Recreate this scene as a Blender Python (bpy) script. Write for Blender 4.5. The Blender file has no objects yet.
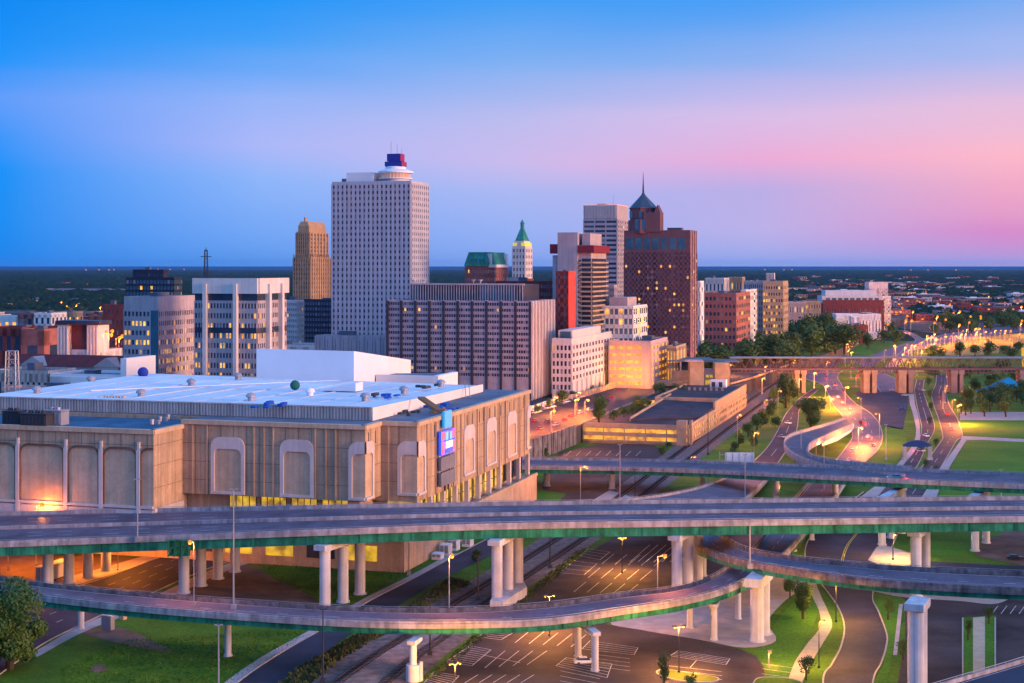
import bpy, math, random
import numpy as np
from mathutils import Vector

random.seed(7)
rng = np.random.default_rng(7)
SC = bpy.context.scene
COL = SC.collection
F, H, CX, HY = 1500.0, 80.0, 512.0, 266.0      # focal length in pixels, eye height in metres, horizon row

# ------------------------------------------------------------------ camera
cd = bpy.data.cameras.new("camera"); cam = bpy.data.objects.new("camera", cd); COL.objects.link(cam)
cam.location = (0, 0, H); cam.rotation_euler = (math.pi / 2, 0, 0)
cd.sensor_width = 36.0; cd.lens = F / 1024 * 36.0; cd.shift_y = (HY - 341.5) / 1024
cd.clip_start = 1.0; cd.clip_end = 200000.0
SC.camera = cam

# ------------------------------------------------------------------ colour helpers, view
def lin(c):
    return tuple(((v / 255.0) / 12.92 if v / 255.0 <= .04045 else ((v / 255.0 + .055) / 1.055) ** 2.4) for v in c[:3])
SC.view_settings.view_transform = 'Standard'; SC.view_settings.look = 'None'
SC.view_settings.gamma = 1.0; SC.view_settings.exposure = 0.06
SC.cycles.use_denoising = True
SC.cycles.max_bounces = 5; SC.cycles.diffuse_bounces = 2; SC.cycles.glossy_bounces = 2
SC.cycles.transparent_max_bounces = 4; SC.cycles.volume_bounces = 0; SC.cycles.sample_clamp_indirect = 4.0
SC.cycles.sample_clamp_direct = 0.0; SC.cycles.use_light_tree = True
SC.cycles.caustics_reflective = False; SC.cycles.caustics_refractive = False

# ------------------------------------------------------------------ dusk sky
world = bpy.data.worlds.new("World"); SC.world = world; world.use_nodes = True
nt = world.node_tree; nt.nodes.clear()
def N(t, **k):
    n = nt.nodes.new(t)
    for a, b in k.items(): setattr(n, a, b)
    return n
L = nt.links.new
tc = N('ShaderNodeTexCoord'); sep = N('ShaderNodeSeparateXYZ'); L(tc.outputs['Generated'], sep.inputs[0])
asin = N('ShaderNodeMath', operation='ARCSINE'); L(sep.outputs['Z'], asin.inputs[0])
az = N('ShaderNodeMath', operation='ARCTAN2'); L(sep.outputs['X'], az.inputs[0]); L(sep.outputs['Y'], az.inputs[1])
el = N('ShaderNodeMapRange'); L(asin.outputs[0], el.inputs[0])       # elevation 0..60 degrees, square-rooted for fine control low down
el.inputs[1].default_value = 0; el.inputs[2].default_value = math.radians(90)
sq = N('ShaderNodeMath', operation='POWER'); L(el.outputs[0], sq.inputs[0]); sq.inputs[1].default_value = 0.5
# soft cloud-like wobble of the bands
cmb = N('ShaderNodeMapping'); L(tc.outputs['Generated'], cmb.inputs[0]); cmb.inputs['Scale'].default_value = (2.0, 2.0, 16)
nz = N('ShaderNodeTexNoise'); L(cmb.outputs[0], nz.inputs[0]); nz.inputs['Scale'].default_value = 1.6; nz.inputs['Detail'].default_value = 2
mz = N('ShaderNodeMath', operation='MULTIPLY_ADD'); L(nz.outputs[0], mz.inputs[0]); mz.inputs[1].default_value = 0.03; mz.inputs[2].default_value = -0.015
ad = N('ShaderNodeMath', operation='ADD'); L(sq.outputs[0], ad.inputs[0]); L(mz.outputs[0], ad.inputs[1])
def pos(y):
    e = math.degrees(math.atan((HY - y) / F)); return math.sqrt(max(e, 0) / 90)
ZEN = [(.42, (70, 150, 240)), (.6, (112, 162, 232)), (1.0, (120, 165, 232))]
cols = [
 (-19.0, [(265, (8, 130, 232)), (225, (14, 140, 242)), (175, (6, 144, 248)), (140, (60, 150, 250)), (105, (96, 156, 250)), (72, (30, 148, 250)), (0, (0, 134, 240))]),
 (-9.5, [(265, (88, 152, 236)), (230, (118, 168, 246)), (180, (142, 182, 250)), (140, (172, 184, 248)), (95, (150, 180, 248)), (50, (70, 160, 248)), (0, (6, 146, 246))]),
 (0.0, [(265, (132, 166, 240)), (230, (152, 178, 244)), (185, (172, 184, 242)), (155, (203, 187, 236)), (120, (188, 188, 238)), (60, (128, 176, 242)), (0, (58, 156, 245))]),
 (9.5, [(265, (150, 170, 238)), (230, (190, 178, 232)), (190, (188, 174, 230)), (160, (236, 172, 216)), (120, (218, 190, 232)), (60, (140, 176, 240)), (0, (74, 158, 245))]),
 (18.0, [(265, (172, 162, 226)), (232, (216, 142, 204)), (200, (238, 166, 200)), (160, (253, 184, 202)), (115, (228, 190, 222)), (60, (164, 184, 240)), (0, (112, 168, 240))]),
 (60.0, [(265, (255, 150, 120)), (232, (255, 160, 150)), (200, (255, 180, 170)), (160, (255, 200, 190)), (115, (240, 195, 210)), (60, (200, 190, 235)), (0, (140, 175, 240))]),
 (150.0, [(265, (235, 170, 185)), (232, (235, 180, 195)), (200, (230, 185, 205)), (160, (225, 190, 215)), (115, (215, 190, 220)), (60, (200, 190, 225)), (0, (180, 185, 230))]),
 (-100.0, [(265, (60, 120, 220)), (232, (70, 130, 230)), (200, (80, 140, 235)), (160, (90, 145, 240)), (115, (95, 150, 240)), (60, (90, 150, 240)), (0, (60, 145, 240))]),
]
def ramp(stops):
    r = N('ShaderNodeValToRGB'); cr = r.color_ramp; L(ad.outputs[0], r.inputs[0])
    st = [(pos(y) + (0.02 if y == 265 else 0), c) for y, c in stops] + ZEN
    cr.elements[0].position = 0; cr.elements[0].color = (*lin(st[0][1]), 1)
    cr.elements[1].position = 1; cr.elements[1].color = (*lin(st[-1][1]), 1)
    for p_, c in st[:-1]:
        e = cr.elements.new(p_); e.color = (*lin(c), 1)
    cr.interpolation = 'EASE' if False else 'LINEAR'
    return r.outputs[0]
cols.sort()
cur = ramp(cols[0][1]); prev = cols[0][0]
for a_, s_ in cols[1:]:
    mr = N('ShaderNodeMapRange'); L(az.outputs[0], mr.inputs[0]); mr.interpolation_type = 'LINEAR'
    mr.inputs[1].default_value = math.radians(prev); mr.inputs[2].default_value = math.radians(a_)
    mx = N('ShaderNodeMix', data_type='RGBA'); L(mr.outputs[0], mx.inputs[0]); L(cur, mx.inputs[6]); L(ramp(s_), mx.inputs[7])
    cur = mx.outputs[2]; prev = a_
# below the horizon: the dark blue land that goes on past the modelled ground
low = N('ShaderNodeMath', operation='GREATER_THAN'); L(sep.outputs['Z'], low.inputs[0]); low.inputs[1].default_value = -0.0003
mg = N('ShaderNodeMix', data_type='RGBA'); L(low.outputs[0], mg.inputs[0]); mg.inputs[6].default_value = (*lin((12, 62, 128)), 1); L(cur, mg.inputs[7])
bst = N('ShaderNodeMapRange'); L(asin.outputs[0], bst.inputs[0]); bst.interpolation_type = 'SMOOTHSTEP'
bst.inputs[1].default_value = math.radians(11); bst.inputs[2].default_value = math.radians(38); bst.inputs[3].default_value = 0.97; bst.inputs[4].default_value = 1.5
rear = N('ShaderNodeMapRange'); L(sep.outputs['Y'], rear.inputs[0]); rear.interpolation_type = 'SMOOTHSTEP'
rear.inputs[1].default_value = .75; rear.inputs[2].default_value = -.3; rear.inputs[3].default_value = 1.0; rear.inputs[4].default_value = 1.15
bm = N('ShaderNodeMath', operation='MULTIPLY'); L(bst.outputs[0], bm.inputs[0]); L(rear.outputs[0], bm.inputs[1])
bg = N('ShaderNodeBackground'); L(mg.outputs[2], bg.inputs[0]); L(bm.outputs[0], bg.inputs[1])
sky = N('ShaderNodeTexSky', sky_type='NISHITA'); sky.sun_disc = False
sky.sun_elevation = math.radians(2.0); sky.sun_rotation = math.radians(112.0); sky.altitude = 80
bg2 = N('ShaderNodeBackground'); L(sky.outputs[0], bg2.inputs[0]); bg2.inputs[1].default_value = 0.0015
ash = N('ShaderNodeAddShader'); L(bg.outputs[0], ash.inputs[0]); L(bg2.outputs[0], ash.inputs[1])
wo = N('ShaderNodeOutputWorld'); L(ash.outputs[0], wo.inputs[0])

# the afterglow of the sun that has set beyond the right edge
sd = bpy.data.lights.new("sun", 'SUN'); sun = bpy.data.objects.new("sun", sd); COL.objects.link(sun)
sd.energy = 4.3; sd.angle = math.radians(16); sd.color = (1.0, 0.52, 0.30)
sdir = Vector((math.sin(math.radians(112)), math.cos(math.radians(112)), math.tan(math.radians(6.5))))
sun.rotation_euler = sdir.to_track_quat('Z', 'Y').to_euler()

# ------------------------------------------------------------------ pixel -> place
def W(px, py, z=0.0):
    Y = (H - z) * F / (py - HY); return Vector(((px - CX) / F * Y, Y, z))
def PY(px, Y, z=0.0):
    return Vector(((px - CX) / F * Y, Y, z))
def zat(py, Y): return H - (py - HY) * Y / F

TH = math.radians(16.6)

# ------------------------------------------------------------------ materials
MATS = {}
def mat(name, col, rough=0.8, var=0.18, scale=0.15, streak=0.0, metal=0.0, emit=None, estr=0.0, bump=0.0, col2=None, spec=0.12, randobj=0.0, fine=0.0):
    if name in MATS: return MATS[name]
    m = bpy.data.materials.new(name); m.use_nodes = True; t = m.node_tree; b = t.nodes['Principled BSDF']
    b.inputs['Roughness'].default_value = rough; b.inputs['Metallic'].default_value = metal
    b.inputs['Specular IOR Level'].default_value = spec
    geo = t.nodes.new('ShaderNodeTexCoord')
    n = t.nodes.new('ShaderNodeTexNoise'); n.inputs['Scale'].default_value = scale; n.inputs['Detail'].default_value = 8; n.inputs['Roughness'].default_value = .62
    t.links.new(geo.outputs['Object'], n.inputs['Vector'])
    r = t.nodes.new('ShaderNodeValToRGB'); r.color_ramp.elements[0].position = .32; r.color_ramp.elements[1].position = .68
    c2 = col2 if col2 else tuple(min(1, v * (1 + var)) for v in col)
    c1 = col if col2 else tuple(v * (1 - var) for v in col)
    r.color_ramp.elements[0].color = (*c1, 1); r.color_ramp.elements[1].color = (*c2, 1)
    t.links.new(n.outputs[0], r.inputs[0]); out = r.outputs[0]
    if streak > 0:
        mp = t.nodes.new('ShaderNodeMapping'); mp.inputs['Scale'].default_value = (0.9, 0.9, 0.03)
        t.links.new(geo.outputs['Object'], mp.inputs[0])
        n2 = t.nodes.new('ShaderNodeTexNoise'); n2.inputs['Scale'].default_value = 1.0; n2.inputs['Detail'].default_value = 5
        t.links.new(mp.outputs[0], n2.inputs['Vector'])
        r2 = t.nodes.new('ShaderNodeValToRGB'); r2.color_ramp.elements[0].position = .38; r2.color_ramp.elements[1].position = .62
        r2.color_ramp.elements[0].color = (1 - streak,) * 3 + (1,); r2.color_ramp.elements[1].color = (1, 1, 1, 1)
        t.links.new(n2.outputs[0], r2.inputs[0])
        x = t.nodes.new('ShaderNodeMix'); x.data_type = 'RGBA'; x.blend_type = 'MULTIPLY'; x.inputs[0].default_value = 1
        t.links.new(out, x.inputs[6]); t.links.new(r2.outputs[0], x.inputs[7]); out = x.outputs[2]
    if randobj > 0:
        oi = t.nodes.new('ShaderNodeObjectInfo'); mr = t.nodes.new('ShaderNodeMapRange')
        t.links.new(oi.outputs['Random'], mr.inputs[0]); mr.inputs[3].default_value = 1 - randobj; mr.inputs[4].default_value = 1 + randobj
        x = t.nodes.new('ShaderNodeMix'); x.data_type = 'RGBA'; x.blend_type = 'MULTIPLY'; x.inputs[0].default_value = 1
        t.links.new(out, x.inputs[6]); t.links.new(mr.outputs[0], x.inputs[7]); out = x.outputs[2]
    if fine > 0:
        n3 = t.nodes.new('ShaderNodeTexNoise'); n3.inputs['Scale'].default_value = 1.3; n3.inputs['Detail'].default_value = 6; n3.inputs['Roughness'].default_value = .7
        t.links.new(geo.outputs['Object'], n3.inputs['Vector'])
        r3 = t.nodes.new('ShaderNodeMapRange'); r3.inputs[1].default_value = .3; r3.inputs[2].default_value = .7; r3.inputs[3].default_value = 1 - fine; r3.inputs[4].default_value = 1 + fine
        t.links.new(n3.outputs[0], r3.inputs[0])
        x = t.nodes.new('ShaderNodeMix'); x.data_type = 'RGBA'; x.blend_type = 'MULTIPLY'; x.inputs[0].default_value = 1
        t.links.new(out, x.inputs[6]); t.links.new(r3.outputs[0], x.inputs[7]); out = x.outputs[2]
    t.links.new(out, b.inputs['Base Color'])
    if emit:
        b.inputs['Emission Color'].default_value = (*emit, 1); b.inputs['Emission Strength'].default_value = estr
    if bump:
        bn = t.nodes.new('ShaderNodeBump'); bn.inputs['Strength'].default_value = bump; bn.inputs['Distance'].default_value = 0.3
        t.links.new(n.outputs[0], bn.inputs['Height']); t.links.new(bn.outputs[0], b.inputs['Normal'])
    MATS[name] = m; return m

def litmat(name, col, strength):
    """windows lit from inside: brightness differs from room to room"""
    if name in MATS: return MATS[name]
    m = mat(name, (.35, .25, .12), rough=.5, emit=col, estr=strength)
    t = m.node_tree; b = t.nodes['Principled BSDF']
    g = t.nodes.new('ShaderNodeNewGeometry'); n = t.nodes.new('ShaderNodeTexNoise'); n.inputs['Scale'].default_value = .35; n.inputs['Detail'].default_value = 3
    t.links.new(g.outputs['Position'], n.inputs['Vector'])
    r = t.nodes.new('ShaderNodeMapRange'); r.inputs[1].default_value = .35; r.inputs[2].default_value = .65; r.inputs[3].default_value = strength * .25; r.inputs[4].default_value = strength * 1.3
    t.links.new(n.outputs[0], r.inputs[0]); t.links.new(r.outputs[0], b.inputs['Emission Strength'])
    return m

M = {}
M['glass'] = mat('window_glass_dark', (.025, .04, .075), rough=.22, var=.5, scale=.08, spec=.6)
M['glassblue'] = mat('window_glass_blue', (.04, .12, .17), rough=.15, var=.4, scale=.08, spec=.8)
M['glassgrey'] = mat('window_glass_grey', (.12, .13, .19), rough=.25, var=.4, scale=.1, spec=.6)
M['blind'] = mat('window_blind', (.24, .22, .25), rough=.5, var=.3, scale=.3)
M['glass2'] = mat('window_glass_sheen', (.06, .08, .12), rough=.18, var=.5, scale=.1, spec=.8)
M['lit'] = litmat('window_lit_amber', (1.0, .40, .02), 1.15)
M['litw'] = litmat('window_lit_warm', (1.0, .55, .08), 1.15)
M['lity'] = litmat('hall_lit_yellow', (1.0, .58, .02), 0.62)
M['lito'] = litmat('garage_lit_orange', (1.0, .42, .02), 0.95)
M['concrete'] = mat('concrete_pale', (.50, .46, .44), var=.16, streak=.25)
M['pier'] = mat('concrete_pier', (.60, .60, .64), var=.12, streak=.22, scale=.3)
M['barrier'] = mat('concrete_barrier', (.42, .38, .40), var=.3, streak=.35, scale=.35)
M['barrier_old'] = mat('concrete_barrier_stained', (.24, .19, .19), var=.5, streak=.4, scale=.5)
M['tan'] = mat('concrete_tan_panels', (.52, .355, .235), var=.2, streak=.26, scale=.12, fine=.12)
M['tan2'] = mat('concrete_tan_recess', (.62, .43, .29), var=.16, streak=.15, scale=.2, fine=.1)
M['tanlight'] = mat('concrete_arch_border', (.66, .55, .52), var=.1, streak=.1)
M['green'] = mat('painted_girder_green', (.030, .25, .15), rough=.6, var=.4, scale=.3, streak=.45)
M['asphalt'] = mat('asphalt', (.060, .046, .060), rough=.75, var=.38, scale=.09, fine=.22)
M['asphalt_lot'] = mat('asphalt_parking', (.056, .044, .046), rough=.8, var=.5, scale=.06, fine=.22)
M['asphalt_blue'] = mat('asphalt_fresh', (.040, .042, .065), rough=.7, var=.35, scale=.08)
M['deckroad'] = mat('road_deck_worn_pink_glow', (.13, .095, .125), rough=.6, var=.35, scale=.12, fine=.2)  # worn deck, with a slight pink of tail light glow mixed into its colour
M['walk'] = mat('pavement_concrete', (.40, .34, .33), var=.18, scale=.3)
M['paint'] = mat('road_paint_white', (.55, .53, .55), var=.4, scale=1.2)
M['painty'] = mat('road_paint_yellow', (.70, .45, .05), var=.15, scale=.8)
M['curb'] = mat('kerb_concrete', (.42, .36, .31), var=.15, scale=.6)
M['dirt'] = mat('bare_earth', (.15, .095, .07), var=.35, scale=.2, bump=.3)
M['ballast'] = mat('track_ballast', (.15, .12, .115), var=.5, scale=.5, bump=.5)
M['recess_shade'] = mat('recess_edge_shade', (.16, .10, .075)); M['rail'] = mat('rail_steel', (.10, .07, .07), rough=.45, metal=.6)
M['sleeper'] = mat('sleeper_wood', (.05, .038, .036))
M['white'] = mat('white_panel', (.80, .80, .82), rough=.55, var=.05, scale=.08)
M['cream'] = mat('cream_panel', (.82, .76, .70), rough=.6, var=.05, scale=.1)
M['roofwhite'] = mat('roof_membrane_white', (.70, .74, .78), rough=.6, var=.16, scale=.045, fine=.06)
M['roofgrey'] = mat('roof_membrane_grey', (.13, .15, .20), rough=.7, var=.35, scale=.1)
M['roofdark'] = mat('roof_tar', (.07, .075, .09), rough=.85, var=.3, scale=.15)
M['steel'] = mat('pole_galvanised', (.34, .34, .38), rough=.45, metal=.3)
M['darksteel'] = mat('pole_dark', (.05, .05, .06), rough=.5)
M['bulb'] = mat('lamp_sodium', (.08, .04, .02), emit=(1.0, .25, .012), estr=1.5)
M['bulby'] = mat('lamp_yellow', (.08, .05, .02), emit=(1.0, .48, .05), estr=1.5)
M['bulbw'] = mat('lamp_pale', (.1, .09, .08), emit=(1.0, .75, .5), estr=2)
M['bulbr'] = mat('lamp_red', (.1, .01, .01), emit=(1.0, .04, .02), estr=2)
M['bark'] = mat('bark', (.07, .05, .035), var=.3, scale=2)
M['leaf'] = mat('foliage', (.026, .066, .012), rough=.6, col2=(.075, .135, .022), scale=.35, spec=.3, randobj=.18)
M['leafdark'] = mat('foliage_dark', (.026, .075, .014), rough=.65, col2=(.075, .140, .024), scale=.3, spec=.3, randobj=.2)

def grassmat(name, a, b, c, s=.05):
    m = mat(name, a, rough=.9, col2=b, scale=s, bump=.5, fine=.45)
    t = m.node_tree; bs = t.nodes['Principled BSDF']; src = bs.inputs['Base Color'].links[0].from_socket
    co = t.nodes.new('ShaderNodeTexCoord'); n = t.nodes.new('ShaderNodeTexNoise'); n.inputs['Scale'].default_value = .02; n.inputs['Detail'].default_value = 6
    t.links.new(co.outputs['Object'], n.inputs['Vector'])
    r = t.nodes.new('ShaderNodeValToRGB'); r.color_ramp.elements[0].position = .56; r.color_ramp.elements[1].position = .68
    t.links.new(n.outputs[0], r.inputs[0])
    x = t.nodes.new('ShaderNodeMix'); x.data_type = 'RGBA'; t.links.new(r.outputs[0], x.inputs[0]); t.links.new(src, x.inputs[6]); x.inputs[7].default_value = (*c, 1)
    t.links.new(x.outputs[2], bs.inputs['Base Color']); return m
M['grass'] = grassmat('mown_grass', (.036, .100, .008), (.095, .185, .012), (.165, .150, .030), .09)
M['lawn'] = grassmat('lawn_grass', (.040, .135, .010), (.085, .215, .014), (.140, .200, .020), .05)
M['weeds'] = mat('weeds', (.035, .055, .018), rough=.9, col2=(.09, .10, .04), scale=.4, bump=.5)
M['land'] = mat('far_land', (.006, .022, .020), rough=1, col2=(.016, .040, .034), scale=.004, spec=.05)
M['city'] = mat('city_ground', (.045, .045, .050), rough=.9, col2=(.10, .085, .085), scale=.02)

# ------------------------------------------------------------------ mesh builder
class MB:
    def __init__(s): s.v = []; s.f = []; s.m = []
    def quad(s, a, b, c, d, mi=0):
        i = len(s.v); s.v += [tuple(a), tuple(b), tuple(c), tuple(d)]; s.f.append((i, i + 1, i + 2, i + 3)); s.m.append(mi)
    def hexa(s, p, mi=0):      # p: 4 bottom, 4 top (counter-clockwise)
        i = len(s.v); s.v += [tuple(q) for q in p]
        for f in ((0, 3, 2, 1), (4, 5, 6, 7), (0, 1, 5, 4), (1, 2, 6, 5), (2, 3, 7, 6), (3, 0, 4, 7)):
            s.f.append(tuple(i + k for k in f)); s.m.append(mi)
    def box(s, x0, x1, y0, y1, z0, z1, mi=0):
        s.hexa([(x0, y0, z0), (x1, y0, z0), (x1, y1, z0), (x0, y1, z0), (x0, y0, z1), (x1, y0, z1), (x1, y1, z1), (x0, y1, z1)], mi)
    def prism(s, poly, z0, z1, mi=0, cap=True):
        i = len(s.v); n = len(poly)
        s.v += [(p[0], p[1], z0) for p in poly] + [(p[0], p[1], z1) for p in poly]
        for k in range(n):
            s.f.append((i + k, i + (k + 1) % n, i + n + (k + 1) % n, i + n + k)); s.m.append(mi)
        if cap:
            s.f.append(tuple(i + n + k for k in range(n))); s.m.append(mi)
            s.f.append(tuple(i + k for k in reversed(range(n)))); s.m.append(mi)
    def cyl(s, p0, p1, r0, r1=None, n=10, mi=0, cap=True):
        r1 = r0 if r1 is None else r1
        p0, p1 = Vector(p0), Vector(p1); ax = (p1 - p0).normalized()
        t = Vector((1, 0, 0)) if abs(ax.z) > .9 else Vector((0, 0, 1))
        u = ax.cross(t).normalized(); w = ax.cross(u)
        i = len(s.v)
        for p, r in ((p0, r0), (p1, r1)):
            for k in range(n):
                a = 2 * math.pi * k / n; s.v.append(tuple(p + u * math.cos(a) * r + w * math.sin(a) * r))
        for k in range(n):
            s.f.append((i + k, i + n + k, i + n + (k + 1) % n, i + (k + 1) % n)); s.m.append(mi)
        if cap:
            s.f.append(tuple(i + k for k in range(n))); s.m.append(mi)
            s.f.append(tuple(i + n + k for k in reversed(range(n)))); s.m.append(mi)
    def lathe(s, prof, n=16, c=(0, 0), mi=0):
        i = len(s.v)
        for r, z in prof:
            for k in range(n):
                a = 2 * math.pi * k / n; s.v.append((c[0] + r * math.cos(a), c[1] + r * math.sin(a), z))
        for j in range(len(prof) - 1):
            for k in range(n):
                s.f.append((i + j * n + k, i + j * n + (k + 1) % n, i + (j + 1) * n + (k + 1) % n, i + (j + 1) * n + k)); s.m.append(mi)
        s.f.append(tuple(i + (len(prof) - 1) * n + k for k in range(n))); s.m.append(mi)
    def ball(s, c, r, mi=0, n=8):
        pr = [(r * math.sin(math.pi * j / 6), c[2] - r * math.cos(math.pi * j / 6)) for j in range(7)]
        pr[0] = (r * .05, pr[0][1]); pr[-1] = (r * .05, pr[-1][1]); s.lathe(pr, n, (c[0], c[1]), mi)
    def build(s, name, m, parent=None, smooth=False):
        me = bpy.data.meshes.new(name); me.from_pydata(s.v, [], s.f)
        ms = m if isinstance(m, (list, tuple)) else [m]
        for q in ms: me.materials.append(q)
        if len(ms) > 1: me.polygons.foreach_set('material_index', s.m)
        if smooth: me.polygons.foreach_set('use_smooth', [True] * len(me.polygons))
        me.update()
        return link(name, me, parent)
def link(name, data, parent=None):
    o = bpy.data.objects.new(name, data); COL.objects.link(o)
    if parent: o.parent = parent
    return o
def tag(o, label=None, cat=None, group=None, kind=None):
    if label: o['label'] = label
    if cat: o['category'] = cat
    if group: o['group'] = group
    if kind: o['kind'] = kind
    return o
def empty(name, loc=(0, 0, 0), rz=0.0):
    o = bpy.data.objects.new(name, None); COL.objects.link(o); o.location = loc; o.rotation_euler = (0, 0, rz); return o
def struct(o): o['kind'] = 'structure'; return o
def copy_tree(root, children):
    r = root.copy(); COL.objects.link(r)
    for ch, sub in children:
        c = ch.copy(); COL.objects.link(c); c.parent = r
        for g in sub:
            d = g.copy(); COL.objects.link(d); d.parent = c
    return r
def kids(root):
    return [(c, list(c.children)) for c in root.children]

# ------------------------------------------------------------------ GROUND
GZ = -0.30
g = MB(); g.quad((-32000, -1500, GZ), (32000, -1500, GZ), (32000, 36000, GZ), (-32000, 36000, GZ)); struct(g.build('ground', M['land']))
def sheet(name, pts, z, m, kind='structure', lift=None):
    """pts: corner points (pixel pairs looked up on the plane z)"""
    b = MB(); p = [W(a[0], a[1], z) for a in pts]
    i = len(b.v); b.v += [tuple(q) for q in p]; b.f.append(tuple(range(len(p)))); b.m.append(0)
    o = b.build(name, m); o['kind'] = kind; return o
# open grassland of the near side
b = MB(); b.quad((-700, 180, -.02), (700, 180, -.02), (900, 1600, -.02), (-900, 1600, -.02)); struct(b.build('grass_ground', M['grass']))
# terrace on which the old town stands
TZ = 8.0
tp = [W(-700, 452, TZ), W(380, 452, TZ), W(527, 444, TZ), W(575, 427, TZ), W(583, 424, TZ), W(672, 391, TZ), W(736, 385, TZ), W(772, 372, TZ), W(800, 362, TZ), W(838, 350, TZ), W(870, 330, TZ), W(905, 318, TZ)]
tp += [Vector((700, 2600, TZ)), Vector((-1600, 2600, TZ))]
b = MB(); b.prism([(p.x, p.y) for p in tp], -0.2, TZ); struct(b.build('terrace_ground', M['city']))
b = MB(); b.quad((-1500, 2550, -.1), (2200, 2550, -.1), (2600, 3700, -.1), (-1700, 3700, -.1)); b.quad((500, 1400, -.1), (1500, 1400, -.1), (1700, 2549, -.1), (500, 2549, -.1)); struct(b.build('town_ground', M['city']))

def spline(pts, n=8):
    """Catmull-Rom through vectors"""
    out = []
    P_ = [pts[0] * 2 - pts[1]] + pts + [pts[-1] * 2 - pts[-2]]
    for i in range(1, len(P_) - 2):
        a, b_, c, d = P_[i - 1], P_[i], P_[i + 1], P_[i + 2]
        for k in range(n):
            t = k / n
            out.append(.5 * ((2 * b_) + (-a + c) * t + (2 * a - 5 * b_ + 4 * c - d) * t * t + (-a + 3 * b_ - 3 * c + d) * t ** 3))
    out.append(pts[-1]); return out
def rails_of(st, n=8):
    """stations (xl,yl,xr,yr,z) -> two smooth edge lines"""
    A = spline([W(s[0], s[1], s[4]) for s in st], n); B = spline([W(s[2], s[3], s[4]) for s in st], n); return A, B
def strip_on(mb, A, B, t0, t1, dz=0.02, mi=0, dash=None):
    acc = 0.0
    for i in range(len(A) - 1):
        seg = ((A[i] + B[i]) / 2 - (A[i + 1] + B[i + 1]) / 2).length; acc += seg
        if dash and (acc % dash[0]) > dash[1]: continue
        q = [A[i].lerp(B[i], t0), A[i].lerp(B[i], t1), A[i + 1].lerp(B[i + 1], t1), A[i + 1].lerp(B[i + 1], t0)]
        up = Vector((0, 0, dz)); q = [v + up for v in q]
        if (q[1] - q[0]).cross(q[3] - q[0]).z < 0: q = [q[0], q[3], q[2], q[1]]
        mb.quad(*q, mi)
LINES = []
def road(name, st, z=0.03, m=None, curb=None, lanes=(), edge=True, sides=0, n=8):
    """a road laid on the ground between two kerb lines; curb = (left, right) raised kerbs"""
    A, B = rails_of([(*s, z) if len(s) == 4 else s for s in st], n)
    b = MB(); strip_on(b, A, B, 0, 1, 0)
    o = struct(b.build(name, m or M['asphalt']))
    w = ((A[len(A) // 2] - B[len(A) // 2]).length)
    p = MB()
    if edge and not curb:
        strip_on(p, A, B, .6 / w, .85 / w, .02); strip_on(p, A, B, 1 - .85 / w, 1 - .6 / w, .02)
    for t in lanes: strip_on(p, A, B, t - .1 / w, t + .1 / w, .02, dash=(9, 3.5))
    if p.f: struct(p.build('road_markings', M['paint']))
    if curb:
        c = MB()
        for on, E, G_ in ((curb[0], A, B), (curb[1], B, A)):
            if not on: continue
            for i in range(len(E) - 1):
                o0 = (E[i] - G_[i]).normalized() * .35; o1 = (E[i + 1] - G_[i + 1]).normalized() * .35
                zz = Vector((0, 0, .15)); lo = Vector((0, 0, -.1))
                c.hexa([E[i] + lo, E[i + 1] + lo, E[i + 1] + o1 + lo, E[i] + o0 + lo, E[i] + zz, E[i + 1] + zz, E[i + 1] + o1 + zz, E[i] + o0 + zz])
        struct(c.build('kerb', M['curb']))
    return A, B
def patch(name, pts, z, m, dz=0.0):
    b = MB(); A = [W(x, y, 0) + Vector((0, 0, z)) for x, y in pts]
    b.v = [tuple(q) for q in A]; b.f = [tuple(range(len(A)))]; b.m = [0]
    # face must look up
    n = Vector((0, 0, 0))
    for i in range(len(A)): n += A[i].cross(A[(i + 1) % len(A)])
    if n.z < 0: b.f = [tuple(reversed(range(len(A))))]
    return struct(b.build(name, m))
def smooth_closed(pts, n=5):
    V_ = [Vector((x, y, 0)) for x, y in pts]; k = len(V_); out = []
    for i in range(k):
        a, b_, c, d = V_[i - 1], V_[i], V_[(i + 1) % k], V_[(i + 2) % k]
        for j in range(n):
            t = j / n; q = .5 * ((2 * b_) + (-a + c) * t + (2 * a - 5 * b_ + 4 * c - d) * t * t + (-a + 3 * b_ - 3 * c + d) * t ** 3)
            out.append((q.x, q.y))
    return out

# ------------------------------------------------------------------ ground-level roads, pavements, lots
LOT = [(380, 760), (425, 683), (440, 672), (470, 646), (520, 600), (560, 570), (596, 548), (630, 529), (700, 524), (760, 530), (800, 545), (745, 580), (690, 590), (650, 599), (606, 624), (640, 630), (700, 640), (740, 649), (756, 656), (764, 668), (766, 700), (764, 760)]
patch('parking_ground', LOT, .02, M['asphalt_lot'])
patch('parking_ground', [(545, 470), (540, 500), (520, 520), (560, 530), (640, 500), (690, 470), (664, 452), (652, 444), (600, 444), (560, 452)], .02, M['asphalt_lot'])
patch('apron_pavement', smooth_closed([(610, 622), (640, 630), (700, 640), (745, 648), (776, 641), (768, 622), (786, 600), (812, 580), (770, 566), (690, 590), (650, 600)], 4), .06, M['walk'])
patch('pavement', [(585, 505), (575, 512), (600, 520), (640, 500), (610, 490)], .05, M['walk'])
patch('parking_ground', [(880, 583), (905, 600), (905, 640), (895, 700), (890, 800), (1300, 800), (1300, 610), (1024, 598), (960, 590)], .02, M['asphalt_lot'])
patch('parking_ground', [(855, 393), (864, 388), (905, 388), (909, 400), (905, 418), (903, 430), (884, 426), (864, 410)], .03, M['asphalt_blue'])
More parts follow.
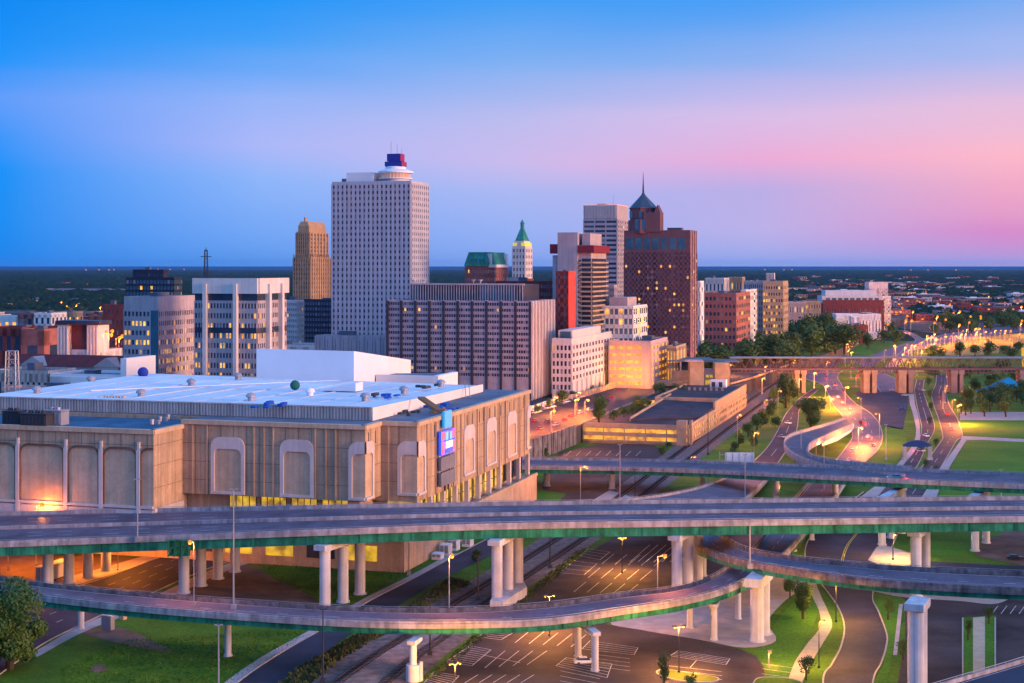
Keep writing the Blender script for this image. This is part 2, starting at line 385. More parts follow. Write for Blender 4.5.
patch('far_parking_ground', [(735, 372), (790, 374), (770, 392), (745, 396)], .04, M['asphalt'])
patch('bare_ground', [(985, 540), (1035, 520), (1300, 520), (1300, 575), (1024, 566), (975, 556)], .04, M['dirt'])
patch('bare_ground', smooth_closed([(165, 600), (210, 575), (250, 566), (275, 580), (300, 590), (322, 606), (280, 606), (220, 600)], 4), .05, M['dirt'])
patch('bare_ground', smooth_closed([(82, 632), (120, 628), (150, 640), (172, 652), (140, 648), (105, 640)], 4), .05, M['dirt'])
patch('bare_ground', smooth_closed([(98, 664), (108, 668), (100, 673), (90, 670)], 4), .05, M['dirt'])
patch('bare_ground', smooth_closed([(-60, 560), (60, 556), (140, 560), (60, 580), (-60, 590)], 3), .05, M['dirt'])

# left boulevard passing beneath the viaducts
road('boulevard', [(-80, 640, -60, 720), (-10, 612, 30, 652), (50, 594, 78, 626), (105, 578, 145, 596), (165, 556, 215, 566), (225, 540, 290, 545), (300, 522, 360, 525)], .06, M['asphalt_blue'], (1, 1), (.27, .5, .73))
road('pavement', [(32, 653, 37, 657), (82, 625, 88, 630), (150, 598, 156, 604), (218, 567, 232, 569), (292, 546, 304, 547)], .065, M['walk'], None, (), False)
road('pavement', [(-20, 600, -10, 611), (45, 582, 52, 592), (95, 570, 103, 577), (158, 552, 165, 556), (216, 538, 225, 540)], .09, M['walk'], None, (), False)
# the blue-black street running up to the hall
road('street', [(200, 720, 262, 720), (238, 683, 292, 683), (275, 657, 322, 655), (318, 632, 354, 632), (372, 600, 402, 603), (415, 578, 446, 577), (461, 553, 490, 556), (505, 530, 530, 534)], .04, M['asphalt_blue'], (1, 0), ())
road('pavement', [(186, 720, 199, 720), (224, 683, 237, 683), (263, 656, 274, 657), (308, 631, 317, 632), (361, 600, 371, 600), (405, 578, 413, 578), (452, 553, 459, 553)], .10, M['walk'], None, (), False)

# railway: ballast, rails, sleepers
TR = [(250, 720, 440, 740), (290, 690, 408, 700), (345, 655, 440, 660), (385, 632, 470, 636), (430, 604, 505, 604), (480, 575, 545, 576), (545, 535, 598, 540), (590, 506, 640, 508), (655, 460, 697, 462), (725, 409, 760, 413), (775, 377, 800, 384)]
A_, B_ = rails_of([(*s, .045) for s in TR], 8)
b = MB(); strip_on(b, A_, B_, 0, 1, 0); struct(b.build('railway_ballast', M['ballast']))
for t_ in (.30, .72):
    tr = empty('railway_track'); tag(tr, 'rusty railway track on ballast nearer the %s' % ('street' if t_ < .5 else 'parking lot'), 'railway track', 'railway tracks'); tr['kind'] = 'structure'
    cen = [a.lerp(b_, t_) for a, b_ in zip(A_, B_)]
    rb, sb = MB(), MB()
    for off in (-.75, .75):
        for i in range(len(cen) - 1):
            d0 = (cen[i + 1] - cen[i]).normalized(); nrm = Vector((d0.y, -d0.x, 0))
            d1 = (cen[min(i + 2, len(cen) - 1)] - cen[i + 1]); d1 = d1.normalized() if d1.length > 0 else d0; nr1 = Vector((d1.y, -d1.x, 0))
            p0, p1 = cen[i] + nrm * off, cen[i + 1] + nr1 * off; z0, z1 = Vector((0, 0, .12)), Vector((0, 0, .30))
            rb.hexa([p0 - nrm * .08 + z0, p0 + nrm * .08 + z0, p1 + nr1 * .08 + z0, p1 - nr1 * .08 + z0, p0 - nrm * .08 + z1, p0 + nrm * .08 + z1, p1 + nr1 * .08 + z1, p1 - nr1 * .08 + z1])
    acc = 0
    for i in range(len(cen) - 1):
        d0 = cen[i + 1] - cen[i]; Ls = d0.length; d0 = d0 / Ls; nrm = Vector((d0.y, -d0.x, 0)); s_ = acc
        while s_ < Ls:
            c_ = cen[i] + d0 * s_; e = nrm * 1.3; w_ = d0 * .14; z0, z1 = Vector((0, 0, .01)), Vector((0, 0, .12))
            sb.hexa([c_ - e - w_ + z0, c_ + e - w_ + z0, c_ + e + w_ + z0, c_ - e + w_ + z0, c_ - e - w_ + z1, c_ + e - w_ + z1, c_ + e + w_ + z1, c_ - e + w_ + z1]); s_ += 1.1
        acc = s_ - Ls
    rb.build('rail', M['rail'], tr); so = sb.build('sleeper', M['sleeper'], tr); so['kind'] = 'stuff'
patch('gravel_ground', smooth_closed([(330, 690), (372, 660), (420, 634), (450, 620), (440, 640), (400, 668), (360, 700)], 4), .07, mat('gravel_pale', (.24, .19, .18), var=.4, scale=.4))
# rough grass along the tracks
def tufts(name, pts, n, hgt, m):
    """scattered upright blades over a polygon on the ground"""
    P_ = [W(x, y) for x, y in pts]; xs = [p.x for p in P_]; ys = [p.y for p in P_]
    def inside(x, y):
        c = False; j = len(P_) - 1
        for i in range(len(P_)):
            if (P_[i].y > y) != (P_[j].y > y) and x < (P_[j].x - P_[i].x) * (y - P_[i].y) / (P_[j].y - P_[i].y) + P_[i].x: c = not c
            j = i
        return c
    b = MB(); k = 0
    while k < n:
        x = random.uniform(min(xs), max(xs)); y = random.uniform(min(ys), max(ys))
        if not inside(x, y): continue
        k += 1; a = random.uniform(0, 6.3); r = hgt * random.uniform(.4, 1); h = hgt * random.uniform(.5, 1.2)
        b.v += [(x - r * math.cos(a), y - r * math.sin(a), 0), (x + r * math.cos(a), y + r * math.sin(a), 0), (x + random.uniform(-.3, .3), y, h)]
        i = len(b.v); b.f.append((i - 3, i - 2, i - 1)); b.m.append(0)
    o = b.build(name, m); o['kind'] = 'stuff'; return o
tufts('weeds', [(262, 700), (300, 668), (360, 634), (410, 606), (450, 578), (470, 584), (430, 604), (385, 634), (340, 660), (290, 700)], 2600, .9, M['weeds'])
tufts('weeds', [(410, 690), (440, 665), (480, 630), (530, 590), (575, 552), (590, 548), (540, 592), (490, 634), (440, 676)], 900, .5, M['weeds'])

# right-hand riverside roads
road('riverside_road', [(838, 760, 868, 760), (824, 683, 872, 683), (833, 664, 880, 664), (842, 646, 885, 648), (845, 626, 886, 634), (838, 606, 878, 612), (822, 584, 872, 596), (806, 560, 880, 572), (812, 535, 892, 545), (840, 510, 905, 512), (864, 492, 905, 492)], .05, M['asphalt'], (1, 1), ())
road('riverside_road', [(858, 500, 882, 500), (896, 470, 914, 470), (918, 441, 927, 444), (922, 429, 934, 430), (920, 417, 932, 417), (917, 404, 927, 404), (915, 390, 923, 390), (917, 380, 924, 380)], .07, M['asphalt'], (1, 1), (.5,))
road('riverside_road', [(880, 520, 908, 520), (898, 497, 922, 497), (920, 470, 939, 470), (941, 442, 956, 441), (943, 435, 962, 436), (939, 419, 957, 419), (934, 405, 949, 405), (932, 394, 946, 392), (936, 384, 947, 384), (937, 374, 946, 374)], .08, M['asphalt'], (1, 1), (.5,))
road('cross_street', [(893, 558, 893, 574), (930, 561, 930, 576), (1024, 566, 1024, 582), (1150, 570, 1150, 590)], .06, M['asphalt_blue'], (0, 0), ())
road('pavement', [(861, 497, 877, 497), (880, 482, 890, 482), (892, 470, 899, 470), (912, 446, 918, 446), (916, 430, 920, 430), (913, 414, 918, 414), (910, 404, 915, 404), (909, 394, 914, 394)], .11, M['walk'], None, (), False)
road('pavement', [(922, 498, 936, 498), (939, 470, 948, 470), (958, 444, 964, 444), (962, 438, 969, 438)], .11, M['walk'], None, (), False)
road('footpath', [(961, 436, 961, 440), (985, 437, 985, 440), (1024, 439, 1024, 442), (1100, 441, 1100, 445)], .08, M['walk'], None, (), False, n=4)
road('footpath', [(774, 720, 790, 720), (787, 683, 802, 683), (795, 662, 811, 663), (807, 644, 823, 643), (820, 627, 832, 626), (819, 611, 828, 611), (812, 596, 821, 596), (806, 580, 815, 580), (800, 560, 809, 560)], .08, mat('path_buff_concrete', (.46, .38, .27), var=.15, scale=.4), None, (), False)
road('pavement', [(876, 548, 868, 560), (884, 546, 880, 565), (905, 552, 902, 572), (925, 560, 925, 568)], .1, M['walk'], (1, 0), (), False)
road('pavement', [(872, 586, 868, 590), (905, 592, 903, 597), (960, 596, 960, 601), (995, 598, 993, 604), (1010, 594, 1012, 598)], .1, M['curb'], None, (), False)
patch('planted_island_ground', smooth_closed([(874, 603), (884, 600), (900, 603), (899, 622), (894, 645), (890, 670), (886, 700), (874, 700), (882, 668), (888, 640), (884, 620)], 3), .10, M['lawn'])
road('footpath', [(899, 604, 903, 604), (896, 630, 900, 630), (893, 655, 897, 655)], .13, M['walk'], None, (), False, n=3)
patch('planted_island_ground', [(963, 618), (963, 690), (996, 690), (996, 616)], .09, M['lawn'])
patch('footpath', [(973, 618), (973, 690), (985, 690), (985, 617)], .12, mat('path_buff_concrete', (.5, .4, .3)))
for pts in ([(962, 618), (962, 690), (963.5, 690), (963.5, 618)], [(994.5, 618), (994.5, 690), (996, 690), (996, 618)]): patch('kerb', pts, .14, M['curb'])
road('median_ground', [(882, 500, 898, 497), (914, 470, 920, 470), (927, 444, 941, 442), (934, 430, 943, 434), (932, 417, 939, 419), (927, 404, 934, 405), (923, 390, 932, 394), (924, 380, 935, 384)], .13, M['grass'], None, (), False)
# lawns
patch('lawn', [(968, 440), (950, 470), (938, 497), (915, 530), (905, 548), (940, 556), (980, 553), (1030, 520), (1300, 510), (1300, 452), (1024, 441.5)], .03, M['lawn'])
patch('lawn', [(962, 434), (958, 420), (1024, 421), (1300, 421), (1300, 446), (1100, 441), (1024, 438)], .03, M['lawn'])
patch('lawn', [(755, 470), (700, 485), (645, 495), (660, 470), (690, 448), (730, 425), (770, 410), (776, 425), (764, 445)], .015, M['grass'])
patch('lawn', smooth_closed([(884, 428), (903, 430), (905, 445), (892, 465), (868, 468), (880, 450)], 4), .03, M['lawn'])
patch('lawn', [(556, 504), (522, 494), (532, 488), (566, 494)], .04, M['lawn'])
patch('lawn', smooth_closed([(756, 651), (779, 642), (772, 630), (790, 606), (812, 590), (818, 612), (806, 640), (792, 668), (775, 690), (766, 670)], 3), .035, M['lawn'])

# orange-lit S-curve on the ground, and the left-hand road
road('curving_road', [(835, 462, 862, 464), (846, 448, 877, 450), (853, 436, 882, 437), (849, 424, 879, 424), (841, 414, 870, 413), (833, 404, 856, 404), (828, 393, 846, 394), (822, 384, 841, 384), (806, 378, 838, 375), (812, 366, 852, 364), (840, 357, 872, 355)], .06, M['deckroad'], (1, 1), (.33, .66))
road('side_road', [(735, 474, 770, 474), (752, 463, 776, 465), (768, 447, 788, 447), (778, 431, 796, 431), (784, 418, 798, 418), (790, 409, 799, 410), (800, 398, 806, 400), (815, 388, 818, 390)], .06, M['asphalt'], (1, 1), (.5,))
road('far_avenue', [(838, 372, 862, 372), (870, 356, 892, 356), (897, 346, 925, 348), (925, 338, 960, 341), (965, 331, 1000, 334), (1010, 326, 1050, 328)], .08, M['deckroad'], None, (.3, .5, .7))
road('far_avenue', [(880, 372, 892, 372), (900, 352, 912, 352), (915, 340, 924, 340), (900, 330, 906, 330)], .09, M['deckroad'], None, (.5,))
road('far_road', [(880, 392, 900, 392), (870, 378, 895, 378), (850, 366, 862, 366)], .1, M['deckroad'], None, ())
patch('far_lawn', smooth_closed([(930, 352), (965, 340), (1024, 333), (1060, 340), (1024, 350), (960, 356)], 3), .05, mat('dry_grass', (.20, .17, .04), col2=(.30, .22, .05), scale=.01))
patch('far_lawn', [(960, 420), (1200, 421), (1200, 412), (960, 412)], .02, M['walk'])
for pts in ([(835, 352), (850, 344), (868, 346), (872, 356), (850, 360)], [(836, 366), (850, 362), (862, 368), (845, 375)]): patch('far_lawn', smooth_closed(pts, 3), TZ * 0 + .2, M['lawn'])
# terrace street with the red lights, park edge
def tsheet(name, pts, m, dz=.05):
    b = MB(); A = [W(x, y, TZ + dz) for x, y in pts]; b.v = [tuple(q) for q in A]
    n = Vector((0, 0, 0))
    for i in range(len(A)): n += A[i].cross(A[(i + 1) % len(A)])
    b.f = [tuple(range(len(A)))] if n.z > 0 else [tuple(reversed(range(len(A))))]; b.m = [0]; return struct(b.build(name, m))
tsheet('terrace_street', [(525, 441), (560, 431), (583, 423), (600, 418), (648, 384), (668, 374), (632, 376), (600, 388), (560, 402), (527, 416)], M['asphalt'])
tsheet('terrace_street', [(560, 401), (600, 387), (640, 374), (700, 362), (690, 359), (630, 370), (590, 382), (552, 396)], M['walk'], .09)
tsheet('park_lawn', [(720, 362), (790, 362), (840, 349), (862, 334), (820, 330), (740, 336), (690, 350)], M['grass'], .06)

# parking bay paint
def line(mb, a, c, w=.16, z=.06):
    p, q = W(*a), W(*c); d = (q - p).normalized(); n_ = Vector((d.y, -d.x, 0)) * w / 2; zz = Vector((0, 0, z))
    mb.quad(p - n_ + zz, p + n_ + zz, q + n_ + zz, q - n_ + zz) if (n_ * 2).cross(q - p).z > 0 else mb.quad(p + n_ + zz, p - n_ + zz, q - n_ + zz, q + n_ + zz)
pm = MB()
def hatch(a, b_, c, d, n):
    """box a-b-c-d outlined, with n bars from side ab to side dc"""
    for s, e in ((a, b_), (b_, c), (c, d), (d, a)): line(pm, s, e)
    pa, pb, pc, pd = W(*a), W(*b_), W(*c), W(*d)
    for i in range(1, n):
        t = i / n; u, v = pa.lerp(pb, t), pd.lerp(pc, t); dd = (v - u).normalized(); nn = Vector((dd.y, -dd.x, 0)) * .08; zz = Vector((0, 0, .06))
        if (nn * 2).cross(v - u).z > 0: pm.quad(u - nn + zz, u + nn + zz, v + nn + zz, v - nn + zz)
        else: pm.quad(u + nn + zz, u - nn + zz, v - nn + zz, v + nn + zz)
hatch((446, 662), (470, 646), (491, 650), (472, 666), 9)
hatch((424, 683), (434, 672), (459, 676), (446, 690), 7)
hatch((478, 637), (486, 631), (513, 633), (501, 640), 4)
hatch((556, 666), (566, 658), (612, 664), (607, 678), 5)
hatch((582, 649), (590, 641), (638, 648), (634, 655), 4)
hatch((670, 656), (678, 651), (730, 659), (726, 665), 4)
for x, y, k in ((484, 668, 4), (503, 630, 3)):
    pass
for i in range(4):
    x = 485 + i * 14; line(pm, (x, 668 - i * 1), (x + 20, 651 - i * 0))
line(pm, (482, 655), (520, 663))
for i in range(5): line(pm, (515 + i * 14, 643 + i), (530 + i * 14, 631 + i))
for i in range(5): line(pm, (465 + i * 14, 683), (478 + i * 14, 675))
for i in range(5): line(pm, (560, 671 + i * 5), (600, 679 + i * 5))
for i in range(4): line(pm, (590, 654 + i * 4), (630, 659 + i * 4))
for i in range(4): line(pm, (668, 666 + i * 4), (722, 672 + i * 4))
line(pm, (690, 668), (697, 660))
for i in range(3): line(pm, (762, 664 + i * 5), (792, 668 + i * 5))
hatch((560, 573), (574, 561), (597, 564), (584, 575), 3); hatch((580, 556), (588, 549), (610, 552), (600, 560), 3)
for r in range(3):
    for i in range(5): line(pm, (574 + r * 14 + i * 13, 592 - r * 14 + i * .6), (586 + r * 14 + i * 13, 582 - r * 14 + i * .6))
for i in range(6): line(pm, (630 + i * 8, 562), (650 + i * 8, 545))
for r in range(2):
    for i in range(8): line(pm, (566 + i * 10, 456 + r * 9), (571 + i * 10, 451 + r * 9), .2)
for i in range(7): line(pm, (992 + i * 9, 614), (998 + i * 9, 606))
struct(pm.build('parking_markings', M['paint']))
ym = MB(); yl = [W(858, 532), W(848, 545), W(843, 558), W(842, 570), W(844, 584)]
ys_ = spline(yl, 6)
for off in (-.25, .25):
    for i in range(len(ys_) - 1):
        z = Vector((0, 0, .1)); w = Vector((.12, 0, 0)); o_ = Vector((off, 0, 0)); ym.quad(ys_[i] - w + z + o_, ys_[i] + w + z + o_, ys_[i + 1] + w + z + o_, ys_[i + 1] - w + z + o_)
struct(ym.build('road_markings', M['painty']))
def island(pts, name='planted_island_ground'):
    o = patch(name, smooth_closed(pts, 4), .16, M['grass']); 
    P_ = [W(x, y) for x, y in smooth_closed(pts, 4)]; c = MB(); cen = sum(P_, Vector()) / len(P_)
    for i in range(len(P_)):
        a, b_ = P_[i], P_[(i + 1) % len(P_)]; oa = (a - cen).normalized() * .3; ob = (b_ - cen).normalized() * .3; z = Vector((0, 0, .18))
        c.hexa([a, a + oa, b_ + ob, b_, a + z, a + oa + z, b_ + ob + z, b_ + z])
    struct(c.build('kerb', M['curb']))
island([(658, 674), (665, 670), (690, 674), (716, 678), (712, 682), (680, 681)])
island([(754, 684), (764, 678), (800, 682), (800, 700), (754, 700)])

tufts('grass', [(130, 640), (260, 632), (310, 632), (225, 690), (60, 700), (60, 668)], 5000, .28, M['grass'])
tufts('grass', [(250, 560), (330, 556), (420, 566), (370, 596), (330, 604), (290, 585)], 3500, .28, M['grass'])
# ------------------------------------------------------------------ VIADUCTS
def offset_line(E, G_, d):
    return [e + (e - g_).normalized() * d for e, g_ in zip(E, G_)]
def wall_along(mb, E, G_, i0, i1, z0, z1, step=1):
    """a wall following edge E: from i0 metres inside (towards G_) to i1, between heights z0 and z1 above the edge"""
    for i in range(0, len(E) - 1, step):
        j = min(i + step, len(E) - 1)
        def q(k, off, z):
            n_ = (G_[k] - E[k]); n_.z = 0; n_.normalize(); return E[k] + n_ * off + Vector((0, 0, z))
        mb.hexa([q(i, i0, z0), q(i, i1, z0), q(j, i1, z0), q(j, i0, z0), q(i, i0, z1), q(i, i1, z1), q(j, i1, z1), q(j, i0, z1)])
def viaduct(label, far_near, green=(1, 1), girder_h=2.2, bar_h=1.1, m_deck='deckroad', m_bar=('barrier', 'barrier'), lanes=(.5,), median=None, name='road_viaduct', rail_posts=False, n=10, thick=.3, bents=()):
    """far_near stations: (x_far, y_far, x_near, y_near, z)"""
    A, B = rails_of(far_near, n)      # A far edge, B near edge
    root = empty(name, B[len(B) // 2] * 1.0); off = root.location.copy(); off.z = 0; root.location = off
    A = [a - off for a in A]; B = [b_ - off for b_ in B]
    tag(root, label, 'viaduct')
    d = MB()
    for i in range(len(A) - 1):
        t = Vector((0, 0, thick)); d.hexa([A[i] - t, B[i] - t, B[i + 1] - t, A[i + 1] - t, A[i], B[i], B[i + 1], A[i + 1]])
    w = (A[len(A) // 2] - B[len(B) // 2]).length
    strip_on(d, A, B, 1.0 / w, 1.2 / w, .012, 1); strip_on(d, A, B, 1 - 1.2 / w, 1 - 1.0 / w, .012, 1)
    for t in lanes: strip_on(d, A, B, t - .09 / w, t + .09 / w, .012, 1, dash=(9, 3.2))
    d.build('deck', [M[m_deck], M['paint']], root)
    for E, G_, mm in ((A, B, m_bar[0]), (B, A, m_bar[1])):
        k = MB(); wall_along(k, E, G_, 0.0, .45, 0.001, bar_h); wall_along(k, E, G_, -.22, -.001, -thick - .15, bar_h * .55)
        bo = k.build('barrier', M[mm], root)
        r = MB()
        wall_along(r, E, G_, .16, .26, bar_h + .25, bar_h + .33)
        for i in range(0, len(E), 2):
            n_ = (G_[i] - E[i]).normalized(); c_ = E[i] + n_ * .21; r.box(c_.x - .05, c_.x + .05, c_.y - .05, c_.y + .05, c_.z + bar_h, c_.z + bar_h + .26)
        r.build('handrail', M['steel'], bo)
    for E, G_, gr in ((A, B, green[0]), (B, A, green[1])):
        k = MB(); wall_along(k, E, G_, .35, .60, -thick - girder_h, -thick - .002); wall_along(k, E, G_, .15, .8, -thick - girder_h - .12, -thick - girder_h - .001)
        for i in range(0, len(E) - 1, 3):
            n_ = (G_[i] - E[i]).normalized(); c_ = E[i] + n_ * .28; k.box(c_.x - .07, c_.x + .07, c_.y - .09, c_.y + .09, c_.z - thick - girder_h, c_.z - thick - .01)
        k.build('girder', M['green'] if gr else M['barrier'], root)
    for t in (.25, .5, .75):
        k = MB(); C_ = [a.lerp(b_, t) for a, b_ in zip(A, B)]; wall_along(k, C_, B, -.15, .15, -thick - girder_h, -thick - .002); k.build('inner_girder', M['green'], root)
    if median is not None:
        C_ = [a.lerp(b_, median) for a, b_ in zip(A, B)]; k = MB(); wall_along(k, C_, B, -.3, .3, .001, .9); k.build('median_barrier', M['barrier'], root)
    def bent(feet, ztop, r=1.4, cap=1.7, over=(2.6, 1.0), tall_base=0):
        """feet: pixels where the columns meet the ground, near one first"""
        pts = [W(x, y) - off for x, y in feet]
        capw = r * 1.15
        if len(pts) > 1: dr = (pts[-1] - pts[0]).normalized()
        else: dr = Vector((math.sin(TH), math.cos(TH), 0))
        nn = Vector((dr.y, -dr.x, 0)) * capw
        a = pts[0] - dr * over[0]; z = pts[-1] + dr * over[1]
        c = MB(); up = lambda v, h: Vector((v.x, v.y, h))
        s0 = pts[0] - dr * r * .9; s1 = pts[-1] + dr * r * .9
        # cap beam with tapering cantilevers
        c.hexa([up(s0 - nn, ztop - cap), up(s0 + nn, ztop - cap), up(s1 + nn, ztop - cap), up(s1 - nn, ztop - cap), up(s0 - nn, ztop), up(s0 + nn, ztop), up(s1 + nn, ztop), up(s1 - nn, ztop)])
        c.hexa([up(a - nn, ztop - cap * .8), up(a + nn, ztop - cap * .8), up(s0 + nn, ztop - cap), up(s0 - nn, ztop - cap), up(a - nn, ztop), up(a + nn, ztop), up(s0 + nn, ztop), up(s0 - nn, ztop)])
        if over[1] > r: c.hexa([up(s1 - nn, ztop - cap), up(s1 + nn, ztop - cap), up(z + nn, ztop - cap * .8), up(z - nn, ztop - cap * .8), up(s1 - nn, ztop), up(s1 + nn, ztop), up(z + nn, ztop), up(z - nn, ztop)])
        co = c.build('pier_cap', M['pier'], root)
        for p_ in pts:
            k = MB(); k.cyl((p_.x, p_.y, -.4), (p_.x, p_.y, ztop - cap + .02), r, n=20)
            k.cyl((p_.x, p_.y, -.3), (p_.x, p_.y, .35), r * 1.25, n=20)
            if tall_base: k.cyl((p_.x, p_.y, -.3), (p_.x, p_.y, tall_base), r * 2.0, n=16)
            k.build('pier_column', M['pier'], root, smooth=False)
        return co
    root_b = bent
    return root, A, B, off, bent

# main highway
root, A, B, off, bent = viaduct('wide elevated highway on tall round concrete piers crossing the whole view', [
    (-260, 524, -260, 556, 12), (-120, 519, -120, 550, 12.5), (0, 515.5, 0, 545.5, 13.3), (150, 512, 150, 540, 14.5), (325, 508.5, 325, 533.5, 17.6), (500, 505.5, 500, 527.5, 18.4), (700, 503, 700, 524.5, 18.6), (850, 501.5, 850, 522.5, 18.6), (1000, 500, 1000, 520.5, 18.6), (1150, 499, 1150, 519, 18.6), (1320, 498, 1320, 517, 18.6)],
    lanes=(.14, .26, .38, .62, .74, .86), median=.5, name='highway_viaduct', bar_h=1.0)
HWY = ([a + off for a in A], [b_ + off for b_ in B])
for feet, zt in (([(48, 588), (69, 583), (88, 577), (106, 571)], 11.0), ([(184, 593), (201, 586), (218, 579), (235, 572)], 12.4), ([(325, 608), (343, 602), (360, 594)], 15.0),
                 ([(497, 606), (508, 598), (518, 591)], 15.8), ([(677, 601), (688, 594), (698, 587)], 16), ([(916, 596), (925, 589)], 16), ([(1140, 590), (1150, 580)], 16), ([(-120, 600), (-95, 590)], 9.8)):
    bent(feet, zt, r=1.3, cap=1.5)
# pile foundation plinth with a low retaining face beside the tracks
pb = MB(); q = [W(490, 610) - off, W(503, 611) - off, W(527, 596) - off, W(523, 588) - off, W(500, 596) - off]
pb.prism([(p.x, p.y) for p in q], -.2, 2.2); pb.build('pier_plinth', M['pier'], root)
# green sign gantry box fixed to the girder above the second bent
sp = W(183, 545, 14) - off
sg = MB(); s0 = PY(181, 356, 13.9) - off
for a_ in (-2.4, -.8, .8, 2.4):
    for dy in (-3.0, -1.6): sg.cyl((s0.x + a_, s0.y + dy, s0.z - 2.3), (s0.x + a_, s0.y + dy, s0.z + 1.5), .13, n=6)
for dz in (-2.2, -.4, 1.4): sg.box(s0.x - 2.6, s0.x + 2.6, s0.y - 3.1, s0.y - 1.5, s0.z + dz, s0.z + dz + .14)
sg.box(s0.x - 2.3, s0.x + 2.3, s0.y - 1.4, s0.y - 1.3, s0.z - 2.1, s0.z + 1.3)
for a_ in (-2.4, .8): sg.cyl((s0.x + a_, s0.y - 3, s0.z - 2.2), (s0.x + a_ + 1.6, s0.y - 3, s0.z + 1.4), .09, n=5)
sg.build('expansion_joint_scaffold', M['green'], root)

# lower left ramp, swinging round the parking lot and passing beneath the right-hand ramp
BST = [(-190, 562, -160, 590, 10), (-60, 571, -50, 586, 10), (40, 586, 48, 600, 10), (140, 596, 150, 611, 10), (256, 605, 256, 619, 10), (360, 611, 360, 625, 10), (456, 612, 456, 626, 10), (546, 607, 546, 623, 10), (620, 597, 625, 612, 10), (676, 590, 682, 603, 10), (712, 579, 724, 592, 10), (735, 563, 755, 578, 10), (752, 551, 784, 557, 9.7), (769, 529, 809, 528, 8.8), (782, 513, 822, 513, 7.5), (797, 497, 836, 497, 5.8), (812, 481, 846, 482, 3.4), (830, 465, 858, 466, .45)]
root, A, B, off, bent = viaduct('narrow curved ramp with green girders sweeping low over the car park', BST, lanes=(.5,), m_bar=('barrier_old', 'barrier'), name='curved_ramp', girder_h=1.2, bar_h=.85)
for feet, zt in (([(81, 629)], 8), ([(228, 656)], 8), ([(413, 681)], 7.9), ([(595, 671), (578, 657)], 7.9), ([(714, 640)], 7.9), ([(690, 628)], 7.9), ([(738, 619)], 7.9)):
    bent(feet, zt, r=.7, cap=.9, over=(1.2, 3.0) if len(feet) == 1 else (1.2, 1.2))
for x_, y_, zz in ((802, 556, 7.4), (820, 545, 6.9), (830, 528, 6)):
    bent([(x_ - 8, y_ - 5)], zz - .3, r=.7, cap=.8, over=(1.2, 1.2))
k = MB(); f = W(413, 681) - off; k.prism([(f.x + 1.35 * math.cos(a), f.y + 1.35 * math.sin(a)) for a in [i * math.pi / 10 for i in range(20)]], -.2, 3.2); k.box(f.x + 1.3, f.x + 1.9, f.y - .5, f.y + .5, -.2, 3.7); k.build('pier_plinth', M['pier'], root)

# right-hand ramp: tight curve out of the interchange, then across in front of the highway
CST = [(700, 497, 662, 497, 7), (699, 506, 664, 512, 7.3), (703, 516, 668, 527, 7.8), (716, 530, 688, 544, 8.8), (728, 542, 720, 558, 12), (752, 553, 757, 567, 15.5), (800, 561, 808, 575.5, 17), (860, 567, 866, 583, 17.8), (916, 571, 922, 587.5, 18.4), (1024, 576, 1030, 593, 19), (1140, 579, 1150, 596, 19.5), (1280, 581, 1290, 600, 20)]
root, A, B, off, bent = viaduct('red tinted curved ramp rising from under the highway to the right', CST, lanes=(.5,), m_bar=('barrier_old', 'barrier_old'), name='curved_ramp', girder_h=1.0, bar_h=.9)
bent([(757, 641), (763, 634)], 15.0 - .9, r=1.5, cap=2.3, over=(4.5, 4.0))
bent([(916, 692), (919, 688)], 16.9, r=1.55, cap=1.6, over=(2.2, 2.2))
bent([(694, 579), (703, 576)], 7.0, r=.9, cap=1.0, over=(1.2, 1.2))
bent([(1100, 700), (1108, 690)], 17.4, r=1.75, cap=2.2, over=(3.2, 2.5))
# middle-distance viaduct
EST = [(478, 459.5, 478, 468, 8), (500, 459.5, 500, 468, 8), (612, 461, 612, 469.5, 8), (700, 463, 700, 472, 9.5), (780, 466, 780, 476, 12), (880, 470, 880, 481, 16), (975, 474, 975, 485.5, 18), (1060, 477, 1060, 489, 19), (1200, 482, 1200, 495, 20)]
root, A, B, off, bent = viaduct('long two lane viaduct on single piers behind the highway', EST, lanes=(.5,), name='long_viaduct', girder_h=1.3, bar_h=.9)
for feet, zt in (([(547, 486)], 6.2), ([(612, 489)], 6.2), ([(703, 490)], 7.6), ([(776, 505)], 9.6), ([(835, 512)], 11.8), ([(882, 545), (891, 538), (901, 533)], 13.8), ([(975, 551), (986, 543)], 15.9), ([(1090, 556)], 17)):
    bent(feet, zt, r=1.1, cap=1.2, over=(2.2, 2.5))
# looping ramp with the white retaining wall
LST = [(846, 419, 853, 426, 3), (832, 424, 842, 431, 5), (812, 430, 826, 438, 7), (790, 437, 812, 445, 8.5), (784, 446, 808, 451, 9.3), (794, 457, 812, 457.5, 10.5), (820, 467, 834, 462.5, 12.2), (850, 472.5, 862, 465.5, 14), (905, 478.5, 912, 470.5, 16.4)]
LST = [(s[0], s[1], s[2], s[3], s[4]) for s in LST]
root, A, B, off, bent = viaduct('grey looping ramp with a white wall curling down from the long viaduct', LST, lanes=(), name='looping_ramp', girder_h=1.0, bar_h=1.2, green=(0, 0), n=8)
for feet, zt in (([(803, 478)], 6.5), ([(822, 486)], 8.2)): bent(feet, zt, r=.9, cap=.9, over=(1.5, 1.5))
k = MB(); wl = [W(822, 446) - off, W(836, 441) - off, W(849, 433) - off, W(853, 428) - off]
for i in range(3):
    a, c = wl[i], wl[i + 1]; h0, h1 = (6.0 - i * 1.3), (6.0 - (i + 1) * 1.3); n_ = Vector((.5, .3, 0)); u_ = Vector((0, 0, 1))
    k.hexa([a, a + n_, c + n_, c, a + u_ * h0, a + n_ + u_ * h0, c + n_ + u_ * h1, c + u_ * h1])
k.build('retaining_wall', M['white'], root)
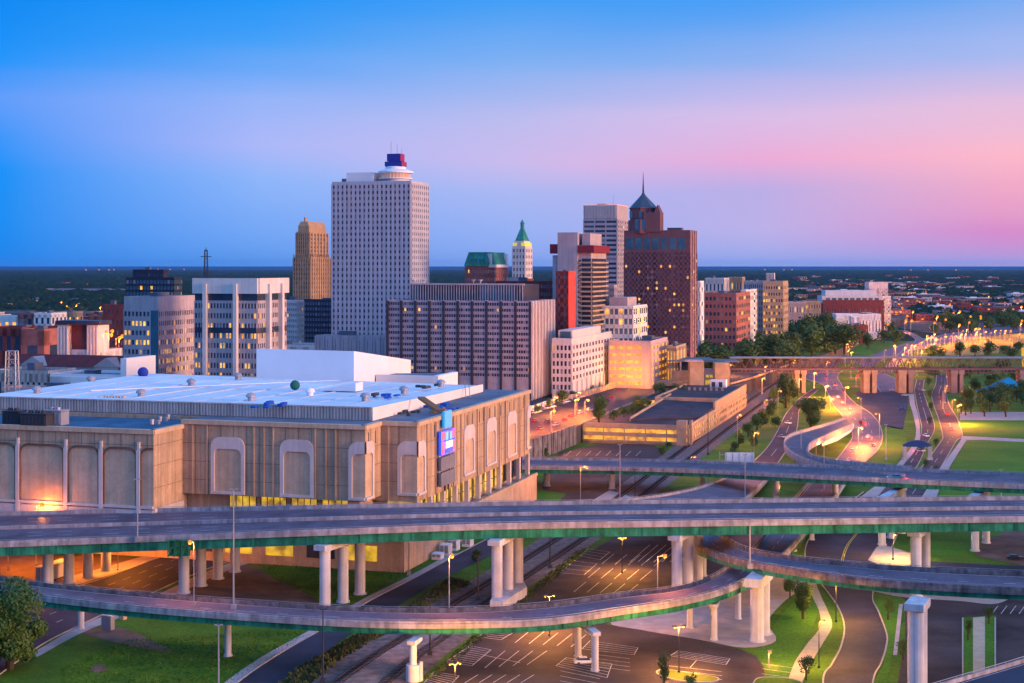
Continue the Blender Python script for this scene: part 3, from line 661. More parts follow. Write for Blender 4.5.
# slip road rising from the left-hand road to the highway
GST = [(560, 505, 560, 516, 12.5), (640, 499.5, 650, 515, 11.5), (690, 491, 715, 509, 9), (715, 483, 745, 500, 6), (735, 474, 765, 482, 2.5), (745, 467, 772, 472, .5)]
root, A, B, off, bent = viaduct('sloping slip road joining the highway from the lower street', GST, lanes=(.5,), name='slip_road_ramp', girder_h=.7, bar_h=.7, green=(0, 0))
for feet in ([(600, 540)], [(690, 525)]): bent(feet, 6.5, r=.8, cap=.8, over=(1, 1)) if False else None
# near corner ramp
HST = [(860, 712, 900, 800, 22), (940, 687, 990, 775, 22), (1024, 662, 1090, 740, 22), (1130, 628, 1200, 700, 22), (1300, 580, 1380, 640, 22)]
root, A, B, off, bent = viaduct('dark bridge deck with a pale parapet cutting across the bottom corner', HST, lanes=(.5,), name='corner_viaduct', girder_h=1.5, bar_h=.6, m_deck='asphalt_blue')
bent([(1060, 800)], 19.8, r=1.4)

# ------------------------------------------------------------------ BUILDINGS
U = Vector((math.cos(TH), -math.sin(TH), 0)); D = Vector((math.sin(TH), math.cos(TH), 0))
class Face:
    """a wall's own frame: a runs along it, o points out of it"""
    def __init__(s, org, ax, out, length, rz): s.o = Vector(org); s.ax = Vector(ax); s.out = Vector(out); s.len = length; s.rz = rz
    def pt(s, a, o, z): v = s.o + s.ax * a + s.out * o; return Vector((v.x, v.y, z))
    def box(s, mb, a0, a1, z0, z1, o0, o1, mi=0):
        p = s.pt; mb.hexa([p(a0, o1, z0), p(a1, o1, z0), p(a1, o0, z0), p(a0, o0, z0), p(a0, o1, z1), p(a1, o1, z1), p(a1, o0, z1), p(a0, o0, z1)], mi)
def faces_of(w, d, x0=0, y0=0):
    return {'front': Face((x0, y0, 0), (1, 0, 0), (0, -1, 0), w, 0), 'right': Face((x0 + w, y0, 0), (0, 1, 0), (1, 0, 0), d, math.pi / 2),
            'left': Face((x0, y0 + d, 0), (0, -1, 0), (-1, 0, 0), d, -math.pi / 2), 'back': Face((x0 + w, y0 + d, 0), (-1, 0, 0), (0, 1, 0), w, math.pi)}
PANE = {}
def pane_mesh(w, h, m):
    k = (round(w, 2), round(h, 2), m.name)
    if k not in PANE:
        b = MB(); b.box(-w / 2, w / 2, -.06, .06, -h / 2, h / 2)
        me = bpy.data.meshes.new('window'); me.from_pydata(b.v, [], b.f); me.materials.append(m); PANE[k] = me
    return PANE[k]
def facade(wall, fc, z0, z1, rows, cols, wf=.6, hf=.55, pd=.3, sd=.22, a0=None, a1=None, bay=0, bayw=1.0, bayd=.8, sill=None):
    """piers and spandrels in relief on the wall; gives back the window openings (centre, width, height, face)"""
    a0 = 0 if a0 is None else a0; a1 = fc.len if a1 is None else a1
    cw = (a1 - a0) / cols; ch = (z1 - z0) / rows; out = []
    ww = cw * wf; wh = ch * hf
    for c in range(cols + 1):
        x = a0 + c * cw; e = (cw - ww) / 2
        fc.box(wall, max(x - e, a0), min(x + e, a1), z0, z1, 0, pd)
        if bay and c % bay == 0: fc.box(wall, max(x - bayw / 2, a0), min(x + bayw / 2, a1), z0 - .5, z1 + .5, 0, bayd)
    for r in range(rows + 1):
        z = z0 + r * ch; e = (ch - wh) / 2
        fc.box(wall, a0, a1, max(z - e, z0 - .01), min(z + e, z1 + .01), 0, sd)
    for r in range(rows):
        for c in range(cols): out.append((fc, a0 + (c + .5) * cw, z0 + (r + .5) * ch, ww, wh, r, c))
    return out
def put_windows(root, wins, glass, lit=.0, litm=('lit', 'litw'), seed=1, nmax=100, litrows=None):
    """the windows that show largest are parts of their own, the rest one mesh"""
    R = random.Random(seed)
    order = {'f': 0}
    def m_of(w_):
        p = lit
        if litrows and w_[5] in litrows: p = litrows[w_[5]]
        if R.random() < p: return M[R.choice(litm)]
        q_ = R.random(); return M['blind'] if q_ < .10 and glass in ('glass', 'glassgrey', 'glassblue') else M['glass2'] if q_ < .3 and glass == 'glass' else M[glass]
    rest = {}
    vis = [w_ for w_ in wins if w_[0].rz in (0, math.pi / 2)]; hid = [w_ for w_ in wins if w_[0].rz not in (0, math.pi / 2)]
    vis.sort(key=lambda w_: (w_[0].rz, -w_[2]))
    for i, w_ in enumerate(vis + hid):
        m_ = m_of(w_); fc, a, z, ww, wh = w_[:5]
        if i < nmax and i < len(vis):
            o = link('window', pane_mesh(ww, wh, m_), root); o.location = fc.pt(a, .02, z); o.rotation_euler = (0, 0, fc.rz)
        else:
            b = rest.setdefault(m_.name, (MB(), m_))[0]; fc.box(b, a - ww / 2, a + ww / 2, z - wh / 2, z + wh / 2, -.04, .08)
    if rest:
        b = MB(); ms = []
        for k, (q, m_) in rest.items():
            off_ = len(b.v); b.v += q.v; b.f += [tuple(i + off_ for i in f) for f in q.f]; b.m += [len(ms)] * len(q.f); ms.append(m_)
        if len(ms) == 1: b.m = [0] * len(b.f)
        o = b.build('window', ms, root); o['kind'] = 'stuff'
def dims(xl, xc, xr, Y, th=TH, dep=None):
    u = Vector((math.cos(th), -math.sin(th))); d = Vector((math.sin(th), math.cos(th))); C = Vector(((xc - CX) / F * Y, Y))
    k = (xl - CX) / F; w = (C.x - k * C.y) / (u.x - k * u.y)
    if dep is None: k = (xr - CX) / F; dep = (k * C.y - C.x) / (d.x - k * d.y)
    return w, dep, Vector((C.x - u.x * w, C.y - u.y * w, 0))
def building(name, label, cat, xl, xc, xr, ytop, Y, wall='concrete', roof='roofgrey', th=TH, dep=None, group=None, z0=0.0, parapet=1.2,
             front=None, right=None, glass='glass', lit=0.0, litm=('lit', 'litw'), litrows=None, seed=1, nmax=100, units=2, core=None):
    w, d, org = dims(xl, xc, xr, Y, th, dep); h = zat(ytop, Y)
    root = empty(name, org + Vector((0, 0, z0)), -th); tag(root, label, cat, group); h -= z0
    wl = MB(); wl.box(0, w, 0, d, -.3, h - parapet)
    for a in ((0, w, 0, .5), (0, w, d - .5, d), (0, .5, .5, d - .5), (w - .5, w, .5, d - .5)): wl.box(*a, h - parapet, h)
    fs = faces_of(w, d); wins = []
    for nm_, sp_ in (('front', front), ('right', right or front), ('left', right or front)):
        if not sp_: continue
        sp_ = dict(sp_); zb, zt = sp_.pop('z')
        if 'cols' not in sp_: sp_['cols'] = max(1, round(fs[nm_].len / sp_.pop('cw', 3.5)))
        else: sp_.pop('cw', None)
        if nm_ == 'left' and 'colsl' in sp_: sp_['cols'] = sp_.pop('colsl')
        sp_.pop('colsl', None)
        wins += facade(wl, fs[nm_], zb if zb >= 0 else h + zb, h + zt if zt <= 0 else zt, **sp_)
    wl.build('wall', M[wall], root)
    r = MB(); r.box(.5, w - .5, .5, d - .5, h - parapet, h - parapet + .15); ro = r.build('roof', M[roof], root)
    R = random.Random(seed + 5)
    for k in range(units):
        q = MB(); sx, sy, sz = R.uniform(.12, .3) * w, R.uniform(.15, .35) * d, R.uniform(1.6, 3.2); x = R.uniform(.1, .65) * w; y = R.uniform(.15, .6) * d
        q.box(x, x + sx, y, y + sy, h - parapet + .1, h - parapet + sz); q.box(x - .2, x + sx + .2, y - .2, y + sy + .2, h - parapet + sz, h - parapet + sz + .25)
        q.build('roof_unit', M['concrete'] if k % 2 else M['roofgrey'], root)
    if wins: put_windows(root, wins, glass, lit, litm, seed, nmax, litrows)
    return root, w, d, h, fs
def sub(root, name, m, fn):
    b = MB(); fn(b); return b.build(name, M[m] if isinstance(m, str) else m, root)

# ---- convention hall -------------------------------------------------------------
O = PY(417, 405); O.z = 0
hall = empty('convention_hall', O, -TH); tag(hall, 'huge tan concrete hall with arched panels and a flat white roof behind the highway', 'hall')
HT = 37.5; OB = 16.2
wl = MB()
wl.box(-150, 0, 0, 110.8, OB, HT)                       # deep block
wl.box(-64.2, -10.4, -11.5, -.002, OB + 1.4, HT)        # projecting front block
wl.box(-150, -60, 110.85, 158, 0, HT - 1)
wl.box(-150, -64.25, -27.1, -.003, 9, HT - 1.2)         # left wing
wl.box(-150, -2.6, 2.6, 110.0, 8, OB)                   # set back ground storey
wl.box(-64, -13, -9.0, 2.5, 8, OB + 1.3)
# panel joints in relief
F_A = Face((-64.2, -11.5, 0), (1, 0, 0), (0, -1, 0), 53.8, 0); F_B = Face((-10.4, 0, 0), (1, 0, 0), (0, -1, 0), 10.4, 0)
F_R = Face((0, 0, 0), (0, 1, 0), (1, 0, 0), 110.8, math.pi / 2); F_N = Face((-10.4, -11.5, 0), (0, 1, 0), (1, 0, 0), 11.5, math.pi / 2)
F_W = Face((-150, -27.1, 0), (1, 0, 0), (0, -1, 0), 85.75, 0); F_WR = Face((-64.25, -27.1, 0), (0, 1, 0), (1, 0, 0), 15.6, math.pi / 2)
def ribs(fc, xs, z0, z1, wd=.35, o=.35):
    for x in xs: fc.box(wl, x - wd / 2, x + wd / 2, z0, z1, 0, o)
ribs(F_R, [x + d_ for x in (11, 33.5, 56, 78.5, 101) for d_ in (-3.4, 3.4)], OB, HT - .9)
ribs(F_R, [22 - 6.5, 22 + 6.5], OB, HT - .9, .3, .25)
ribs(F_A, [3, 7.5, 21.5, 24.5, 27.2, 39.5, 42.6, 45.4], OB + 1.4, HT - .9)
ribs(F_B, [2.2], OB, HT - .9)
wl.build('wall', M['tan'], hall)
k = MB()     # pale coping along the parapets
for fc, h_ in ((F_R, HT), (F_A, HT), (F_B, HT), (F_N, HT)): fc.box(k, -.3, fc.len + .3, h_ - .8, h_ + .35, -1.2, .55)
F_W.box(k, 0, F_W.len + .3, HT - 3.0 + 1.8 - .9, HT - .9, -1.1, .5); F_WR.box(k, -.25, F_WR.len, HT - 2.1, HT - .9, -1.1, .55)
k.build('coping', M['tan2'], hall)
for y in (8, 14, 30, 37, 43, 48, 55, 59, 65, 71, 77, 82, 87, 92, 98, 103): k = MB(); F_R.box(k, y - .3, y + .3, HT - 5.2, HT - 1.8, -.3, .06); k.build('slot', M['roofdark'], hall)
for y in (2.5, 7.5): k = MB(); F_N.box(k, y - .3, y + .3, HT - 5.2, HT - 1.8, -.3, .06); k.build('slot', M['roofdark'], hall)
k = MB()     # thin horizontal joints
for fc in (F_R, F_A, F_B, F_N):
    for z in (21.5, 26.5, 31.5): fc.box(k, 0, fc.len, z, z + .10, -.2, .03)
    n_ = int(fc.len / 3.6)
    for i in range(1, n_): fc.box(k, i * fc.len / n_, i * fc.len / n_ + .10, OB + 1.4, HT - 1, -.2, .035)
for z in (21, 27, 32.3): F_W.box(k, 0, F_W.len, z, z + .10, -.2, .03); F_WR.box(k, 0, F_WR.len, z, z + .1, -.2, .03)
for x in range(4, 86, 4): F_W.box(k, x, x + .1, 31.7, HT - 2.2, -.2, .04)
k.build('panel_joint', mat('joint_dark', (.13, .085, .065)), hall)
def arch(fc, a0, a1, z0, z1, bt, bs, r, sides='LR', proud=.45, mframe='tanlight', minner='tan2', n=6, name='arch_border'):
    def outline(x0, x1, zb, zt, rr):
        p = []
        if 'L' in sides:
            p.append((x0, zb)); p += [(x0 + rr - rr * math.cos(t), zt - rr + rr * math.sin(t)) for t in [i * math.pi / 2 / n for i in range(n + 1)]]
        else: p += [(x0, zt)] * (n + 2)
        if 'R' in sides:
            p += [(x1 - rr + rr * math.sin(t), zt - rr + rr * math.cos(t)) for t in [i * math.pi / 2 / n for i in range(n + 1)]]; p.append((x1, zb))
        else: p += [(x1, zt)] * (n + 2)
        return p
    o = outline(a0, a1, z0, z1, r)
    i_ = outline(a0 + (bs if 'L' in sides else 0), a1 - (bs if 'R' in sides else 0), z0, z1 - bt, max(r - bs, .5))
    b = MB()
    for j in range(len(o) - 1):
        P0, P1, Q0, Q1 = [fc.pt(q[0], proud, q[1]) for q in (o[j], o[j + 1], i_[j], i_[j + 1])]
        R0, R1, S0, S1 = [fc.pt(q[0], 0, q[1]) for q in (o[j], o[j + 1], i_[j], i_[j + 1])]
        if (P0 - Q0).length > .01 or (P1 - Q1).length > .01: b.quad(Q0, Q1, P1, P0)
        if (P0 - P1).length > .01: b.quad(P0, P1, R1, R0)
        if (Q0 - Q1).length > .01: b.quad(Q1, Q0, S0, S1)
    b.build(name, M[mframe], hall)
    b = MB(); ii = [q for j, q in enumerate(i_) if j == 0 or (Vector(q) - Vector(i_[j - 1])).length > .01]
    if 'L' not in sides: ii = [(a0, z0)] + ii
    if 'R' not in sides: ii = ii + [(a1, z0)]
    m0 = len(b.v); b.v += [tuple(fc.pt(q[0], .05, q[1])) for q in ii]; b.f.append(tuple(reversed(range(m0, m0 + len(ii))))); b.m.append(0)
    b.build('recessed_panel', M[minner], hall)
    s = MB(); fc.box(s, a0, a1, z0 - .7, z0, 0, .6); s.build('panel_sill', M['tanlight'], hall)
for c_ in (22, 44.4, 66.5, 89): arch(F_R, c_ - 5.2, c_ + 5, 18.6, 32.6, 4.2, 1.1, 2.6)
arch(F_R, 0, 6.2, 18.6, 32.6, 4.2, 1.1, 2.6, 'R'); arch(F_R, 106.5, 110.8, 18.6, 32.6, 4.2, 1.1, 2.6, 'L')
def ax(px):     # along the front face from its left end
    kk = (px - CX) / F; Cx, Cy = PY(365, 397).x, 397.0; return 53.8 - (Cx - kk * Cy) / (U.x - kk * U.y)
arch(F_A, ax(211.5), ax(245), 18.6, 33.4, 3.2, 1.0, 2.6); arch(F_A, ax(280.5), ax(314), 18.6, 33.4, 3.2, 1.0, 2.6)
arch(F_A, ax(349), 53.8, 18.6, 33.4, 3.2, 1.0, 2.6, 'L'); arch(F_N, 0, 5.6, 18.6, 33.4, 3.2, 1.0, 2.2, 'R')
arch(F_B, 4.9, 10.4, 18.6, 32.6, 3.6, 1.0, 2.4, 'L')
xs_ = [85.75 - v for v in (4.3, 15.6, 26.4, 41.4, 55, 69)]
arch(F_W, xs_[0] + .6, 85.75, 16.3, 31.8, .5, .35, 2.2, 'L', .5, 'recess_shade', 'tan2')  # dark outline colour stands for the shade round the wing's recessed panels
for i in range(5):
    arch(F_W, xs_[i + 1] + .6, xs_[i] - .6, 16.3, 31.8, .5, .35, 2.6, 'LR', .5, 'recess_shade', 'tan2')
k = MB()
for x in xs_: F_W.box(k, x - .55, x + .55, 9, 31.0, 0, .7); F_W.box(k, x - .35, x + .35, 31.0, 33.2, 0, .5)
F_W.box(k, 0, 85.75, 12.0, 15.2, 0, .45); F_WR.box(k, 0, 15.6, 10, 15.6, 0, .4)
k.build('pilaster', M['tanlight'], hall)
# colonnade and lit glazing under the overhang
for i in range(11):
    y = 1.2 + i * 10.9; b = MB(); F_R.box(b, y - .7, y + .7, 8.5, OB - .002, -1.3, 0.0); b.build('column', M['tanlight'], hall)
for i in range(10):
    y = 1.9 + i * 10.9; b = MB(); F_R.box(b, y, y + 9.5, 9.5, OB - .6, -2.55, -2.45); b.build('window', M['lity'] if i not in (6, 8, 9) else M['litw'] if i == 6 else M['glass'], hall)
for i, (a, c_) in enumerate(((13, 21), (22.5, 30), (31.5, 39), (40.5, 48))):
    b = MB(); F_A.box(b, a, c_, 9, OB + 1.1, -2.45, -2.35); b.build('window', M['lity'], hall)
b = MB(); F_B.box(b, 1, 9, 10, OB - .4, 0, .0) if False else b.box(-9.5, -1, 2.45, 2.55, 9.5, OB - .4); b.build('window', M['lity'], hall)
mu = MB()
for i in range(10):
    y = 1.9 + i * 10.9
    for k_ in range(5): F_R.box(mu, y + k_ * 2.3, y + k_ * 2.3 + .18, 9.5, OB - .6, -2.44, -2.3)
    F_R.box(mu, y, y + 9.5, 12.2, 12.4, -2.44, -2.32)
for a, c_ in ((13, 21), (22.5, 30), (31.5, 39), (40.5, 48)):
    for k_ in range(5): F_A.box(mu, a + k_ * (c_ - a) / 4 - .1, a + k_ * (c_ - a) / 4 + .1, 9, OB + 1.1, -2.34, -2.2)
    F_A.box(mu, a, c_, 13, 13.2, -2.34, -2.22)
mu.build('mullion_frame', M['darksteel'], hall)
# podium
pd_ = MB(); pd_.box(-149.5, 1.6, -14, 114, -.2, 8.2); pd_.box(1.2, 1.9, -14.2, 114.3, 8.2, 9.2); pd_.box(-64.2, 1.9, -14.4, -13.7, 8.2, 9.2)
pd_.build('podium', M['tan2'], hall)
for i in range(5):
    b = MB(); b.box(-62 + i * 12, -54 + i * 12, -14.12, -14.0, 2.5, 6.5); b.build('window', M['lity'] if i in (1, 2, 4) else M['roofdark'], hall)
# roofs
rf = MB(); rf.box(-149.4, -.9, .9, 110.2, HT, HT + .12); rf.box(-63.6, -11, -10.9, .9, HT, HT + .12); rf.build('roof', M['roofgrey'], hall)
rf = MB(); rf.box(-149.4, -64.9, -26.3, .9, HT - 1.2, HT - 1.05); rf.build('roof', mat('roof_teal', (.04, .12, .20), var=.4, scale=.08), hall)
ur = MB(); X0, X1, Y0, Y1 = -141, -13.8, 2.1, 101
ur.hexa([(X0, Y0, HT + .12), (X1, Y0, HT + .12), (X1, Y1, HT + .12), (X0, Y1, HT + .12), (X0, Y0, 41.0), (X1, Y0, 40.8), (X1, Y1, 39.7), (X0, Y1, 41.2)])
uro = ur.build('upper_roof', M['roofwhite'], hall)
fa = MB(); Ff = Face((X0, Y0, 0), (1, 0, 0), (0, -1, 0), X1 - X0, 0)
Ff.box(fa, 0, Ff.len, HT + .13, 41.1, .01, .12)
i = 0.0
while i < Ff.len: Ff.box(fa, i, i + .45, HT + .2, 41.0, .12, .4); i += .95
Ff.box(fa, 0, Ff.len, 41.0, 41.35, -.4, .5)
fa.build('corrugated_fascia', M['concrete'], hall)
fb = MB(); fb.hexa([(X1 + .01, Y0 - .3, HT + .13), (X1 + .3, Y0 - .3, HT + .13), (X1 + .3, Y1, HT + .13), (X1 + .01, Y1, HT + .13), (X1 - .2, Y0 - .3, 41.2), (X1 + .3, Y0 - .3, 41.2), (X1 + .3, Y1, 40.1), (X1 - .2, Y1, 40.1)]); fb.build('side_fascia', M['cream'], hall)
sm = MB(); sm.hexa([(-120, 30, 41.05), (-119.2, 30, 41.05), (-62, 92, 41.05), (-62.8, 92, 41.05), (-120, 30, 41.3), (-119.2, 30, 41.3), (-62, 92, 41.15), (-62.8, 92, 41.15)]); sm.build('roof_seam', M['white'], uro)
for i in range(1, 11):
    k = MB(); x = X0 + (X1 - X0) * i / 11; k.hexa([(x, Y0, 40.7), (x + .35, Y0, 40.7), (x + .35, Y1, 39.5), (x, Y1, 39.5), (x, Y0, 41.02 - .018 * i + .06), (x + .35, Y0, 41.02 - .018 * i + .06), (x + .35, Y1, 41.26 - 1.5 * i / 11), (x, Y1, 41.26 - 1.5 * i / 11)]); k.build('roof_seam', mat('seam_grey', (.42, .50, .60), var=.2), uro)
# stage house with its raking top
st = MB(); st.hexa([(-97, 100, HT), (-60, 100, HT), (-60, 156, HT - 1), (-97, 156, HT - 1), (-97, 100, 50.9), (-60, 100, 50.6), (-60, 156, 44.2), (-97, 156, 44.6)]); st.build('stage_house', M['white'], hall)
st = MB(); st.hexa([(-59.9, 120, HT - 1), (-38, 120, HT - 1), (-38, 140, HT - 1), (-59.9, 140, HT - 1), (-59.9, 120, 40.2), (-38, 120, 40.8), (-38, 140, 40.8), (-59.9, 140, 40.2)]); st.build('roof_annex', M['roofgrey'], hall)
st = MB(); st.box(-59.5, -36, 119.2, 119.95, HT - 2, 41.2); st.box(-38, -36, 120, 141, HT - 2, 41.2); st.build('roof_upstand', M['white'], hall)
def local_roof(px, py, z):
    p = W(px, py, z) - O; return p.x * U.x + p.y * U.y, p.x * D.x + p.y * D.y
for px, py, m_ in ((37, 393, 'steel'), (91, 382, 'steel'), (191, 385, 'steel'), (141, 396, 'steel'), (238, 379, 'steel'), (251, 400, 'steel'), (365, 400, 'steel'), (310, 395, 'white'), (404, 393, 'steel'), (441, 386, 'steel')):
    x, y = local_roof(px, py, 40.9); b = MB(); b.lathe([(1.0, 40.6), (1.0, 41.7), (1.5, 41.8), (1.5, 42.3), (.9, 42.9), (.2, 43.1)], 12, (x, y)); b.build('roof_vent', M[m_], hall)
x, y = local_roof(143, 376, 41.1); b = MB(); b.ball((x, y, 42.4), 1.9, n=14); b.cyl((x, y, 41), (x, y, 42), .8); b.build('satellite_dome', mat('dome_blue', (.03, .05, .30)), hall)
x, y = local_roof(295, 389, 41.0); b = MB(); b.ball((x, y, 42.2), 1.6, n=12); b.build('satellite_dome', mat('dome_green', (.02, .12, .10)), hall)
x, y = local_roof(345, 390, 40.9); b = MB(); b.hexa([(x - 8, y - 1, 40.6), (x + 4, y - 1, 40.6), (x + 4, y + 5, 40.6), (x - 8, y + 5, 40.6), (x - 8, y - 1, 40.9), (x + 4, y - 1, 43.2), (x + 4, y + 5, 43.2), (x - 8, y + 5, 40.9)]); b.build('skylight_hood', M['white'], hall)
# roof works: loose material lying along the right edge
R = random.Random(3)
for (px, py, n, sp_) in ((268, 406, 7, 6), (372, 396, 4, 4), (381, 397, 4, 5), (398, 403, 7, 7), (425, 398, 8, 6), (430, 408, 9, 8), (440, 412, 8, 6), (452, 410, 5, 6)):
    b = MB(); x, y = local_roof(px, py, 41 if py < 409 and px < 425 else HT)
    zz = 40.9 if x < X1 - 1 else HT + .1
    for i in range(n):
        a = x + R.uniform(-1, 1) * sp_ * .5; c_ = y + R.uniform(-1, 1) * sp_; s_ = R.uniform(.5, 1.8); b.box(a, a + s_, c_, c_ + s_ * R.uniform(1, 3), zz, zz + R.uniform(.3, 1.1))
    o = b.build('roofing_bundle', R.choice([mat('tarp_blue', (.02, .10, .45)), M['roofdark'], mat('roof_timber', (.30, .16, .08))]), hall); o['kind'] = 'stuff'
b = MB(); x, y = local_roof(421, 398, 41.5); x2, y2 = local_roof(440, 410, HT + 1)
b.hexa([(x - 1, y, 41.2), (x + 1.2, y, 41.2), (x2 + 1.2, y2, HT + .3), (x2 - 1, y2, HT + .3), (x - 1, y, 41.9), (x + 1.2, y, 41.9), (x2 + 1.2, y2, HT + 1.0), (x2 - 1, y2, HT + 1.0)]); b.build('roof_chute', mat('roof_timber', (.30, .16, .08)), hall)
x, y = local_roof(466, 398, HT); b = MB()
for dx in (0, 1.4): b.cyl((x + dx, y, HT), (x + dx - 1.5, y + 3, HT + 5), .14, n=6)
b.build('roof_ladder', M['steel'], hall)
# plant on the left wing
for px, py, w_, d_, h_, m_ in ((10, 419, 5, 4, 3.4, 'darksteel'), (33, 421, 8, 4, 3.2, 'darksteel'), (52, 420, 5.5, 4, 3.8, 'steel'), (108, 408, 9, 5, 4.0, 'tan2')):
    x, y = local_roof(px, py + 5, HT - 1); b = MB(); b.box(x - w_ / 2, x + w_ / 2, y, y + d_, HT - 1.2, HT - 1.2 + h_); b.box(x - w_ / 2 - .15, x + w_ / 2 + .15, y - .15, y + d_ + .15, HT - 1.1 + h_, HT - .8 + h_)
    nn_ = int(w_ / 1.1)
    for j in range(nn_): b.box(x - w_ / 2 + j * w_ / nn_ + .2, x - w_ / 2 + j * w_ / nn_ + .7, y - .12, y, HT - .6, HT - 1.6 + h_)
    for j in range(max(1, nn_ // 2)): b.cyl((x - w_ / 4 + j * 2.0, y + d_ / 2, HT - .8 + h_), (x - w_ / 4 + j * 2.0, y + d_ / 2, HT - .1 + h_), .7, n=10)
    b.build('rooftop_chiller', M[m_], hall)
for px, py in ((152, 424), (160, 421), (168, 419), (174, 418)):
    x, y = local_roof(px, py, HT - 1); b = MB(); b.cyl((x, y, HT - 1.1), (x, y, HT + .3), .7, n=10); b.box(x + 1, x + 2, y, y + 1, HT - 1.1, HT + .1); b.build('roof_vent', M['steel'], hall)
# big screen hung on the right-hand wall
scr = empty('led_sign', hall.matrix_basis @ Vector((0, 0, 0)), -TH); scr.location = O + D * 22.4 + U * .9; tag(scr, 'glowing blue and red video screen above two grey panels on the tan hall wall', 'sign')
def sp(name, m, y0, y1, z0, z1, o0=0.0, o1=.7):
    b = MB(); b.box(o0, o1, y0, y1, z0, z1); return b.build(name, m, scr)
def emi(n_, c_, s_): return mat(n_, c_, var=.05, rough=.4, emit=c_, estr=s_)
sp('sign_cap', emi('sign_cyan', (.02, .35, .75), .55), -4.2, 2.0, 34.3, 39.0)
scn = sp('screen', emi('screen_blue', (.04, .10, .85), .9), -7.2, 5.0, 26.9, 33.6)
q = MB()
for (y0, y1, z0, z1, mi) in ((-7.0, -3.8, 31.2, 33.4, 0), (2.2, 4.8, 31.0, 33.4, 0), (-6.9, -4.6, 27.2, 30.6, 0), (3.0, 4.8, 27.2, 30.2, 0), (-3.2, 2.6, 28.6, 30.4, 1), (-3.0, -1.2, 30.8, 33.2, 2), (.4, 1.8, 30.8, 33.0, 2)): q.box(.705, .74, y0, y1, z0, z1, mi)
q.build('screen_image', [emi('screen_pink', (.9, .12, .22), .8), emi('screen_white', (.75, .85, 1.0), 1.2), emi('screen_cyan', (.1, .45, .95), 1.0)], scn)
for z0, z1 in ((22.6, 26.3), (18.2, 22.0)):
    b = MB(); b.box(0, .7, -7.2, 5.0, z0, z1); o = b.build('sign_panel', mat('sign_panel_grey', (.20, .19, .23)), scr)
    b = MB()
    for j in range(5): b.box(.7, .78, -6.6 + j * 2.4, -6.3 + j * 2.4, z1, z1 + .5)
    b.build('sign_bracket', M['steel'], o)
b = MB()
for y in (-2.2, 1.0): b.box(-.3, .1, y, y + .5, 16.4, 18.2)
b.build('sign_mount', M['darksteel'], scr)

# ------------------------------------------------------------------ DOWNTOWN TOWERS
M['fin'] = mat('tower_white_fins', (.50, .49, .55), var=.08, streak=.12)
M['gold'] = mat('tower_golden_stone', (.46, .29, .17), var=.15, streak=.15)
M['precast'] = mat('precast_rosy_grey', (.46, .39, .41), var=.1, streak=.15)
M['mauve'] = mat('panel_mauve', (.42, .41, .45), var=.15, streak=.15)
M['granite'] = mat('granite_pink_brown', (.17, .088, .100), var=.12, streak=.1)
M['brick'] = mat('brick_red', (.20, .055, .05), var=.25, scale=.3)
M['brick2'] = mat('brick_rose', (.34, .13, .11), var=.2, scale=.3)
M['bricktan'] = mat('brick_tan', (.42, .30, .20), var=.2, scale=.3)
M['copper'] = mat('copper_green', (.04, .26, .22), var=.2, streak=.3)
M['darkclad'] = mat('curtain_wall_dark', (.03, .035, .055), rough=.3, var=.3)
M['navy'] = mat('panel_navy', (.045, .048, .075), rough=.4, var=.2)
M['offwhite'] = mat('render_off_white', (.68, .62, .60), var=.08, streak=.12)
M['pinkwall'] = mat('render_pink', (.62, .42, .40), var=.1, streak=.12)
M['redroof'] = mat('roof_tiles_red', (.19, .035, .04), var=.2, scale=.4)
M['maroon'] = mat('panel_maroon', (.20, .03, .05), var=.15)
M['redlit'] = mat('red_flood_tint_and_lens', (.75, .08, .06), var=.1)  # red floodlight put into the wall's base colour; also unlit tail light lenses

# 1 tall white tower with the round restaurant
r_, w, d, h, fs = building('office_tower', 'tallest tower, pale grey with small gridded windows and a round restaurant on top', 'tower', 332, 411, 428.5, 180.5, 900, 'fin', front=dict(z=(8, -1.5), rows=34, cols=18, wf=.42, hf=.52, pd=.75, sd=.25), right=dict(z=(8, -1.5), rows=34, cols=9, wf=.42, hf=.52, pd=.5, sd=.3), lit=0.0, units=0, seed=2)
cx_, cy_ = w * .72, d * .38
sub(r_, 'penthouse', 'white', lambda b: b.box(w * .16, w * .5, 3, d * .6, h - 1, h + 5.6))
sub(r_, 'penthouse', 'roofgrey', lambda b: b.box(w * .10, w * .16, 3, d * .5, h - 1, h + 2))
dk = sub(r_, 'round_restaurant', 'white', lambda b: (b.lathe([(8.5, h - 1), (8.5, h + 1.2), (10.4, h + 1.6), (10.4, h + 2.2), (9.0, h + 2.3)], 32, (cx_, cy_)), b.lathe([(9.0, h + 5.0), (10.9, h + 5.2), (10.9, h + 6.2), (7.5, h + 7.6), (6.2, h + 7.7), (6.2, h + 9.0), (5.6, h + 9.3)], 32, (cx_, cy_))))
sub(dk, 'window_band', emi('restaurant_glow', (.55, .30, .24), .35), lambda b: b.lathe([(8.6, h + 2.25), (8.6, h + 5.1)], 32, (cx_, cy_)))
sub(dk, 'mullion', 'white', lambda b: [b.cyl((cx_ + 8.8 * math.cos(a), cy_ + 8.8 * math.sin(a), h + 2.2), (cx_ + 8.8 * math.cos(a), cy_ + 8.8 * math.sin(a), h + 5.1), .16, n=5) for a in [i * math.pi / 14 for i in range(28)]])
sub(r_, 'sign_block', emi('tower_sign_navy', (.02, .03, .22), .25), lambda b: (b.box(cx_ - 5.4, cx_ + 5.4, cy_ - 4.5, cy_ + 4.5, h + 9.3, h + 12.2), b.box(cx_ - 4.3, cx_ + 4.3, cy_ - 3.6, cy_ + 3.6, h + 12.5, h + 17)))
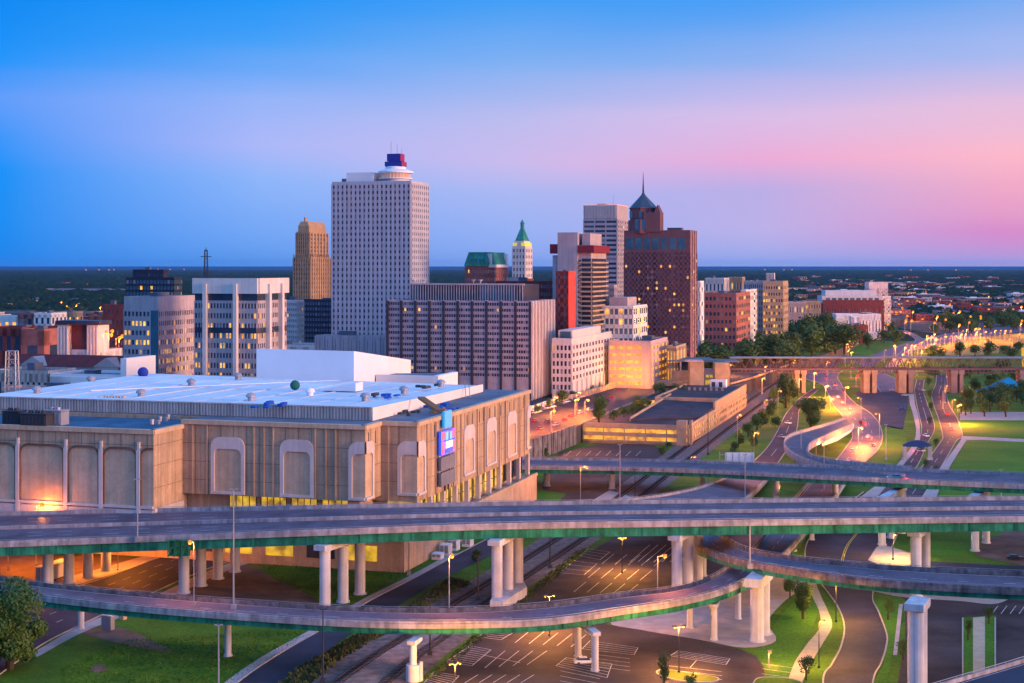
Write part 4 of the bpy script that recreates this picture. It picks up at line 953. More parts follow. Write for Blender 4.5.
sub(r_, 'sign_panel', emi('tower_sign_maroon', (.25, .02, .08), .3), lambda b: (b.box(cx_ + 4.32, cx_ + 4.5, cy_ - 3.4, cy_ + 3.4, h + 12.7, h + 16.8), b.box(cx_ + 5.42, cx_ + 5.6, cy_ - 4.3, cy_ + 4.3, h + 9.5, h + 12.0)))
for dx, hh in ((-3, 8), (1, 6), (4, 3)): sub(r_, 'antenna', 'steel', lambda b: b.cyl((cx_ + dx, cy_, h + 17), (cx_ + dx, cy_, h + 17 + hh), .14, n=5))
# low ribbed block at its foot
building('ribbed_block', 'low mauve ribbed block at the foot of the tallest tower', 'building', 316, 388, 396, 336, 860, 'mauve', front=dict(z=(6, -1), rows=1, cols=9, wf=.05, hf=.9, pd=.3, sd=.2, bay=1, bayw=.9, bayd=.9), lit=0, units=1, seed=12)

# 2 gothic golden tower
r_, w, d, h, fs = building('gothic_tower', 'golden stone stepped tower with tall ribs, standing left of the tallest tower', 'tower', 293.5, 310.5, 330.5, 257, 1300, 'gold', front=dict(z=(8, -1), rows=20, cols=7, wf=.42, hf=.6, pd=.8, sd=.2), right=dict(z=(8, -1), rows=20, cols=9, wf=.42, hf=.6, pd=.8, sd=.2), units=0, seed=3)
b = MB(); b.box(1.8, w - 1.8, 1.8, d - 1.8, h - 1.3, h + 22); ff = faces_of(w - 3.6, d - 3.6, 1.8, 1.8); wn = []
for k_ in ('front', 'right', 'left'): wn += facade(b, ff[k_], h, h + 21, 6, 6, .42, .6, .8, .2)
b.build('upper_tower', M['gold'], r_); put_windows(r_, wn, 'glass', seed=4, nmax=0)
def chamfer(b):
    z0, z1, z2 = h + 21, h + 27, h + 31; a = 3.0
    b.hexa([(a, a, z0), (w - a, a, z0), (w - a, d - a, z0), (a, d - a, z0), (a, a, z1), (w - a, a, z1), (w - a, d - a, z1), (a, d - a, z1)])
    b.hexa([(a, a, z1), (w - a, a, z1), (w - a, d - a, z1), (a, d - a, z1), (a + 1.6, a + 2, z2), (w - a - 2, a + 2, z2), (w - a - 2, d - a - 2, z2), (a + 1.6, d - a - 2, z2)])
    b.box(w * .25, w * .32, d * .3, d * .4, z2, z2 + 4)
    for i in range(9): b.box(i * w / 9, i * w / 9 + .7, -.6, .2, h - 3, h + 2.4); b.box(w - .2, w + .6, i * d / 9, i * d / 9 + .7, h - 3, h + 2.4)
sub(r_, 'crown_storey', 'gold', chamfer)

# 3 lit octagonal glass and precast block
r_, w, d, h, fs = building('office_block', 'eight storey rosy block with many amber lit windows and a blue glass corner', 'office block', 124, 158, 195, 296.5, 640, 'precast', front=dict(z=(9, -5.5), rows=11, cols=9, wf=.62, hf=.5, pd=.35, sd=.3), right=dict(z=(9, -5.5), rows=11, cols=20, wf=.58, hf=.5, pd=.35, sd=.3), lit=.22, litrows={7: .5, 6: .4, 5: .65, 8: .25, 4: .4, 10: 0, 3: .15}, units=1, seed=14, z0=7.9)
sub(r_, 'glass_corner', 'glassblue', lambda b: b.box(w - 3.2, w + .05, -.5, 3.0, 14, h - 6))
building('dark_office_block', 'dark blue glass block with a stepped top rising behind the rosy lit block', 'office block', 126, 174, 182, 277.5, 1080, 'darkclad', front=dict(z=(10, -1), rows=14, cols=14, wf=.7, hf=.6, pd=.15, sd=.12), glass='glassblue', lit=.02, units=0, seed=15)
r2, w, d, h, fs = building('dark_office_block', 'small dark glass upper block on the blue block left of the radio mast', 'office block', 133, 163, 168, 269.5, 1092, 'darkclad', front=dict(z=(60, -1), rows=3, cols=10, wf=.6, hf=.5, pd=.15, sd=.12), units=1, seed=16, nmax=30)
# 4 white grid block with big vertical piers
r_, w, d, h, fs = building('precast_office_block', 'white grid office block with tall flat piers left of the golden tower', 'office block', 195, 257, 286, 279, 610, 'precast', front=dict(z=(9, -9), rows=12, cols=20, wf=.6, hf=.52, pd=.35, sd=.3), right=dict(z=(9, -9), rows=12, cols=16, wf=.58, hf=.5, pd=.35, sd=.3), lit=.12, litrows={8: .35, 5: .45, 7: .3, 1: .7, 2: .5, 9: .2}, units=2, seed=17, z0=7.9, parapet=2.2)
sub(r_, 'parapet_band', 'offwhite', lambda b: (fs['front'].box(b, -.6, w + .6, h - 6.0, h + .3, 0, 1.2), fs['right'].box(b, 0, d + .6, h - 6.0, h + .3, 0, 1.2)))
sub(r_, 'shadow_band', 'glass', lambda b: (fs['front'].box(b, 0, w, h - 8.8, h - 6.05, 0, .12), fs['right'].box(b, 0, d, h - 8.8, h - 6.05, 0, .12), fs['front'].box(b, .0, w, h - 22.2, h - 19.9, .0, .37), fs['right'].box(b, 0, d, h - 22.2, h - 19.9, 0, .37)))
for a in (.19, .68): sub(r_, 'tall_pier', 'offwhite', lambda b: fs['front'].box(b, w * a - .8, w * a + .8, 0, h - 2, 0, 2.2))
for a in (.30, .74): sub(r_, 'tall_pier', 'offwhite', lambda b: fs['right'].box(b, d * a - .9, d * a + .9, 0, h - 2, 0, 2.2))
building('office_block', 'narrow off-white block between the piered block and the tallest tower', 'office block', 285, 297, 304, 300, 960, 'offwhite', front=dict(z=(8, -1), rows=14, cols=6, wf=.5, hf=.5, pd=.2, sd=.2), lit=.02, units=1, seed=18)
building('office_block', 'dull navy gridded block tucked against the left edge of the tallest tower', 'office block', 296, 334, 341, 299.5, 985, 'navy', front=dict(z=(8, -1), rows=14, cols=14, wf=.6, hf=.55, pd=.15, sd=.15), glass='glassgrey', lit=.0, units=1, seed=19)
building('brick_block', 'plain dark red brick block behind the left end of the rosy lit block', 'building', 102.5, 124, 130, 304.5, 800, 'brick', front=dict(z=(8, -1), rows=9, cols=5, wf=.25, hf=.4, pd=.06, sd=.05), lit=.0, units=1, seed=20)

# 5 broad mauve slab
r_, w, d, h, fs = building('federal_slab', 'broad mauve-grey office slab with dark vertical fins behind the white roof', 'office block', 388, 530.5, 552, 301, 800, 'mauve', front=dict(z=(12, -.3), rows=13, cols=60, wf=.80, hf=.5, pd=.10, sd=.26, bay=6, bayw=.9, bayd=1.1), right=dict(z=(12, -.3), rows=13, cols=14, wf=.5, hf=.62, pd=.3, sd=.22, bay=2, bayw=.5, bayd=1.0, colsl=14), glass='glass', lit=.002, litrows={1: .06, 8: .02, 11: .03}, litm=('lit', 'litw'), units=0, seed=21, z0=7.9, parapet=.4)
for i in range(11): sub(r_, 'dark_fin', 'navy', lambda b: fs['front'].box(b, i * w / 10 - .6, i * w / 10 + .6, 1, h - .2, .3, 1.3))
for i in range(8): sub(r_, 'pale_fin', 'offwhite', lambda b: fs['right'].box(b, i * d / 7 - .5, i * d / 7 + .5, 1, h - .2, .3, 1.6))
def pent(b):
    b.box(10, w - 6, 8, d - 6, h - .5, h + 8.6)
sub(r_, 'penthouse', 'navy', pent)
for (a, c_) in ((10, .13), (.0, 0)): pass
def slats(b):
    x = 10.0
    while x < w - 6.6: b.box(x, x + .42, 7.3, 8, h - .2, h + 8.3); x += 1.5
    b.box(9.6, w - 5.6, 7.0, 8.2, h + 8.3, h + 9.2)
sub(r_, 'penthouse_louvre', 'mauve', slats)
sub(r_, 'penthouse_glazing', 'glassblue', lambda b: (b.box(10.5, 14, 7.7, 7.99, h, h + 8.2), b.box(w * .62, w * .86, 7.7, 7.99, h, h + 8.2)))
for x in (.12, .2, .55, .6): sub(r_, 'satellite_dish', 'white', lambda b: b.lathe([(.2, h + 9.2), (.3, h + 10), (1.3, h + 11), (1.3, h + 11.1)], 10, (w * x, 14)))
for i in range(7): sub(r_, 'column', 'mauve', lambda b: fs['right'].box(b, i * d / 7 + .5, i * d / 7 + 2, -1, 12, -.5, .6))

# 6 green-roofed hotel
r_, w, d, h, fs = building('mansard_hotel', 'red and cream brick hotel under a steep green copper mansard roof', 'hotel', 465, 488, 508, 266, 1020, 'brick2', front=dict(z=(8, -1), rows=13, cols=9, wf=.4, hf=.45, pd=.2, sd=.2), right=dict(z=(8, -1), rows=13, cols=8, wf=.4, hf=.45, pd=.2, sd=.2), glass='glassgrey', lit=.06, units=0, seed=22)
sub(r_, 'mansard_roof', 'copper', lambda b: b.hexa([(-.6, -.6, h), (w + .6, -.6, h), (w + .6, d + .6, h), (-.6, d + .6, h), (2, 2, h + 9.5), (w - 2, 2, h + 9.5), (w - 2, d - 2, h + 9.5), (2, d - 2, h + 9.5)]))
sub(r_, 'gable', 'cream', lambda b: (b.box(w - 3, w + .9, 3.5, 6.5, h, h + 8.5), b.box(w - 3, w + .9, d - 6, d - 3, h, h + 8.5), b.box(w - 1.5, w + .8, 1, d - 1, h - 1, h + 1)))
for i in range(5): sub(r_, 'dormer', 'copper', lambda b: b.box(2.5 + i * w / 5.5, 4.4 + i * w / 5.5, -.4, 2.5, h + .5, h + 5))
# 7 white tower with the green pyramid
r_, w, d, h, fs = building('pyramid_tower', 'slim white tower with a lit green pyramid roof and lantern', 'tower', 512.5, 525, 532, 246, 1010, 'offwhite', front=dict(z=(8, -1), rows=20, cols=4, wf=.45, hf=.5, pd=.3, sd=.2), glass='glass', lit=.02, units=0, seed=23)
sub(r_, 'arcade', 'lity' if False else 'offwhite', lambda b: b.box(1.0, w - 1, 1, d - 1, h - 1.3, h + 3.5))
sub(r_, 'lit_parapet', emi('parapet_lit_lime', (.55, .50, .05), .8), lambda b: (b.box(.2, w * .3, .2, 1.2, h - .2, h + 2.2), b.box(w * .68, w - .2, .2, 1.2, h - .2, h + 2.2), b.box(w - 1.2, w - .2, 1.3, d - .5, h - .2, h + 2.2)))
sub(r_, 'pyramid_roof', 'copper', lambda b: (b.hexa([(1.4, 1.4, h + 3.5), (w - 1.4, 1.4, h + 3.5), (w - 1.4, d - 1.4, h + 3.5), (1.4, d - 1.4, h + 3.5), (w / 2 - .8, d / 2 - .8, h + 13), (w / 2 + .8, d / 2 - .8, h + 13), (w / 2 + .8, d / 2 + .8, h + 13), (w / 2 - .8, d / 2 + .8, h + 13)]), b.lathe([(1.3, h + 12.5), (1.3, h + 15), (1.7, h + 15.2), (.2, h + 18)], 8, (w / 2, d / 2))))
sub(r_, 'brick_base', 'brick', lambda b: b.box(-1.2, w + .9, -1.2, d + .5, 0, h - 22))
# 8 long brick block and the red-lit fin
building('long_brick_block', 'long dark red brick block with a crenellated parapet beside the red wall', 'building', 496, 559, 562, 281, 930, 'brick', front=dict(z=(8, -1), rows=13, cols=24, wf=.42, hf=.5, pd=.2, sd=.2, bay=4, bayw=.8, bayd=.5), glass='glassgrey', lit=.02, units=3, seed=24)
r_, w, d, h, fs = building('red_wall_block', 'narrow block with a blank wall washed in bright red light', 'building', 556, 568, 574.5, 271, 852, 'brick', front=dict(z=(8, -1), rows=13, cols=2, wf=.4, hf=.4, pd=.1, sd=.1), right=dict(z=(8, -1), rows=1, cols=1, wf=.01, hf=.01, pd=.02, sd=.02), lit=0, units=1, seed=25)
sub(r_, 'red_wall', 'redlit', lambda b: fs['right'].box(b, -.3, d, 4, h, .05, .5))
# 9 hotel tower with balconies
r_, w, d, h, fs = building('hotel_tower', 'beige hotel tower with stacked balconies, a blank slab side and a red band', 'hotel', 559, 591, 606, 245, 885, 'precast', front=dict(z=(10, -8), rows=22, cols=4, wf=.5, hf=.5, pd=.15, sd=.15, a0=0), right=None, units=0, seed=26, z0=7.9)
sub(r_, 'blank_slab', 'precast', lambda b: b.box(-.5, w * .60, -1.5, d * .7, 0, h + 7.5))
def bal(b):
    for k in range(24):
        z = 8 + k * (h - 16) / 24; b.box(w + .02, w + 1.6, 0, d, z, z + 1.0); b.box(w * .64, w + 1.6, -1.6, -.02, z, z + 1.0)
sub(r_, 'balcony_front', 'bricktan', bal)
sub(r_, 'balcony_recess', 'glass', lambda b: (b.box(w * .72, w, -.25, -.02, 8, h - 8), b.box(w + .01, w + .3, 1, d - 1, 8, h - 8)))
sub(r_, 'crown_band', 'maroon', lambda b: (b.box(w * .62, w + 2.2, -2.2, d + 1, h - 4.6, h - .2), b.box(-5.5, -.6, -.5, 8, h - 5, h + .6)))
sub(r_, 'penthouse', 'precast', lambda b: b.box(w * .7, w * .95, 2, d * .8, h - .3, h + 7))
sub(r_, 'side_wing', 'mauve', lambda b: b.box(-4.2, -.6, 1, 10, 0, h - 6))
building('slim_block', 'slim grey block squeezed between the balconied hotel and the brown granite tower', 'office block', 606, 614, 617, 285, 940, 'precast', front=dict(z=(8, -1), rows=14, cols=4, wf=.5, hf=.5, pd=.2, sd=.2), units=0, seed=27)
# 10 striped white tower
r_, w, d, h, fs = building('striped_tower', 'white tower with dark horizontal window bands and a ribbed blank crown', 'tower', 583.5, 617, 628, 205, 1250, 'precast', front=dict(z=(10, -12), rows=28, cols=3, wf=.9, hf=.5, pd=.35, sd=.25), right=dict(z=(10, -12), rows=28, cols=6, wf=.55, hf=.5, pd=.3, sd=.3), lit=.02, units=1, seed=28)
sub(r_, 'crown_rib', 'offwhite', lambda b: [fs['front'].box(b, i * w / 22, i * w / 22 + .5, h - 11, h, 0, .5) for i in range(22)])
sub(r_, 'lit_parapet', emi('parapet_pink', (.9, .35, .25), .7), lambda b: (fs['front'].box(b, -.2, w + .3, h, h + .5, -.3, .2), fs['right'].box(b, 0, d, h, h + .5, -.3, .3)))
sub(r_, 'antenna', 'steel', lambda b: b.cyl((w * .85, 5, h), (w * .85, 5, h + 9), .12, n=5))
# 11 brown granite tower
r_, w, d, h, fs = building('granite_tower', 'brown granite tower with square windows, a blue domed turret and a needle spire', 'tower', 624, 690, 697, 230, 1000, 'granite', front=dict(z=(8, -15), rows=22, cols=15, wf=.42, hf=.45, pd=.25, sd=.25), right=dict(z=(8, -15), rows=22, cols=5, wf=.6, hf=.5, pd=.25, sd=.25), lit=.10, litrows={15: .35, 12: .4, 16: .1, 8: .25, 9: .03, 21: .0, 20: .05, 5: .02, 6: .03, 10: .04}, units=1, seed=29)
for i in range(7): sub(r_, 'tall_window', 'glassblue', lambda b: fs['front'].box(b, 1.5 + i * w * .132, 1.5 + i * w * .132 + 4.6, h - 13, h - 5.2, 0, .1))
sub(r_, 'pale_corner_rib', 'pinkwall', lambda b: [fs['right'].box(b, .8 + k * (d / 3.2), 1.7 + k * (d / 3.2), 4, h - .4, .1, .6) for k in range(3)])
tx, ty, tr_ = w * .255, 8.5, 10.4
def turret(b):
    b.lathe([(tr_, h - 2), (tr_, h + 7), (tr_ - 1.2, h + 7.2), (tr_ - 1.2, h + 14.6), (tr_ - .6, h + 14.8), (tr_ - .6, h + 15.4)], 8, (tx, ty))
    b.hexa([(tx + 2, ty - 9.5, h - 1), (tx + 13.5, ty - 9.5, h - 1), (tx + 13.5, ty + 2, h - 1), (tx + 2, ty + 2, h - 1), (tx + 2, ty - 9.5, h + 12), (tx + 13.5, ty - 9.5, h + 12), (tx + 13.5, ty + 2, h + 12), (tx + 2, ty + 2, h + 12)])
sub(r_, 'turret', 'granite', turret)
sub(r_, 'turret_dome', mat('dome_slate', (.03,.05,.09), rough=.3, spec=.5), lambda b: b.lathe([(tr_ - .8, h + 15.4), (tr_ - 3.0, h + 18.0), (tr_ - 6.0, h + 21.0), (1.6, h + 24), (.5, h + 26)], 8, (tx, ty)))
sub(r_, 'turret_gable', 'granite', lambda b: b.hexa([(tx + 9.3, ty - 9.4, h + 12), (tx + 13.4, ty - 9.4, h + 12), (tx + 13.4, ty + 1, h + 12), (tx + 9.3, ty + 1, h + 12), (tx + 11.2, ty - 8, h + 17), (tx + 11.5, ty - 8, h + 17), (tx + 11.5, ty - 2, h + 17), (tx + 11.2, ty - 2, h + 17)]))
for k_ in range(5): sub(r_, 'turret_window', 'glassblue', lambda b: b.box(tx - 7.5 + k_ * 3.2, tx - 5.6 + k_ * 3.2, ty - tr_ + 1.1, ty - tr_ + 1.25, h + 8.5, h + 13) if k_ != 1 else b.box(tx - 3.5, tx + 3.5, ty - tr_ + .5, ty - tr_ + .62, h + .5, h + 7.5))
sub(r_, 'spire', 'darksteel', lambda b: (b.cyl((tx, ty, h + 24), (tx, ty, h + 31), .75, .45, n=8), b.cyl((tx, ty, h + 31), (tx, ty, h + 40), .42, .08, n=6)))
# 12 small tower, loft block, garages
r_, w, d, h, fs = building('small_tower', 'small white and sky-blue tower with a blank cream side above the parking deck', 'office block', 600, 633, 647, 306, 905, 'cream', front=dict(z=(14, -.6), rows=7, cols=7, wf=.72, hf=.6, pd=.2, sd=.2), right=None, glass='glassblue', lit=.12, units=0, seed=30)
sub(r_, 'penthouse', 'precast', lambda b: b.box(w * .25, w * .8, 3, d * .7, h - .5, h + 5))
r_, w, d, h, fs = building('white_loft_block', 'white six storey loft block with black windows at the kerb of the lit street', 'building', 552, 571.5, 611.5, 338.5, 815, 'offwhite', front=dict(z=(4.0, -3), rows=6, cols=5, wf=.6, hf=.6, pd=.35, sd=.3), right=dict(z=(9, -3), rows=5, cols=13, wf=.6, hf=.52, pd=.45, sd=.3), lit=.03, units=2, seed=31, z0=7.9)
sub(r_, 'penthouse', 'offwhite', lambda b: (b.box(2, w - 1, 6, d * .75, h - .5, h + 4.2),))
sub(r_, 'penthouse_glazing', 'glassblue', lambda b: b.box(3, w - 2, 5.7, 5.98, h, h + 3.5))
for i in range(10): sub(r_, 'column', 'offwhite', lambda b: fs['right'].box(b, i * d / 9, i * d / 9 + 1.2, -1, 9, .5, .9))
r_, w, d, h, fs = building('parking_deck', 'rose coloured parking deck with amber lit open storeys and white ramps on its side', 'car park', 609, 650.5, 667.5, 341, 880, 'pinkwall', front=dict(z=(1.0, -2.0), rows=6, cols=5, wf=.86, hf=.42, pd=.4, sd=.35), right=dict(z=(1.0, -2.0), rows=6, cols=5, wf=.78, hf=.45, pd=.5, sd=.4, colsl=5), glass='lito', lit=0, units=1, seed=32, z0=7.9)
sub(r_, 'blank_corner', 'precast', lambda b: fs['front'].box(b, w - 5.2, w, -1, h - .8, .3, .7))
building('amber_window_building', 'small tan building with tall amber lit windows beside the rose parking deck', 'building', 667, 676, 686, 346, 900, 'bricktan', front=dict(z=(2, -1.5), rows=2, cols=3, wf=.4, hf=.7, pd=.3, sd=.3), glass='lito', units=1, seed=33, z0=7.9, roof='copper')
# 13 blocks right of the granite tower
building('brick_office', 'rose brick office block with a few yellow windows right of the granite tower', 'office block', 701, 736, 750, 293, 1130, 'brick2', front=dict(z=(6, -1.5), rows=9, cols=9, wf=.55, hf=.45, pd=.25, sd=.3), right=dict(z=(6, -1.5), rows=9, cols=6, wf=.8, hf=.45, pd=.25, sd=.3), lit=.08, units=1, seed=34)
building('white_slab', 'plain cream slab joined to the right side of the rose brick office', 'building', 741, 746, 757, 290, 1190, 'cream', front=dict(z=(6, -1), rows=9, cols=2, wf=.3, hf=.3, pd=.1, sd=.1), right=dict(z=(6, -1), rows=9, cols=2, wf=.3, hf=.35, pd=.2, sd=.2), units=1, seed=35)
building('white_slab', 'taller cream slab with a vertical slot between two lit office blocks', 'building', 750, 756, 765, 286, 1300, 'cream', front=dict(z=(6, -1), rows=10, cols=2, wf=.4, hf=.3, pd=.1, sd=.1), units=1, seed=36)
building('yellow_lit_tower', 'square tan tower dotted with yellow windows and a white rooftop box', 'office block', 763, 783, 788, 281, 1250, 'bricktan', front=dict(z=(6, -3), rows=11, cols=8, wf=.55, hf=.45, pd=.3, sd=.25), lit=.32, units=1, seed=37)
building('grey_tower', 'grey slab with thin ribs left of the yellow lit tan tower', 'office block', 744, 763, 770, 281, 1290, 'precast', front=dict(z=(6, -2), rows=12, cols=9, wf=.4, hf=.6, pd=.3, sd=.2), lit=.06, units=1, seed=38)
building('low_white_block', 'low white block with four dark windows behind the rose brick office', 'building', 705, 724, 729, 278, 1420, 'offwhite', front=dict(z=(20, -1), rows=3, cols=5, wf=.4, hf=.4, pd=.2, sd=.2), units=1, seed=39)
building('low_white_block', 'low tan block with a lit rooftop rail above the pale slabs', 'building', 728, 742, 745, 277, 1500, 'bricktan', front=dict(z=(20, -1), rows=3, cols=5, wf=.4, hf=.4, pd=.2, sd=.2), lit=.1, units=1, seed=40)
building('white_tower_far', 'white rooftop lift tower poking above the yellow lit tower', 'building', 766, 774, 775, 273, 1420, 'offwhite', front=dict(z=(30, -1), rows=1, cols=2, wf=.3, hf=.1, pd=.1, sd=.1), units=0, seed=41)
building('white_slab', 'small white church-like block at the right foot of the granite tower', 'building', 697, 700, 704, 281, 1080, 'white', front=dict(z=(6, -1), rows=6, cols=1, wf=.3, hf=.3, pd=.1, sd=.1), units=0, seed=42)
# warehouse with the saw-edged white roof on the right
r_, w, d, h, fs = building('brick_warehouse', 'long maroon brick warehouse under a broad white roof near the white grain tower', 'warehouse', 823, 884, 888, 300, 1760, 'brick', front=dict(z=(4, -6), rows=2, cols=22, wf=.3, hf=.4, pd=.3, sd=.2), right=None, th=.06, units=0, seed=43, dep=45, roof='roofwhite')
sub(r_, 'white_upper_storey', 'offwhite', lambda b: (b.box(-1, w * .97, 1, 40, h - 4, h + 4.5), b.box(4, w * .88, 8, 40, h + 4.5, h + 11)))
sub(r_, 'upper_glazing', 'glassblue', lambda b: [b.box(w * (.05 + i * .1), w * (.12 + i * .1), .8, .99, h - 1, h + 2.4) for i in range(9)])
r_, w, d, h, fs = building('grain_tower', 'tall white concrete tower block standing behind the maroon warehouse', 'tower', 869, 888, 893, 282, 1860, 'offwhite', front=dict(z=(6, -8), rows=10, cols=6, wf=.2, hf=.25, pd=.2, sd=.2), units=2, seed=44, th=.06, dep=30)
building('white_slab', 'slim cream tower annex at the right end of the maroon warehouse', 'building', 882, 891, 896, 296, 1780, 'cream', front=dict(z=(6, -2), rows=8, cols=2, wf=.3, hf=.4, pd=.2, sd=.2), units=1, seed=45, th=.06, dep=24, lit=.2)
building('low_shop_block', 'long low white-roofed shed in front of the maroon warehouse', 'building', 836, 881, 884, 314, 1640, 'white', front=dict(z=(2, -1), rows=1, cols=14, wf=.4, hf=.5, pd=.2, sd=.2), units=2, seed=46, th=.06, dep=26, roof='roofwhite')
building('cream_block', 'plain cream end wall of a block at the edge of the dark park trees', 'building', 836, 846, 847, 319.5, 1500, 'cream', front=dict(z=(3, -1), rows=1, cols=1, wf=.1, hf=.1, pd=.1, sd=.1), units=0, seed=47, th=.06, dep=24)
building('brick_block', 'small maroon brick block with lamp-lit doors right of the plain cream wall', 'building', 846, 868, 870, 325, 1530, 'brick', front=dict(z=(3, -1.5), rows=3, cols=8, wf=.45, hf=.4, pd=.2, sd=.2), lit=.08, units=1, seed=48, th=.06, dep=24)
building('white_block', 'little white cube house on the roofline in front of the shed', 'building', 851, 860, 861, 316, 1545, 'white', front=dict(z=(5, -1), rows=1, cols=1, wf=.3, hf=.3, pd=.1, sd=.1), units=0, seed=49, th=.06, dep=10)
building('pink_block', 'pink rendered two storey block left of the maroon warehouse', 'building', 787, 806, 808, 302, 1500, 'pinkwall', front=dict(z=(3, -1), rows=3, cols=8, wf=.4, hf=.4, pd=.2, sd=.2), lit=.15, units=1, seed=50, th=.06, dep=30)
building('orange_lit_block', 'tan block glowing with orange street light left of the warehouse roof', 'building', 803, 821, 823, 301, 1600, 'bricktan', front=dict(z=(3, -1), rows=4, cols=7, wf=.5, hf=.4, pd=.2, sd=.2), lit=.3, units=1, seed=51, th=.06, dep=30)

# ---- low-rise town at the left
def low(name, label, xl, xr_, ytop, Y, wall, roof='roofgrey', dep=24, rows=2, cw=4.5, lit=.08, th=TH, **k):
    return building(name, label, 'building', xl, xr_, None, ytop, Y, wall, roof=roof, th=th, dep=dep, front=dict(z=(1.5, -1.2), rows=rows, cw=cw, wf=.45, hf=.5, pd=.2, sd=.2), lit=lit, units=1, nmax=40, z0=7.9 if Y < 2500 else 0, **k)
low('red_roofed_mill', 'long cream building under a dark red pitched roof left of the lit rosy block', 8, 117, 367, 655, 'pinkwall', 'redroof', 14, 2, 4.5, seed=60)
low('white_walled_shed', 'white walled shed with a raised end just beyond the big white roof', 50, 126, 375, 590, 'white', 'roofgrey', 22, 1, 60, 0, seed=61)
low('glazed_low_block', 'grey-blue glazed low block beside the white walled shed', -8, 48, 371, 600, 'concrete', 'roofgrey', 20, 2, 2.6, .02, seed=62)
low('mauve_shop', 'mauve shopfront with three lit doorways at the edge of the white roof', 2, 70, 389, 540, 'pinkwall', 'roofdark', 12, 1, 6, .3, seed=63)
low('cream_twin_tower_hall', 'cream hall with two square towers behind the dark red roof', 60, 100, 350, 720, 'offwhite', 'navy', 20, 2, 5, .02, seed=64)
low('brick_block', 'dull red brick block left of the cream twin tower hall', 21, 44, 329, 860, 'brick2', 'roofdark', 20, 1, 40, .0, seed=65)
low('brick_block', 'darker maroon brick block at the left edge of the town', -12, 22, 327, 870, 'brick', 'roofdark', 20, 2, 6, .03, seed=66)
low('brick_block', 'wide maroon block behind the dull red brick one', 42, 104, 327, 900, 'brick', 'navy', 22, 2, 6, .06, seed=67)
low('cream_block', 'cream four storey block with a blue-grey roof among the left town lamps', 34, 51, 313, 1080, 'cream', 'roofgrey', 20, 4, 5, .1, seed=68)
low('brick_block', 'red and grey striped block between two cream blocks in the left town', 18, 34, 313, 1090, 'brick2', 'roofgrey', 20, 3, 8, .02, seed=69)
low('cream_block', 'tan block with a white rooftop hall in the left town', 51, 68, 312, 1120, 'bricktan', 'roofwhite', 20, 3, 5, .15, seed=70)
low('amber_lit_block', 'flat block with one long amber lit storey under a navy roof in the left town', 55, 102, 322, 960, 'bricktan', 'navy', 20, 1, 5, .8, seed=71)
low('yellow_lit_block', 'small yellow lit cream building at the far left of the town', -4, 18, 315, 1100, 'cream', 'roofgrey', 18, 2, 6, .6, seed=72)
low('distant_shed', 'long pale distant shed lit by lamps among the left woods', 45, 126, 289, 4200, 'precast', 'roofgrey', 40, 1, 30, .1, seed=73)
low('pink_block', 'long rose block below the row of orange lamps in the left town', 88, 104, 315, 1150, 'brick2', 'redroof', 24, 2, 6, .3, seed=74)
low('long_pale_block', 'low pale block running behind the ribbed mauve block', 150, 318, 345, 900, 'offwhite', 'roofgrey', 24, 1, 8, .05, seed=75)
# pitched roofs
def gable(root_label_name, x0, x1, yb, Y, z0, z1, m, name='roof'): pass
r = bpy.data.objects['red_roofed_mill']; w = 0
mw, md, mo = dims(8, 117, None, 655, dep=14); mh = zat(367, 655) - 7.9
def ridge(b):
    b.hexa([(-1, -1, mh), (mw + 1, -1, mh), (mw + 1, md + 1, mh), (-1, md + 1, mh), (-1, md / 2 - .2, mh + 4.5), (mw + 1, md / 2 - .2, mh + 4.5), (mw + 1, md / 2 + .2, mh + 4.5), (-1, md / 2 + .2, mh + 4.5)])
sub(r, 'pitched_roof', 'redroof', ridge)
for gx in (.26, .93): sub(r, 'gable', 'pinkwall', lambda b: (b.box(mw * gx - 6, mw * gx + 6, -2.5, 4, 0, mh), b.hexa([(mw * gx - 6.5, -2.7, mh), (mw * gx + 6.5, -2.7, mh), (mw * gx + 6.5, 5, mh), (mw * gx - 6.5, 5, mh), (mw * gx - .2, -2.7, mh + 4), (mw * gx + .2, -2.7, mh + 4), (mw * gx + .2, 6, mh + 4), (mw * gx - .2, 6, mh + 4)])))
r = bpy.data.objects['cream_twin_tower_hall']; mw, md, mo = dims(60, 100, None, 720, dep=20); mh = zat(350, 720) - 7.9
for gx in (.12, .86): sub(r, 'square_tower', 'offwhite', lambda b: [b.box(mw * gx - 3.1, mw * gx + 3.1, -1.5, 8, -1, mh + 12)] + [b.box(mw * gx - 2.8 + j * 1.7, mw * gx - 2.2 + j * 1.7, -2.1, -1.5, 2, mh + 11) for j in range(4)])
sub(r, 'rear_block', 'brick', lambda b: b.box(mw * .2, mw * .8, 1, 8, mh, mh + 12))
sub(r, 'flat_roof', 'navy', lambda b: b.box(-1, mw + 1, -2.4, 9, mh + 12, mh + 14))
r = bpy.data.objects['white_walled_shed']; mw, md, mo = dims(50, 126, None, 590, dep=22); mh = zat(375, 590) - 7.9
sub(r, 'raised_end', 'white', lambda b: b.box(mw - 2.2, mw + .4, -.4, 22, mh - 1, mh + 6.5))

